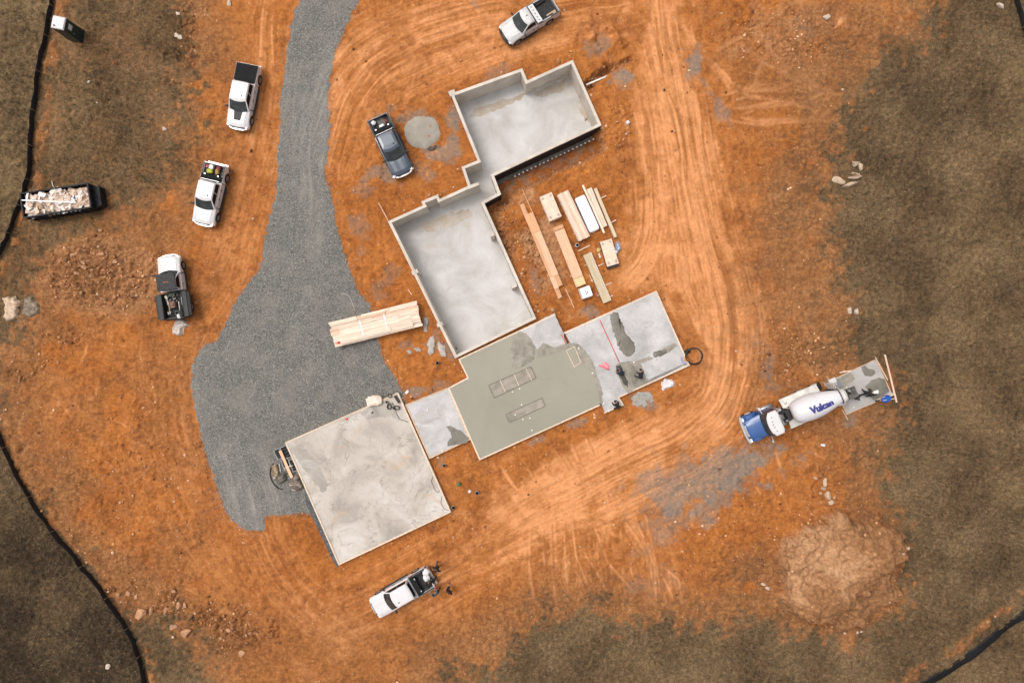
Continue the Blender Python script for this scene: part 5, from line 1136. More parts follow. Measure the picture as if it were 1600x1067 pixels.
# between the cab and the drum: exhaust, air cleaner, reservoirs, pump, pedestal
for sgn, h_ in ((-1, 2.9),): 
    mb = MB(); mb.tube([(D(2.95), sgn*.95, .9), (D(2.95), sgn*.95, h_)], .09, 10); mb.build('exhaust_stack', m_chrome, mx)
mb = MB(); mb.tube([(D(3.3), .75, 1.2), (D(3.3), -.75, 1.2)], .32, 14); mb.build('water_tank', M('tank_grey', (.35, .35, .34), rough=.4, metal=.4), mx)
mb = MB(); mb.box((D(3.75), 0, 1.5), (.35, .9, .9)); mb.box((D(3.5), .35, 1.75), (.4, .25, .3)); mb.box((D(3.4), -.45, 1.8), (.5, .2, .22)); mb.build('drum_pedestal', m_trim, mx)
rr = random.Random(8)
for i in range(16):
    mb = MB(); p0 = Vector((D(rr.uniform(2.9, 3.95)), rr.uniform(-.9, .9), rr.uniform(1.2, 1.9))); p1 = p0+Vector((rr.uniform(-.5, .5), rr.uniform(-.5, .5), rr.uniform(-.2, .2))); mb.tube([p0, (p0+p1)/2+Vector((0, 0, .12)), p1], rr.uniform(.025, .06), 6)
    mb.build('hydraulic_hose', [m_trim, M('hose_white', (.65, .63, .58)), m_rim][i % 3], mx)
# drum: revolve about an axis that climbs to the rear
A0 = Vector((D(4.05), 0, 1.85)); A1 = Vector((D(7.95), 0, 2.8)); ax = (A1-A0); LD = ax.length; ax.normalize(); up = ax.cross(Vector((0, 1, 0))).normalized(); up = up if up.z > 0 else -up; sd_ = ax.cross(up)
prof = [(0, .35), (.015, .60), (.05, .80), (.10, .92), (.18, 1.0), (.30, 1.055), (.42, 1.06), (.55, 1.01), (.70, .88), (.85, .71), (.95, .59), (1.0, .56)]
def drr(t):
    for (a, ra), (b, rb) in zip(prof[:-1], prof[1:]):
        if a <= t <= b: return ra+(rb-ra)*(t-a)/(b-a)
    return prof[-1][1]
mb = MB(); nn = 40; vs = []; fs = []
for t, r_ in prof:
    for j in range(nn):
        a = 2*math.pi*j/nn; vs.append(A0+ax*LD*t+(up*math.cos(a)+sd_*math.sin(a))*r_)
for i in range(len(prof)-1):
    for j in range(nn): fs.append((i*nn+j, i*nn+(j+1) % nn, (i+1)*nn+(j+1) % nn, (i+1)*nn+j))
fs.append(tuple(range(nn))[::-1]); mb.add(vs, fs, smooth=True); drum = mb.build('drum', m_drum, mx)
mb = MB()
for t0_, t1_, rr_ in ((.985, 1.0, .66), ): 
    mb.tube([A0+ax*LD*t0_, A0+ax*LD*t1_], rr_, 30)
mb.build('drum_rim', m_trim, drum)
mb = MB(); mb.tube([A0+ax*LD*1.004, A0+ax*(LD*1.004+.42)], [.60, .50], 26, smooth=True); mb.build('drum_collar', m_tray, drum)
mb = MB(); mb.tube([A0+ax*(LD*1.004+.424), A0+ax*(LD*1.004+.5)], [.53, .47], 26, smooth=True, cap=True); mb.build('drum_mouth', M('mouth_dark', (.05, .045, .04)), drum)
# lettering on the drum, read from the driver's side
cu = bpy.data.curves.new('lettering', 'FONT'); cu.body = 'Vulcan'; cu.size = .66; cu.offset = .05; cu.align_x = 'CENTER'; cu.align_y = 'CENTER'
to = bpy.data.objects.new('lettering_curve', cu); COL.objects.link(to); dg = bpy.context.evaluated_depsgraph_get(); tm = bpy.data.meshes.new_from_object(to.evaluated_get(dg)); bpy.data.objects.remove(to)
bm = bmesh.new(); bm.from_mesh(tm); bmesh.ops.triangulate(bm, faces=bm.faces[:])
for _ in range(2): bmesh.ops.subdivide_edges(bm, edges=[e_ for e_ in bm.edges if e_.calc_length() > .12], cuts=1)
bmesh.ops.triangulate(bm, faces=bm.faces[:])
T0, PHI = .57, .06
for v in bm.verts:
    u, w = v.co.x*1.05, v.co.y*1.12       # u along the text, towards the rear of the truck; w up
    t = T0+u/LD; r_ = drr(min(max(t, 0), 1))+.014; a = -(PHI)+w/1.02
    # text top points to the far (left) side of the truck as seen from above
    v.co = A0+ax*LD*t+(up*math.cos(a)+sd_*math.sin(a)*(-1))*r_
bm.normal_update(); bm.to_mesh(tm); bm.free(); tm.name = 'lettering'; tm.materials.clear(); tm.materials.append(M('navy_print', (.035, .035, .20), rough=.5, var=.02))
lo = bpy.data.objects.new('lettering', tm); COL.objects.link(lo); lo.parent = drum
# hopper, platform, ladder, chute
mb = MB(); c0 = A0+ax*(LD+.75)
vs = [(c0.x+.30, -.45, 3.25), (c0.x+.30, .45, 3.25), (c0.x-.45, .45, 3.25), (c0.x-.45, -.45, 3.25), (c0.x+.1, -.2, 2.7), (c0.x+.1, .2, 2.7), (c0.x-.25, .2, 2.7), (c0.x-.25, -.2, 2.7)]
mb.add(vs, [(0, 1, 5, 4), (1, 2, 6, 5), (2, 3, 7, 6), (3, 0, 4, 7), (4, 5, 1, 0), (5, 6, 2, 1), (6, 7, 3, 2), (7, 4, 0, 3)]); mb.build('hopper', M('hopper_steel', (.30, .29, .27), rough=.6), mx)
for sgn in (-1, 1):
    mb = MB(); mb.bar((D(8.0), sgn*.55, 1.0), (D(8.15), sgn*.5, 2.9), .09, .09); mb.bar((D(8.15), sgn*.5, 2.9), (D(8.7), sgn*.5, 2.9), .06, .06); mb.bar((D(8.9), sgn*.62, 1.0), (D(8.7), sgn*.5, 2.9), .07, .07); mb.build('rear_frame', m_tray, mx)
    mb = MB(); mb.box((D(8.55), sgn*.98, 1.15), (.62, .42, .06)); mb.box((D(8.55), sgn*.98, 1.0), (.5, .34, .25)); mb.build('rear_locker', m_white, mx)
mb = MB()
for z_ in np.linspace(1.0, 2.7, 7): mb.bar((D(7.9), -.75, z_), (D(7.9), -1.1, z_), .04, .04)
mb.bar((D(7.9), -.74, .8), (D(7.9), -.74, 3.2), .05, .05); mb.bar((D(7.9), -1.11, .8), (D(7.9), -1.11, 3.2), .05, .05); mb.build('ladder', m_tray, mx)
mb = MB(); mb.box((D(8.3), -.85, 2.5), (.55, .5, .04)); mb.bar((D(8.05), -1.1, 3.1), (D(8.6), -1.1, 3.1), .04, .04); mb.build('platform', m_rim, mx)
def trough(mb, a, b, w0, w1):
    a = Vector(a); b = Vector(b); d = (b-a).normalized(); s_ = Vector((0, 0, 1)).cross(d).normalized(); u_ = d.cross(s_); vs = []
    for p, w in ((a, w0), (b, w1)):
        for t in np.linspace(0, math.pi, 7): vs.append(p+s_*math.cos(t)*w-u_*math.sin(t)*w*.8+u_*w*.2)
    fs = [(j, j+1, 8+j, 7+j) for j in range(6)]+[(7+j, 8+j, j+1, j) for j in range(6)]; mb.add(vs, fs)
mb = MB(); trough(mb, (D(8.55), .1, 2.2), (D(9.1), .45, 1.6), .34, .26); trough(mb, (D(9.05), .42, 1.65), (D(10.4), 1.45, .7), .24, .22); mb.build('chute', M('chute_steel', (.12, .115, .10), rough=.6, metal=.2), mx)
# ================================================================== TIMBER AND SUPPLIES
def woodm(name, col, var=.12): return M(name, col, rough=.8, var=var, scale=3.2, rnd=.09, stretch=(.35, 6, 6), bump=.2)
w_pink = woodm('sawn_pine', (.68, .48, .35)); w_pale = woodm('pale_pine', (.74, .60, .48)); w_lvl = woodm('laminated_timber', (.62, .34, .18)); w_lvl2 = woodm('pale_laminated_timber', (.70, .43, .27))
w_osb = M('panel_board', (.68, .53, .41), rough=.8, var=.08, scale=3, rnd=.05); w_green = woodm('treated_timber', (.52, .43, .29), .1); w_edge = woodm('panel_edge', (.55, .38, .22))
m_print = M('stencil_ink', (.16, .12, .16), rough=.8)
def frame4(px4, z):
    a, b, c, d = [P(x, y, z) for x, y in px4]; e0 = (a+b)/2; e1 = (c+d)/2; ctr = (e0+e1)/2; dv = e1-e0
    return ctr, math.atan2(dv.y, dv.x), dv.to_2d().length, ((a-b).to_2d().length+(c-d).to_2d().length)/2
def bearers(root, L, W, n=3, h=.09, out=.12, mat=None):
    for i in range(n):
        mb = MB(); mb.box((-L/2+L*(i+.5)/n, 0, h/2), (.09, W+out*2, h)); mb.build('bearer', mat or w_edge, root)
def boards(root, L, W, z0, z1, nl, nc, mat, jl=.04, nm='board', seed=1, mats=None):
    rr = random.Random(seed); bw_ = W/nc; bh = (z1-z0)/nl
    for l in range(nl):
        for c in range(nc):
            k = rr.uniform(-jl, jl); k2 = rr.uniform(0, jl)
            mb = MB(); mb.box((k, -W/2+bw_*(c+.5), z0+bh*(l+.5)+rr.uniform(-.004, .004)), (L-k2*2, bw_*.95, bh*.94)); mb.build(nm, (rr.choice(mats) if mats else mat), root)
def pack(name, label, cat, px4, z, group=None):
    c, rz, L, W_ = frame4(px4, z); root = thing(name, label, cat, (c.x, c.y, gz(800+c.x/S, 533.5-c.y/S)), rz, group); return root, L, W_
G1 = 'building timber laid out beside the basement'
# panel packs
def panels(label, px4, h, n=9, inks=True, seed=1):
    r, L, W_ = pack('panel_pack', label, 'panel pack', px4, h, 'packs of board panels'); bearers(r, L*.96, W_*.96, 3, .1, 0); rr = random.Random(seed)
    th = (h-.1)/n
    for i in range(n):
        mb = MB(); mb.box((rr.uniform(-.012, .012), rr.uniform(-.012, .012), .1+th*(i+.5)), (L, W_, th*.93)); p = mb.build('panel', w_osb, r)
    if inks:
        for sx, sy in ((-1, -1), (-1, 1), (1, -1), (1, 1)):
            mb = MB()
            for q in range(3): mb.box((sx*(L/2-.24)+rr.uniform(-.02, .02), sy*(W_/2-.18)+(q-1)*.06, h+.002), (rr.uniform(.16, .3), .028, .004))
            mb.build('stencil_mark', m_print, p)
    return r, L, W_
panels('short wide pack of pale board panels with ink marks, nearest the basement trench', [(843,308),(862,301),(877,337.5),(859.5,346.5)], .85)
pr_, Lp, Wp = panels('smaller panel pack with black wrapped lower half and clutter on both sides', [(937.5,379),(955.5,372),(966.5,411),(949.5,417)], .6, seed=2)
mb = MB(); mb.box((.10, 0, .22), (Lp+.16, Wp+.02, .4)); mb.build('black_wrapping', m_trim, pr_)
# sawn pine pack
r, L, W_ = pack('lumber_pack', 'long pack of pinkish sawn boards between the panel pack and the white wrapped pack', 'lumber pack', [(870,304),(888,297),(922,369),(904.5,377)], .6, G1); bearers(r, L*.96, W_*.9); boards(r, L, W_, .09, .6, 5, 8, w_pink, .03, seed=3, mats=[w_pink, w_pale])
# white wrapped pack
r, L, W_ = pack('wrapped_pack', 'long white shrink-wrapped pack with blue edge', 'wrapped pack', [(898,311),(914,302),(938,358),(922,362)], .6); bearers(r, L*.9, W_*.9)
m_wrap = M('white_film', (.74, .76, .80), rough=.35, var=.06, scale=5, bump=.35)
mb = MB(); n = 12
secs = []
for x, f in ((-L/2, .84), (-L/2+.12, .97), (-L/2+.3, 1), (L/2-.3, 1), (L/2-.12, .97), (L/2, .86)):
    secs.append([(x, W_/2*f*yy, .09+.53*zz*(f if zz > .5 else 1)) for yy, zz in ((-1, 0), (-1, .8), (-.93, .96), (-.7, 1), (0, 1.01), (.7, 1), (.93, .96), (1, .8), (1, 0))])
vs = [v for s_ in secs for v in s_]; k = 9; fs = [(i*k+j, i*k+(j+1) % k, (i+1)*k+(j+1) % k, (i+1)*k+j) for i in range(5) for j in range(k)]+[tuple(range(k))[::-1], tuple(5*k+j for j in range(k))]
mb.add(vs, [f[::-1] for f in fs]); wp = mb.build('film', m_wrap, r)
mb = MB(); mb.box((.05, -W_/2+.0, .42), (L*.82, .03, .16)); mb.build('blue_print_band', M('blue_print', (.12, .24, .50), var=.5, scale=14), wp)
# tan pack lying beside it, with a loose board on top
r, L, W_ = pack('joist_pack', 'narrow pack of tan joists against the white wrapped pack', 'joist pack', [(916.5,295.5),(924.5,292.5),(949.5,352.5),(941,356)], .5, G1); bearers(r, L*.95, W_*.8, 3, .09, .02); boards(r, L, W_, .09, .5, 2, 4, w_green, .02, seed=4, mats=[woodm('tan_pine', (.66, .55, .41)), w_pale])
def board(label, a, b, z, w=.12, h=.045, mat=None, cat='board', name='loose_board', group=None):
    A, B2 = P(*a, z), P(*b, z); c = (A+B2)/2; mb = MB(); mb.box((0, 0, 0), ((A-B2).length, w, h)); o = mb.build(name, mat or w_lvl2); o.location = c; o.rotation_euler = (0, 0, math.atan2(B2.y-A.y, B2.x-A.x)); return tag(o, label, cat, group)
board('pale board lying on top of the white wrapped pack along its tan side', (910.5, 289.5), (944, 364), .66, .16, .05, w_pale)
board('long tan beam lying by itself at the right end of the timber', (929.5, 295), (961.5, 371), .30, .26, .28, woodm('tan_beam', (.60, .49, .34)), 'beam', 'timber_beam')
for i, (a, b, l) in enumerate([((936,311.5),(947,306),'upper pale stick poking from under the right-hand beam'), ((953,349),(962.5,344),'lower pale stick poking from under the right-hand beam'), ((904,392),(922,383.5),'pale stick on the clay above the short treated timber pack'), ((934,416),(942.5,412),'upper stick poking from under the treated timber pack'), ((946.5,446),(955.5,441.5),'lower stick poking from under the treated timber pack'), ((953,464),(957.5,461.5),'shortest stick at the lower end of the treated timber pack')]):
    board(l, a, b, .06, .075, .09, w_pale, 'stick', 'bearer_stick', 'sticks under the timber')
# laminated beams: long run by the basement
r, L, W_ = pack('beam_stack', 'longest stack of laminated beams of uneven lengths, closest to the basement wall', 'beam stack', [(819,336.5),(832.5,331),(880,446),(867,453)], .42, G1); bearers(r, L*.9, W_)
Lb = L
def lb(x0, x1, y0, y1, z0, z1, mat=w_lvl): mb = MB(); mb.box(((x0+x1)/2, (y0+y1)/2, (z0+z1)/2), (abs(x1-x0)-.01, abs(y1-y0)-.006, (z1-z0)-.004)); return mb.build('beam', mat, r)
w2 = W_/2
lb(-Lb/2-1.0, Lb/2+.85, -w2, -.02, .09, .25, w_lvl); lb(-Lb/2, Lb/2-.25, .0, w2, .09, .25, w_lvl2)
lb(-Lb/2, Lb/2, -w2, w2*.0, .25, .36, w_lvl2); lb(-Lb/2, Lb/2-.1, 0, w2, .25, .36, w_lvl); lb(-Lb/2, -Lb/2+1.7, -w2, w2, .36, .42, w_lvl); lb(-Lb/2+1.72, Lb/2-1.1, -w2*.45, w2, .36, .43, w_lvl2); lb(-Lb/2+1.72, Lb/2-1.1, -w2, -w2*.46, .36, .40, w_lvl)
board('thin long lath running past the upper end of the longest beam stack', (816, 296), (832, 332), .25, .06, .05, w_lvl, 'lath', 'thin_lath')
board('thin long lath running past the lower end of the longest beam stack', (883.5, 451), (897, 481), .2, .06, .05, w_lvl2, 'lath', 'thin_lath')
r, L, W_ = pack('beam_stack', 'orange laminated beam stack in the middle with a cut block at its upper end', 'beam stack', [(864,356),(879,350),(916,443),(901,449)], .45, G1); bearers(r, L*.9, W_)
w2 = W_/2; lb(-L/2, L/2, -w2, 0, .09, .27, w_lvl2); lb(-L/2, L/2, 0, w2, .09, .27, w_lvl); lb(-L/2+.38, L/2-.75, -w2, w2, .27, .45, w_lvl2); lb(-L/2, -L/2+.3, -w2, w2, .27, .40, w_lvl); lb(L/2-.73, L/2, -w2, w2, .27, .40, woodm('yellow_laminated', (.74, .55, .30)))
r, L, W_ = pack('treated_timber_pack', 'short grey-green treated timber pack, lowest of the packs', 'timber pack', [(910,400),(923.5,394),(955.5,470),(941.5,474)], .45, G1); bearers(r, L*.95, W_)
w2 = W_/2; boards(r, L, W_*.80, .09, .45, 3, 3, w_green, .015, seed=6, mats=[w_green]); lb(-L/2, L/2, w2*.84, w2*1.02, .09, .43, w_pale)
board('bent pale lath leaning on the treated timber pack', (920.5, 429), (926, 441), .12, .05, .04, w_pale, 'lath', 'thin_lath')
# odd things on the clay
r, L, W_ = pack('shingle_pallet', 'white film-wrapped cube on a small pallet below the orange beams', 'wrapped pallet', [(904.5,451),(921,444.5),(927.5,461),(910.5,469)], .75); bearers(r, L, W_*.95, 3, .12, .06)
mb = MB(); mb.prism([(-L*.42, -W_*.46), (-L*.46, W_*.40), (-L*.38, W_*.46), (L*.38, W_*.46), (L*.46, W_*.36), (L*.44, -W_*.44)], .12, .75, pts0=[(-L*.5, -W_*.5), (-L*.5, W_*.48), (-L*.44, W_*.5), (L*.46, W_*.5), (L*.5, W_*.44), (L*.5, -W_*.5)]); f_ = mb.build('film', m_wrap, r)
mb = MB(); [mb.box((x, y, .753), (.12, .07, .006), rz=a) for x, y, a in ((-.08, -.05, .5), (.08, .06, .2), (.0, .12, 1.2), (.16, -.04, .9))]; mb.build('label_print', m_print, f_)
mb = MB(); c = P(901, 384.5, 0); g = gz(901, 385)
o = MB().tube([(0, 0, 0), (0, 0, .55), (0, 0, .55), (0, 0, .05)], [.17, .17, .12, .12], 16).build('pipe_stub', M('grey_pipe', (.50, .48, .42), rough=.6)); o.location = (c.x, c.y, g); tag(o, 'upright grey pipe stub with a dark bore right of the orange beams', 'pipe')
o = crumple('yellow_cloth', 'crumpled yellow cloth left of the smaller panel pack', 'cloth', [(931,388),(937,386),(940,391),(935,396),(932,394)], gz(935, 390)+.02, M('yellow_cloth', (.66, .50, .18)), .3, 5, .08)
board('short offcut below the yellow cloth', (935.5, 396), (938, 403), .1, .14, .1, w_pale, 'offcut', 'offcut')
crumple('blue_film', 'crumpled pale blue plastic film right of the smaller panel pack', 'plastic', [(961,382),(966,376),(971,388),(967,394),(962,391)], gz(966, 386)+.05, M('pale_blue_film', (.45, .54, .70), rough=.4), .4, 6, .08)
loose_w = [(957.5, 388, 'white paper cup heap on the smaller panel pack'), (962, 394, 'white crumpled sack at the right edge of the smaller panel pack')]
for i, (x, y, l) in enumerate(loose_w): crumple('white_scrap', l, 'scrap', [(x-2.5,y-2),(x+2,y-2.5),(x+2.6,y+2),(x-1.5,y+2.6)], .60, m_white, .16, 20+i, .06)
crumple('red_scrap', 'pinkish dry root beside the white wrapped cube', 'scrap', [(929,457),(934,456),(935,462),(930,463)], gz(932, 460), M('rusty_scrap', (.45, .14, .09)), .1, 31, .07)
# ---- the big lumber stack on the gravel
r, L, W_ = pack('lumber_stack', 'big uneven stack of pale lumber at the edge of the gravel', 'lumber stack', [(513,504),(523,543),(660,509),(650,470)], 1.0); bearers(r, L*.95, W_, 5, .1, .05)
rr = random.Random(9); nc = 11; bw_ = W_/nc
mb = MB(); mb.box((0, 0, .42), (L*.97, W_*.95, .62)); mb.build('core', w_pink, r)
for c in range(nc):
    y = -W_/2+bw_*(c+.5); hi = .93 if 1.5 < c < 8 else .82
    x = -L/2+rr.uniform(-.05, .12)
    if c > 7: hi = .80 if c % 2 else .74
    while x < L/2-.4:
        l = rr.choice((2.4, 3.6, 4.8, 6.5)); x1 = min(x+l, L/2+rr.uniform(-.08, .06)); x1 = L/2+rr.uniform(-.06, .06) if L/2-x1 < .5 else x1; mb = MB(); z = hi+rr.uniform(-.02, .02)
        mb.box(((x+x1)/2, y+rr.uniform(-.01, .01), z), (x1-x-.02, bw_*.94, .10), rz=rr.uniform(-.006, .006)); mb.build('board', rr.choice((w_pale, w_pale, w_pink)), r); x = x1+.01+(rr.uniform(.1, .5) if rr.random() < .3 else 0)
for (x0, x1, y0, y1, z) in [(-L/2+.6, 1.2, -.95, -.35, .99), (1.25, 3.1, -.95, .0, .99), (-L/2+.75, 2.0, -.30, .25, .995), (-L/2+.7, 3.2, .28, .5, .99), (2.1, 3.6, .05, .35, .985)]:
    k = max(1, int((y1-y0)/.19))
    for q in range(k):
        mb = MB(); mb.box(((x0+x1)/2+rr.uniform(-.03, .03), y0+(y1-y0)*(q+.5)/k, z), (x1-x0, (y1-y0)/k*.95, .05)); mb.build('board', w_pale, r)
for x in (-1.2, .9): mb = MB(); mb.box((x, 0, 1.022), (.10, W_*.6, .01)); mb.build('strap', M('strap_white', (.75, .74, .72)), r)
ctr = r
def on_stack(name, label, cat, px, py, z, fn, mat):
    p = P(px, py, z); mb = MB(); fn(mb); o = mb.build(name, mat); o.location = p; return tag(o, label, cat)
on_stack('red_rag', 'small red rag on the lower left corner of the big lumber stack', 'rag', 529.5, 534, .9, lambda m: sack(m, .24, .34, .12, 3), M('red_cloth', (.62, .02, .05)))
on_stack('white_block', 'small white block on the lower edge of the big lumber stack', 'block', 605.5, 516, .9, lambda m: m.box((0, 0, .08), (.25, .2, .16), rz=.25, taper=.9), m_white)
tang('hose', 'thin pale cable on the gravel running up from the big lumber stack', 'cable', [P(x, y, gz(x, y)+.06) for x, y in ((556,487),(551,475),(546,463),(540,460),(532,458))], .022, M('pale_cable', (.55, .52, .46)))

# ================================================================== DUMPSTER AND TOILET CABIN
m_dump = M('dumpster_steel', (.014, .015, .017), rough=.7, var=.4, scale=2, spec=.25)
c, rz, L, W_ = frame4([(30,302),(34,340.5),(140,324),(136.5,285)], 1.55)
du = thing('dumpster', 'long black roll-off dumpster heaped with pale building waste by the silt fence', 'dumpster', (c.x, c.y, gz(800+c.x/S, 533.5-c.y/S)), rz)
mb = MB(); ring(mb, [(-L/2, -W_/2), (L/2, -W_/2), (L/2, W_/2), (-L/2, W_/2)], [(-L/2+.06, -W_/2+.06), (L/2-.06, -W_/2+.06), (L/2-.06, W_/2-.06), (-L/2+.06, W_/2-.06)], .2, 1.5); mb.box((0, 0, .22), (L-.1, W_-.1, .06)); mb.build('body', m_dump, du)
mb = MB(); ring(mb, [(-L/2-.03, -W_/2-.03), (L/2+.03, -W_/2-.03), (L/2+.03, W_/2+.03), (-L/2-.03, W_/2+.03)], [(-L/2+.08, -W_/2+.08), (L/2-.08, -W_/2+.08), (L/2-.08, W_/2-.08), (-L/2+.08, W_/2-.08)], 1.45, 1.57); mb.build('rim', M('worn_steel', (.03, .032, .034), rough=.7, var=.4, spec=.25), du)
for sgn in (-1, 1):
    for i in range(8): mb = MB(); mb.box((-L/2+L*(i+.5)/8, sgn*(W_/2+.03), .85), (.08, .07, 1.2)); mb.build('side_rib', m_dump, du)
    mb = MB(); mb.box((0, sgn*.5, .1), (L, .12, .16)); mb.build('skid', m_under, du)
    for x in (-L/2+.5, L/2-.5): mb = MB(); mb.tube([(x, sgn*(.5)-.09, .12), (x, sgn*.5+.09, .12)], .12, 12); mb.build('roller', m_rim, du)
for y in (-.6, .6): mb = MB(); mb.bar((L/2+.05, y, .4), (L/2+.05, y, 1.4), .06, .08); mb.build('door_hinge', m_chrome if False else M('worn_steel', (.1, .1, .1)), du)
mb = MB(); mb.prism([(L/2+.02, -W_/2+.1), (L/2+.55, -W_/2+.25), (L/2+.55, W_/2-.25), (L/2+.02, W_/2-.1)], .15, .95); mb.build('end_ramp', m_dump, du)
# contents: sheets, cardboard, offcuts
m_w1 = M('waste_card', (.62, .46, .36), var=.2, scale=2.5); m_w2 = M('waste_plaster', (.70, .64, .58), var=.15); m_w3 = M('waste_brown', (.40, .26, .16), var=.3); m_w4 = M('waste_white', (.78, .78, .78))
rr = random.Random(4)
Md = WM(du)
# a bulk of waste then individual sheets
xs = np.linspace(-L/2+.1, L/2-.1, 40); ys_ = np.linspace(-W_/2+.1, W_/2-.1, 16); Xg, Yg = np.meshgrid(xs, ys_)
hh = 1.12+.42*(vn(Xg*1.9, Yg*1.9, 7)-.3)+.22*(1-np.abs(vn(Xg*4, Yg*4, 9)*2-1)); hh -= .5*sst(np.abs(Yg), W_/2-.3, W_/2)+.5*sst(-Xg, L/2-.9, L/2)
vs = [(float(Xg[j, i]), float(Yg[j, i]), float(hh[j, i])) for j in range(16) for i in range(40)]; fs = [(j*40+i, j*40+i+1, (j+1)*40+i+1, (j+1)*40+i) for j in range(15) for i in range(39)]
mb = MB(); mb.add(vs, fs); o = mb.build('waste_heap', m_w1); o.location = du.location; o.rotation_euler = du.rotation_euler; tag(o, 'heap of pale cardboard and plaster waste filling the dumpster', 'waste', None, 'stuff')
mb = MB()
for i in range(110):
    x = rr.uniform(-L/2+.35, L/2-.3); y = rr.uniform(-W_/2+.2, W_/2-.2); z = 1.15+.42*(float(vn(np.array([x*1.9]), np.array([y*1.9]), 7)[0])-.3)+rr.uniform(.05, .25)
    mb.box((x, y, z), (rr.uniform(.15, .8), rr.uniform(.08, .5), rr.uniform(.02, .06)), rz=rr.uniform(0, 3.1), rx=rr.uniform(-.45, .45), ry=rr.uniform(-.35, .35), mi=rr.choice((0, 0, 1, 1, 2, 3)))
o = mb.build('waste_sheets', [m_w1, m_w2, m_w3, m_w4]); o.location = du.location; o.rotation_euler = du.rotation_euler; tag(o, 'torn sheets and offcuts strewn over the dumpster load', 'waste', None, 'stuff')
board('long white pipe laid across the waste in the dumpster', (34, 313), (119, 316.5), 1.62, .08, .07, m_white, 'pipe', 'white_pipe')
tang('bent_strip', 'thin pale strip sticking out over the upper edge of the dumpster', 'strip', [P(81, 283, 1.9), P(82, 289, 1.8), P(86, 297, 1.5)], .03, m_w2)
for i, (x, y) in enumerate([(83, 335), (90, 335), (98, 334), (106, 333), (77, 334)]):
    pass
mb = MB()
for i in range(6): mb.box((-L*.06+i*.36, -W_/2-.07, 1.42), (.16, .03, .07))
mb.build('side_lettering', M('faded_white', (.5, .52, .54)), du)

m_tg = M('toilet_green', (.012, .030, .028), rough=.45, var=.1); m_tr = M('toilet_roof', (.58, .57, .60), rough=.5, var=.04)
c, rz, L, W_ = frame4([(83,24.4),(80.3,43.8),(100,48),(103,28.6)], 2.3)
tl = thing('portable_toilet', 'dark green portable toilet cabin with pale square roof against the silt fence', 'toilet cabin', (c.x, c.y, gz(800+c.x/S, 533.5-c.y/S)), rz)
mb = MB(); mb.box((0, 0, 1.15), (L*1.08, W_*1.06, 2.1), taper=.9)
for sgn in (-1, 1):
    for k in range(5): mb.box((-L*.36+k*L*.18, sgn*W_*.47, 1.1), (.05, .04, 1.8))
mb.build('cabin', m_tg, tl)
mb = MB(); h = 2.2; mb.prism([(-L/2, -W_/2), (L/2, -W_/2), (L/2, W_/2), (-L/2, W_/2)], h, h+.06); mb.prism([(-L*.46, -W_*.46), (L*.46, -W_*.46), (L*.46, W_*.46), (-L*.46, W_*.46)], h+.062, h+.12, pts0=[(-L*.49, -W_*.49), (L*.49, -W_*.49), (L*.49, W_*.49), (-L*.49, W_*.49)]); rfo = mb.build('roof', m_tr, tl)
mb = MB(); mb.tube([(-L*.22, -W_*.30, h+.11), (-L*.22, -W_*.30, h+.2)], .06, 10); mb.build('vent_pipe', m_trim, rfo)
mb = MB(); mb.box((L*.46+.03, 0, 1.1), (.05, W_*.7, 1.85)); dr = mb.build('door', M('door_green', (.016, .038, .034), rough=.4), tl)
mb = MB(); mb.box((L*.46+.075, .02, 1.65), (.03, W_*.42, .42)); mb.build('door_sign', M('pale_sign', (.55, .58, .58)), dr)
mb = MB(); mb.box((L*.46+.08, -W_*.26, 1.1), (.05, .05, .18)); mb.build('door_handle', m_rim, dr)
mb = MB(); mb.box((.05, 0, .06), (L*1.08, W_*1.04, .12)); mb.build('base', m_under, tl)

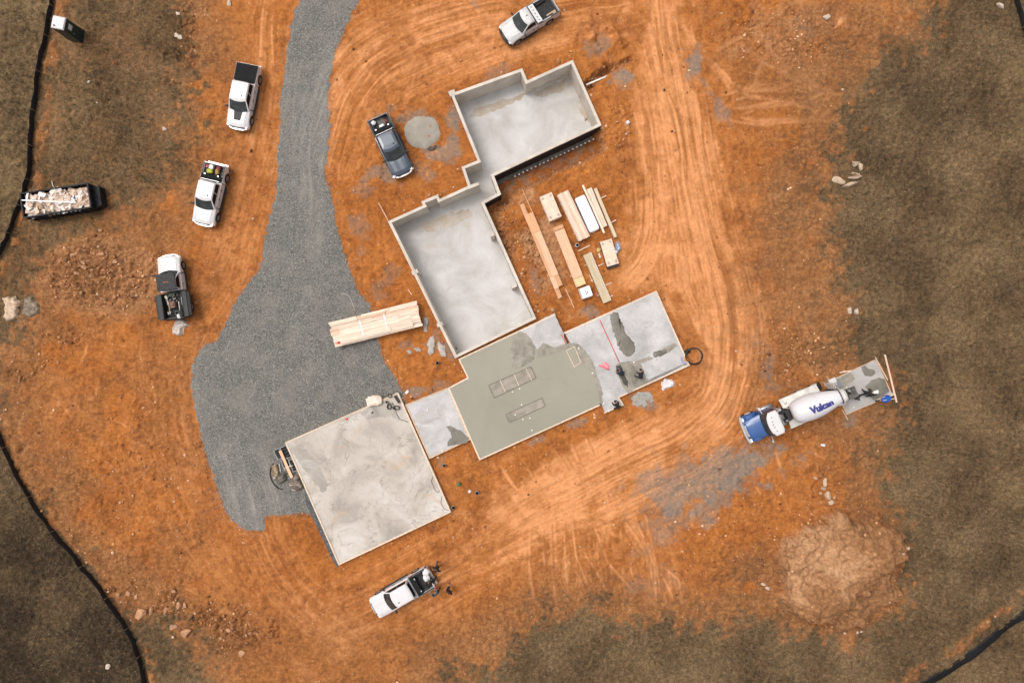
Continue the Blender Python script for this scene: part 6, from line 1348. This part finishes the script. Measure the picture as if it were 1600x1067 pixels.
# ================================================================== PEOPLE
m_skin = M('skin', (.42, .24, .16), rough=.6, var=.05); m_hair = M('dark_hair', (.02, .014, .01), rough=.7)
def person(label, px, py, face_px, shirt, trousers, hat=None, bend=0., hands=((.35, .25, 1.0), (.35, -.25, 1.0)), legs=(.12, -.12), spread=.11, zoff=0., crouch=0., boots=(.05, .035, .025), group='workers on the site'):
    p = P(px, py, .9); g = gz(800+p.x/S, 533.5-p.y/S) if zoff == 0 else zoff
    q = P(*face_px, .9); rz = math.atan2(q.y-p.y, q.x-p.x)
    V = []; E = []; Rr = []
    def v(c, r, par=None): V.append(Vector(c)); Rr.append(r if isinstance(r, tuple) else (r, r)); i = len(V)-1; (E.append((par, i)) if par is not None else None); return i
    hz = .94-crouch
    def up_(x, y, z):   # torso point rotated about the hip by the forward bend
        return Vector((x*math.cos(bend)+z*math.sin(bend), y, hz+z*math.cos(bend)-x*math.sin(bend)))
    pel = v((0, 0, hz), (.17, .13)); b1 = v(up_(.01, 0, .2), (.165, .125), pel); b2_ = v(up_(.0, 0, .40), (.20, .135), b1); nk = v(up_(.01, 0, .56), .065, b2_)
    hb = .6*bend; hd0 = up_(.03, 0, .66); hd = v(hd0, (.082, .095), nk); dirh = Vector((math.sin(bend*.8), 0, math.cos(bend*.8))); ht = v(hd0+dirh*.12, (.07, .08), hd)
    fwd = Vector((math.cos(bend*.8), 0, -math.sin(bend*.8))); v(hd0+fwd*.105+dirh*.02, .018, hd)
    for s_ in (1, -1): v(hd0+Vector((0, s_*.095, 0))+dirh*.03, .02, hd)
    parts_h = []
    for s_, hnd in ((1, hands[0]), (-1, hands[1])):
        sh = v(up_(.0, s_*.20, .46), .082, b2_); H_ = Vector(hnd); S0 = V[sh]; d_ = H_-S0
        if d_.length > .60: H_ = S0+d_.normalized()*.60
        md = (S0+H_)/2; k_ = math.sqrt(max(.0, .31**2-((H_-S0).length/2)**2)); el = md+Vector((-.35, s_*.55, -.75)).normalized()*k_*.9
        e_ = v(el, .060, sh); w_ = v(H_, .036, e_); dd = (H_-el).normalized(); side_ = dd.cross(Vector((0, 0, 1))); side_ = side_.normalized() if side_.length > .1 else Vector((0, 1, 0)); dn = side_.cross(dd)
        pm = v(H_+dd*.05, (.036, .018), w_); pm2 = v(H_+dd*.085, (.040, .016), pm)
        for kf, (ln, off) in enumerate(((.070, -.030), (.082, -.010), (.078, .010), (.060, .030))):
            f0 = v(H_+dd*.105+side_*off, .0095, pm2); f1 = v(H_+dd*(.105+ln*.55)+side_*off*1.15-dn*.008, .009, f0); v(H_+dd*(.105+ln*.9)+side_*off*1.2-dn*.028, .0075, f1)
        th = v(H_+dd*.045+side_*s_*-.04, .012, pm); v(H_+dd*.085+side_*s_*-.062-dn*.01, .010, th); parts_h.append(H_)
    for s_, lx in ((1, legs[0]), (-1, legs[1])):
        hp = v((0, s_*.09, hz-.06), .105, pel); kn = v((lx*.5+.05+crouch*.7, s_*(.10+spread*.4), hz*.5), .075, hp); an = v((lx, s_*(.09+spread), .09), .043, kn); v((lx+.14, s_*(.10+spread), .035), (.045, .033), an)
    me = bpy.data.meshes.new('person'); me.from_pydata([tuple(x) for x in V], E, []); ob = bpy.data.objects.new('person', me); COL.objects.link(ob)
    sk = ob.modifiers.new('skin', 'SKIN'); sk.use_smooth_shade = True
    if not me.skin_vertices: 
        with bpy.context.temp_override(object=ob, active_object=ob): bpy.ops.mesh.customdata_skin_add()
    for i, r_ in enumerate(Rr): me.skin_vertices[0].data[i].radius = r_; me.skin_vertices[0].data[i].use_root = (i == 0)
    sb_ = ob.modifiers.new('sub', 'SUBSURF'); sb_.levels = 1; sb_.render_levels = 1
    dg = bpy.context.evaluated_depsgraph_get(); nm_ = bpy.data.meshes.new_from_object(ob.evaluated_get(dg)); ob.modifiers.clear(); ob.data = nm_; nm_.name = 'person'
    nm_.materials.clear(); [nm_.materials.append(x) for x in (m_skin, shirt, trousers, M('work_boots', boots))]
    for pl in nm_.polygons:
        c_ = pl.center; m_i = 1 if (c_-V[pel]).dot(V[b2_]-V[pel]) > .012 else 2
        if c_.z < .12 and m_i == 2: m_i = 3
        if (c_-(hd0+dirh*.04)).length < .165: m_i = 0
        for H_ in parts_h:
            if (c_-H_).length < .19 and (c_-V[b2_]).length > .3 and (c_-H_).dot(H_-V[b2_]) > -.01: m_i = 0
        pl.material_index = m_i; pl.use_smooth = True
    ob.location = (p.x, p.y, g); ob.rotation_euler = (0, 0, rz); tag(ob, label, 'person', group)
    mb = MB(); vs = []; fs = []; base = hd0+dirh*.05
    for i in range(6):
        a = math.pi/2*i/5
        for j in range(14):
            b_ = 2*math.pi*j/14; R_ = .128 if hat else .108
            loc = fwd*math.cos(b_)*R_*1.12*math.cos(a)+Vector((0, 1, 0))*math.sin(b_)*R_*math.cos(a)+dirh*(math.sin(a)*(.14 if hat else .125)+.03)
            vs.append(base+loc)
    fs = [(i*14+j, i*14+(j+1) % 14, (i+1)*14+(j+1) % 14, (i+1)*14+j) for i in range(5) for j in range(14)]; mb.add(vs, fs, smooth=True)
    if hat: mb.add([base+fwd*(.10+.11)*1+Vector((0, .08, 0))+dirh*.03, base+fwd*(.21)+Vector((0, -.08, 0))+dirh*.03, base+fwd*.08+Vector((0, -.13, 0))+dirh*.035, base+fwd*.08+Vector((0, .13, 0))+dirh*.035], [(0, 1, 2, 3)])
    mb.build('hard_hat' if hat else 'hair', hat or m_hair, ob); return ob
c_black = M('black_cloth', (.016, .016, .018), rough=.9); c_navy = M('navy_cloth', (.02, .03, .05), rough=.9); c_grey = M('grey_cloth', (.09, .10, .11), rough=.9); c_teal = M('dull_blue_cloth', (.10, .16, .20), rough=.9)
h_white = M('white_helmet', (.78, .78, .76), rough=.35, var=.02)
person('worker in black standing above the lower truck with one arm out', 684, 884, (678, 892), c_black, c_grey, None, .25, ((.1, .45, 1.35), (.38, -.2, 1.0)))
person('worker in black leaning over the tailgate of the lower truck', 678, 908, (668, 905), c_black, c_navy, None, .75, ((.55, .22, .95), (.5, -.22, .95)))
person('worker with pale blue shoulders reaching to the rear corner of the lower truck', 683, 927, (672, 921), c_teal, c_black, None, .35, ((.62, .12, 1.05), (.3, -.25, 1.0)))
person('worker in black walking apart to the right of the lower truck', 702, 924, (705, 917), c_black, c_black, None, .2, ((.45, .22, 1.0), (-.2, -.28, .85)), legs=(.3, -.3))
person('worker bent over the dark wet strip on the pale slab, lower one', 1000, 590, (999, 582), c_black, c_black, None, 1.15, ((.62, .18, .38), (.58, -.2, .38)), spread=.2, zoff=ZS-.03)
person('worker crouching at the upper left edge of the wet strip on the pale slab', 973, 584, (967, 580), c_navy, c_black, None, .9, ((.5, .2, .4), (.45, -.2, .5)), spread=.12, crouch=.25, zoff=ZS-.03)
person('worker on the clay bending over the lowest edge of the pale slab, legs wide apart', 966, 637, (961, 628), c_black, c_black, None, 1.05, ((.6, .2, .45), (.55, -.2, .5)), legs=(-.05, -.2), spread=.34)
person('worker in white hard hat raking the wet concrete at the mixer chute', 1351, 614, (1362, 611), c_black, c_black, h_white, .6, ((.5, .2, .8), (.5, -.15, .7)), legs=(.2, -.25), zoff=.1)
person('second worker in white hard hat right beside the chute end', 1358, 617, (1366, 606), c_black, c_navy, h_white, .5, ((.5, .2, .8), (.45, -.2, .8)), zoff=.12)

# ================================================================== SMALL THINGS
def pt(px, py, z=None): return P(px, py, 0)+Vector((0, 0, gz(px, py) if z is None else z))
# wheelbarrow by the patio
p = pt(1378, 622); wb = thing('wheelbarrow', 'blue wheelbarrow at the lower right edge of the patio slab', 'wheelbarrow', (p.x, p.y, .02), math.radians(200))
mb = MB(); rings(mb, [[(.30*math.cos(a)*.6+.02, .22*math.sin(a)*.7, .30) for a in np.linspace(0, 2*math.pi, 13)[:-1]], [(.46*math.cos(a), .32*math.sin(a), .62) for a in np.linspace(0, 2*math.pi, 13)[:-1]]], False)
mb.add([(.27*math.cos(a)*.6+.02, .20*math.sin(a)*.7, .305) for a in np.linspace(0, 2*math.pi, 13)[:-1]]+[(.42*math.cos(a), .285*math.sin(a), .60) for a in np.linspace(0, 2*math.pi, 13)[:-1]], [tuple(range(12))]+[(12+j, 12+(j+1) % 12, (j+1) % 12, j) for j in range(12)]); mb.build('tray', M('barrow_blue', (.015, .10, .42), rough=.35), wb)
for s_ in (-1, 1): mb = MB(); mb.bar((.55, s_*.05, .22), (-.85, s_*.28, .58), .04, .04); mb.bar((-.3, s_*.2, .42), (-.35, s_*.22, .0), .03, .03); mb.build('handle', w_pale, wb)
mb = MB(); mb.tube([(.55, -.04, .2), (.55, .04, .2)], .2, 16, smooth=False); mb.build('wheel', m_rub, wb)
# boards round the patio
board('long pale scaffold board lying on the grass beyond the patio', (1382.5, 554), (1401, 628.5), .1, .14, .05, w_pink)
board('thin board along the upper right edge of the patio sticking past its corner', (1367.5, 558), (1387, 594), .16, .08, .06, w_pink)
board('pale lath along the upper left edge of the patio', (1312, 582), (1330, 579), .14, .09, .05, w_pale)
board('thin board sticking out below the lower left corner of the patio', (1316, 640), (1325, 656), .12, .06, .05, w_pink)
board('pale lath at the lower right corner of the patio', (1387, 621), (1398, 615), .14, .08, .05, w_pale)
board('thin brown board above the rear of the mixer truck', (1291, 587), (1299, 599), .12, .06, .05, w_lvl)
m_blk = M('black_hose', (.010, .011, .011), rough=.55)
cc = (1084, 556.5)
tang('hose_coil', 'large loop of black hose on the clay at the right corner of the pale slab', 'hose', [P(cc[0]+r_*math.cos(a), cc[1]+r_*math.sin(a)*.93, gz(1084, 556)+.06+.02*k) for k, (a, r_) in enumerate([(a, 13.2+.8*math.sin(a*1.3)) for a in np.linspace(.35, .35+4*math.pi, 60)])][:60], .05, m_blk)
for i, (x, y) in enumerate([(1072, 550)]):
    crumple('black_mat', 'tangled black strapping by the hose loop', 'strapping', [(1066,549),(1073,545),(1080,547),(1078,551),(1072,556)], gz(1072, 550), m_blk, .2, 8, .07)
crumple('orange_bag', 'orange-tan bag on the right corner of the pale slab', 'bag', [(1068,560),(1072,556),(1077,562),(1076,566),(1070,564)], zw+.02, M('orange_cloth', (.72, .34, .15)), .3, 9, .07)
crumple('blue_scrap', 'blue-grey film scraps beside the orange bag on the pale slab', 'scrap', [(1061,557),(1065,558),(1070,566),(1074,569),(1066,568)], zw+.01, M('blue_grey_film', (.30, .32, .48)), .06, 10, .07)
crumple('plastic_sheet_heap', 'white crumpled plastic sheet on the clay below the pale slab', 'plastic', [(1033,595),(1040,591),(1050,592),(1056,598),(1050,604),(1042,606),(1036,612),(1033,608)], gz(1044, 600)+.02, M('white_film_dull', (.66, .62, .62), rough=.5), .25, 11, .08)
crumple('washed_out_concrete', 'grey washed-out concrete spill below the pale slab', 'spill', [(986,622),(1000,610),(1015,612),(1022,625),(1016,634),(1002,638),(990,634)], gz(1004, 624)+.0, M('spill_grey', (.30, .29, .26), var=.1), .03, 12, .12)
patch(None, [(660+28.5*math.cos(a)+1.2*math.sin(5*a), 207+26*math.sin(a)+1.0*math.cos(4*a)) for a in np.linspace(0, 2*math.pi, 26)[:-1]], gz(660, 207)+.03, concrete('spill_concrete', (.285, .26, .215), (.24, .215, .175), (.33, .305, .25), scale=.9, seed=61), 'concrete_spill', .10, .8, seed=21)
tag(bpy.data.objects['concrete_spill'], 'round flat grey concrete spill beside the slate blue pickup', 'spill')
patch(None, [(667,233),(672,229),(678,230),(680,226),(684,229),(677,235),(670,236)], gz(672, 231)+.03, M('damp_clay_dark', (.07, .05, .04)), 'damp_hole', .05, .8, seed=22); tag(bpy.data.objects['damp_hole'], 'dark damp scrape at the lower edge of the round concrete spill', 'scrape')
# white pipe in its trench, and the capped rebars along the footing
pa, pb = P(916, 133, -.25), P(953, 117.5, -.12); mb = MB(); mb.tube([pa, (pa+pb)/2, pb], .075, 10); tag(mb.build('drain_pipe', m_pvc), 'white drain pipe in a short trench right of the upper basement', 'pipe')
p0, p1 = Vector(P(*BASE_PX[4], ZT).xy), Vector(P(*BASE_PX[5], ZT).xy); d = (p1-p0).normalized(); nrm = Vector((-d.y, d.x)); nrm = nrm if nrm.y < 0 else -nrm
rs = MB(); protoR = None
for i in range(20):
    q = p0+d*(.75+i*.40)+nrm*.42
    if protoR is None:
        rt_ = thing('rebar_stake', 'capped rebar stake standing along the footing in the black-walled trench', 'rebar', (q.x, q.y, -1.6), 0, 'capped rebar stakes in the trench')
        mb = MB(); mb.tube([(0, 0, 0), (0, 0, .42)], .012, 6); st_ = mb.build('bar', m_rim, rt_); mb = MB(); mb.tube([(0, 0, .42), (0, 0, .44), (0, 0, .50)], [.03, .085, .07], 8); cp_ = mb.build('cap', m_white, rt_); protoR = (rt_, st_, cp_)
    else:
        a = protoR[0].copy(); COL.objects.link(a); a.location = (q.x, q.y, -1.6)
        for ch in protoR[1:]: b_ = ch.copy(); COL.objects.link(b_); b_.parent = a
# small buckets and litter
def sbucket(px, py, label, mat, r=.15, h=.36, z=None, inner=True):
    p = pt(px, py, z); root = thing('bucket', label, 'bucket', p); mb = MB(); mb.tube([(0, 0, 0), (0, 0, h), (0, 0, h), (0, 0, .05)], [r*.85, r, r*.88, r*.7], 16); mb.build('pail', mat, root)
    mb = MB(); mb.tube([(r*math.cos(a), r*.2+r*.3*math.sin(a), h*.9+abs(math.sin(a))*.02) for a in np.linspace(0, math.pi, 8)], .008, 5); mb.build('handle', m_rim, root)
    if inner: mb = MB(); mb.tube([(0, 0, .04), (0, 0, h*.55)], r*.76, 12); mb.build('contents', m_under, root)
sbucket(745.5, 768.5, 'white bucket on the clay right of the garage floor', m_white, .16)
sbucket(684, 567, 'dark-mouthed pale bucket on the clay above the small slab bed', M('pale_plastic', (.55, .50, .38)), .15)
sbucket(694.5, 726, 'small pale bucket just below the small slab bed', M('cream_plastic', (.66, .58, .50)), .14)
sbucket(709, 791.5, 'grey bucket lying at the right corner of the garage floor', M('grey_plastic', (.50, .45, .38)), .15)
def block(nm, label, cat, px, py, d_, mat, rz=.3, z=None):
    p = pt(px, py, z); mb = MB(); mb.box((0, 0, d_[2]/2), d_, taper=.86); mb.box((0, 0, d_[2]+.01), (d_[0]*.5, d_[1]*.5, .02)); o = mb.build(nm, mat); o.location = p; o.rotation_euler = (0, 0, rz); return tag(o, label, cat)
block('white_box', 'small white box left of the white bucket on the clay', 'box', 734, 766.5, (.26, .24, .22), m_white, .6)
block('white_box', 'white box on the clay right of the upper basement', 'box', 980, 193, (.30, .30, .24), m_white, .5)
block('white_box', 'tiny white block below the white box right of the upper basement', 'box', 978, 210, (.12, .10, .08), m_white, .1)
block('white_box', 'white litter box on the clay below the mixer truck', 'box', 1285.5, 695, (.38, .24, .12), m_white, -.2)
block('black_box', 'small black box on the haul track above the timber', 'box', 1038, 141, (.17, .17, .12), m_trim, .1)
block('white_box', 'white crumpled packet between the garage floor and the small slab bed', 'packet', 636, 612.5, (.36, .24, .10), m_white, .9)
block('yellow_block', 'pale yellow block beside the grey dust patch at the top', 'block', 1077, 110, (.22, .12, .08), M('pale_yellow', (.75, .62, .35)), .2)
p = pt(717.5, 755.5); sp_ = thing('green_canister', 'green sprayer canister on the clay between the two slabs and the garage', 'canister', p, .4)
mb = MB(); mb.tube([(0, 0, 0), (0, 0, .3), (0, 0, .38)], [.14, .14, .05], 12); mb.build('tank', M('sprayer_green', (.01, .22, .09), rough=.4), sp_)
mb = MB(); mb.tube([(0, 0, .36), (-.15, .05, .3), (-.26, -.05, .05), (-.2, -.2, .03)], .02, 6); mb.build('hose', M('yellow_green_hose', (.50, .50, .15)), sp_)
board('small reddish stick beside the green canister', (716, 759), (721, 760), .05, .06, .05, M('red_wood', (.30, .08, .05)), 'stick', 'stick')
board('thin pale lath on the clay left of the basement corner', (637.5, 452), (643.5, 461), .05, .05, .04, w_pale, 'lath', 'thin_lath')
board('brown stake beside the fresh floor bottom left corner', (729, 700), (738, 721), .05, .05, .05, M('brown_wood', (.20, .09, .04)), 'stake', 'stake')
board('dark rod on the clay above the small slab bed', (673, 596), (690, 593), .05, .05, .05, M('brown_wood', (.20, .09, .04)), 'rod', 'rod')
board('white stick on the clay near the right grass', (1230, 296.5), (1236.5, 293), .05, .09, .05, w_pale, 'stick', 'stick')
board('short dark log on the clay below the fresh floor', (947, 650), (949, 664), .03, .06, .05, M('brown_wood', (.20, .09, .04)), 'rod', 'rod')
# things on the garage floor
zf = ZS-.055
crumple('insulation_sheet', 'pale tan crumpled sheet on the upper edge of the garage floor', 'sheet', [(573,619),(592,616),(596,622),(595,630),(577,635),(575,628)], zf+.35, M('pale_card', (.74, .60, .50)), .10, 13, .08)
mb = MB(); pz = P(584, 626, 0); mb.box((pz.x, pz.y, zf+.19), (.95, .7, .36), rz=.25); tag(mb.build('foam_stack', M('pale_card', (.7, .6, .5))), 'stack of tan foam boards under the crumpled sheet', 'foam boards')
tang('black_hose', 'black hose coil nearest the top corner of the garage floor', 'hose', [P(609+3.2*math.cos(a), 618+2.6*math.sin(a), zf+.04+.006*i) for i, a in enumerate(np.linspace(0, 12, 30))], .035, m_blk)
tang('black_hose', 'lower left black hose coil on the top corner of the garage floor', 'hose', [P(608+3.2*math.cos(a), 635+4.2*math.sin(a), zf+.04+.006*i) for i, a in enumerate(np.linspace(0, 12, 30))], .04, m_blk)
tang('black_hose', 'lower right tangled black hose on the top corner of the garage floor', 'hose', [P(619+5*math.cos(a), 637+2.8*math.sin(a), zf+.04+.006*i) for i, a in enumerate(np.linspace(0, 14, 34))], .045, m_blk)
tang('cable', 'thin dark cable running down from the hoses on the garage floor', 'cable', [P(x, y, zf+.03) for x, y in ((612,628),(617,636),(619,645),(624,655),(632,657),(638,660))], .022, m_blk)
mb = MB(); mb.bar(P(617, 618, zf+.1), P(624, 629, zf+.1), .22, .18); tag(mb.build('dark_case', M('dark_brown_case', (.035, .025, .02))), 'dark long case along the form at the top corner of the garage floor', 'case')
sbucket(606, 627, 'white bucket among the black hoses on the garage floor', m_white, .12, .3, zf, False)
block('red_box', 'red and white packet near the upper edge of the garage floor', 'packet', 543.5, 654, (.22, .16, .08), M('red_plastic', (.65, .03, .02)), .3, zf)
block('black_box', 'small black tool near the upper edge of the garage floor', 'tool', 583, 644, (.22, .10, .06), m_trim, .9, zf)
for i, pts in enumerate([[(676,744),(674,752),(679,764),(684,770),(687,766)], [(697,772),(690,776),(689,786),(694,795),(701,797)]]):
    tang('wire_loop', ['thin wire arc along the right edge of the garage floor', 'thin wire arc at the right corner of the garage floor'][i], 'wire', [P(x, y, zf+.03) for x, y in pts], .016, m_trim)
rr = random.Random(12)
board('pale corner lath standing proud on the small slab bed', (690, 703), (692, 707), ZS+.02, .06, .05, w_pale, 'lath', 'thin_lath')
# ---- steel form panels, planks and rubble left of the garage
def fpanel(px4, label, z=.12):
    c_, rz_, L_, W2 = frame4(px4, z); r_ = thing('form_panel', label, 'form panel', (c_.x, c_.y, gz(800+c_.x/S, 533.5-c_.y/S)+.02), rz_, 'black steel form panels'); mb = MB(); mb.box((0, 0, .06), (L_, W2, .05)); mb.build('skin_plate', m_dump, r_)
    mb = MB(); ring(mb, [(-L_/2, -W2/2), (L_/2, -W2/2), (L_/2, W2/2), (-L_/2, W2/2)], [(-L_/2+.04, -W2/2+.04), (L_/2-.04, -W2/2+.04), (L_/2-.04, W2/2-.04), (-L_/2+.04, W2/2-.04)], .03, .14); mb.build('edge_frame', M('pale_steel_edge', (.35, .36, .34), rough=.5), r_)
    for k_ in (-.25, 0, .25): mb = MB(); mb.box((k_*L_, 0, .10), (.05, W2*.9, .06)); mb.build('rib', M('dark_rib', (.05, .055, .055)), r_)
fpanel([(427,704),(436,700),(443,714),(434,718)], 'upper left black form panel by the garage floor')
fpanel([(437,699),(447,696),(456,713),(446,718)], 'upper right black form panel by the garage floor')
fpanel([(439,718),(449,714),(455,730),(444,735)], 'lower left black form panel by the garage floor')
fpanel([(451,719),(458,716),(466,734),(458,738)], 'lower right black form panel by the garage floor')
board('orange plank lying across the black form panels', (437.5, 704), (456, 746), .30, .24, .05, w_lvl2, 'plank', 'plank')
board('grey steel bar left of the orange plank', (436.5, 724), (438.5, 737), .15, .08, .06, M('pale_steel_edge', (.35, .36, .34)), 'bar', 'steel_bar')
board('thin pale bar across the orange plank', (444, 731.5), (457, 727), .38, .05, .04, w_pale, 'bar', 'steel_bar')
tang('black_hose', 'curved black hose left of the steel form panels on the gravel', 'hose', [P(x, y, gz(x, y)+.06) for x, y in ((427,724),(423,731),(421.5,740),(424,750),(429,758),(435,763),(441,764.5))], .04, m_blk)
crumple('debris_heap', 'tan rubble heap inside the curved hose on the gravel', 'debris', [(424,728),(432,725),(437,733),(436,745),(431,750),(425,742)], gz(430, 738), M('tan_debris', (.30, .22, .14), var=.3, scale=3), .28, 14, .09)
crumple('debris_heap', 'dark grey rubble heap below the curved hose on the gravel', 'debris', [(434,740),(446,738),(448,750),(440,756),(432,752)], gz(440, 748), M('dark_debris', (.12, .105, .085), var=.35, scale=3), .3, 15, .09)
crumple('debris_heap', 'brown-grey mud heap against the garage form', 'debris', [(455,744),(465,738),(472,748),(474,762),(460,768),(452,758)], gz(462, 752), M('mud_debris', (.19, .15, .12), var=.3, scale=3), .4, 16, .09)
def rocks(lst, group, base, name='rock', cat='rock', zadd=0):
    for i, (x, y, w, h_, rot, l) in enumerate(lst):
        mb = MB(); r_ = max(w, h_)*S/2; mb.rock((0, 0, 0), r_*1.35, 100+i+int(x), (w*S/2/r_, h_*S/2/r_, .42), sub=2, rot=math.radians(-rot)); o = mb.build(name, base); p = pt(x, y); o.location = (p.x, p.y, p.z+r_*.18+zadd); tag(o, l, cat, group)
m_rk = M('tan_rock', (.46, .34, .24), var=.15, scale=3, rnd=.12); m_rko = M('orange_rock', (.44, .23, .12), var=.15, scale=3, rnd=.15); m_rkp = M('pale_rock', (.54, .44, .35), var=.1, scale=3, rnd=.08)
rocks([(457,755,7,6,0,'grey stone on the mud heap by the garage'), (464,757,8,6,30,'cream stone on the mud heap by the garage'), (460,764,7,4,10,'small pale stone at the foot of the mud heap'), (431,745,4,3,0,'pale pebble on the tan rubble heap')], None, m_rkp, 'stone', 'stone', .15)
rocks([(1335,257,14,9,-15,'topmost pale slab rock of the cluster at the right grass edge'), (1343,263,13,9,55,'upper right slab rock of the cluster at the right grass edge'), (1337,273,16,5,25,'thin ridge rock in the middle of the right cluster'), (1334,279,24,8,-8,'long flat rock below the middle of the right cluster'), (1310,284,17,14,20,'leftmost and palest rock of the right cluster'), (1325,290,26,7,-12,'lowest long rock of the right cluster')], 'slab rocks at the right grass edge', m_rk)
rocks([(1328.5,486,8,9,0,'left one of two small pale rocks on the grass edge'), (1338.5,486,8,11,10,'right one of two small pale rocks on the grass edge')], 'pair of pale rocks', m_rkp)
rocks([(1288,752,9,13,20,'upper boulder of the row above the spoil heap'), (1273,746,7,5,0,'small pale rock left of the boulder row'), (1286,763,9,6,-30,'middle small rock of the boulder row'), (1293,774,15,12,30,'largest lower boulder of the row above the spoil heap'), (1298,784,8,7,10,'bottom rock of the boulder row'), (1281,769,5,4,0,'pebble beside the boulder row'), (1303,777,4,4,0,'pebble right of the boulder row')], 'boulders above the spoil heap', m_rk)
rocks([(187.5,928,8,7,0,'orange stone nearest the lower left fence'), (200,925,9,8,20,'round stone right of the orange one by the lower left fence'), (212,933,7,8,0,'small oval stone in the lower left stony band'), (222,957,22,16,-10,'largest boulder of the lower left stony band'), (237,955,6,14,15,'narrow upright rock beside the largest lower left boulder'), (258,953,10,14,20,'leaning rock right of the narrow one'), (280,944,9,11,0,'round pale rock in the middle of the stony band'), (289,946,7,9,-10,'rock touching the round pale rock'), (292,987,20,11,-15,'elongated pale boulder at the lower edge of the stony band'), (268,979,7,8,0,'small red rock below the stony band'), (275,977,8,6,-20,'flat rock above the small red rock'), (379,1020,10,9,10,'rock in the lower right part of the stony band'), (273,922,7,5,0,'rock above the round pale rock'), (359,984,8,6,10,'rock near the right end of the stony band'), (392,988,9,7,-20,'palest rock at the right end of the stony band')], 'rocks of the lower left stony band', m_rko)
rocks([(258,202,9,7,10,'tan rock in the grass right of the trucks field'), (276,55,9,8,0,'rock in the rubble at the upper left'), (283,59,8,7,20,'rock right beside the upper left rubble rock'), (278,22,8,6,0,'topmost rock of the upper left rubble'), (358,6,9,10,0,'tan rock by the top edge left of the gravel'), (1293,27,12,8,10,'tan rock at the top of the clay on the right'), (1408,851,6,5,0,'white stone beside the spoil heap'), (1397,857,5,4,0,'cream stone at the spoil heap edge'), (1339,987,4,4,0,'left pebble under the spoil heap'), (1345,986,4,4,0,'right pebble under the spoil heap'), (1319,988,5,4,0,'pebble at the lowest point of the spoil heap'), (1560,12,16,7,50,'tan clod in the grass near the top right fence'), (170,1040,9,7,-20,'white stone in the dark grass lower left'), (140,130,5,4,0,'white stone in the upper left grass'), (152,161,4,3,0,'small white stone in the upper left grass'), (1192,912,8,5,0,'white stone left of the spoil heap'), (1198,918,7,6,0,'second white stone left of the spoil heap')], None, m_rkp)
rocks([(141,420,10,8,0,'largest clay boulder in the left rubble mound'), (142,412,8,6,30,'boulder above the largest one in the left mound'), (120,400,9,7,0,'upper left boulder of the left mound'), (165,398,9,7,0,'top boulder of the left mound'), (190,410,12,6,-10,'long boulder on the right of the left mound'), (200,408,9,5,10,'flat boulder at the right end of the left mound'), (150,432,9,8,0,'lower middle boulder of the left mound'), (128,428,8,6,20,'lower left boulder of the left mound'), (178,425,8,6,0,'lower right boulder of the left mound'), (157,360,9,5,0,'tan rock above the left mound')], 'boulders of the left rubble mound', m_rko)
# pale heaps by the left
crumple('crumpled_sheet', 'grey-white crumpled plastic behind the service truck', 'plastic', [(268,511),(275,500),(283,498),(294,503),(296,508),(287,512),(286,520),(280,525),(270,521)], gz(282, 511)+.02, M('dull_white_plastic', (.50, .45, .40), rough=.6), .3, 17, .08)
crumple('torn_bag', 'pale tan torn bag ring at the left edge of the site', 'bag', [(4,466),(14,462),(26,464),(32,475),(30,490),(24,500),(12,502),(6,495),(10,480)], gz(18, 482)+.03, M('tan_sheet', (.56, .42, .30), var=.2), .35, 18, .09)
crumple('grey_tarp', 'dull grey tarp beside the torn bag on the left', 'tarp', [(38,465),(52,463),(62,478),(64,490),(45,498),(36,488)], gz(50, 480)+.02, M('dull_tarp', (.22, .17, .12), var=.25), .25, 19, .1)
for i, (pts, l) in enumerate([([(620,492),(668,497),(671,505),(668,518),(664,510)], '')][:0]): pass
crumple('cement_splash', 'upper grey cement splash left of the basement', 'splash', [(662,499),(667,496),(669,503),(668,520),(663,516)], gz(666, 508)+.02, M('cement_grey', (.33, .30, .27)), .06, 40, .08)
crumple('cement_splash', 'lumpy white-grey cement heap left of the basement corner', 'splash', [(671,527),(677,525),(679,538),(678,552),(670,555),(667,545)], gz(673, 540)+.02, M('cement_pale', (.40, .36, .32)), .08, 41, .08)
crumple('cement_splash', 'pale cement heap touching the lower left basement corner', 'splash', [(685,534),(690,537),(697,548),(697,557),(690,555),(684,545)], gz(690, 545)+.02, M('cement_pale', (.40, .36, .32)), .1, 42, .08)
crumple('cement_splash', 'small grey cement blob between the lumber stack and the basement', 'splash', [(644,544),(654,542),(658,547),(650,549)], gz(650, 545)+.02, M('cement_grey', (.33, .30, .27)), .05, 43, .07)
crumple('cement_splash', 'leftmost tiny cement blob below the lumber stack', 'splash', [(635,549),(641,547),(645,550),(640,554)], gz(640, 550)+.02, M('cement_grey', (.33, .30, .27)), .05, 44, .06)
mb = MB(); mb.prism(xy([(477,765),(484,762),(531,880),(527,886),(519,872),(497,826),(478,786)], -.02), -.06, .05); tag(mb.build('gravel_strip', M('dark_gravel', (.085, .085, .09), var=.35, scale=5, bump=1.0)), None, None, None, 'structure')
for o in [o for o in bpy.data.objects if o.type == 'EMPTY']: pass
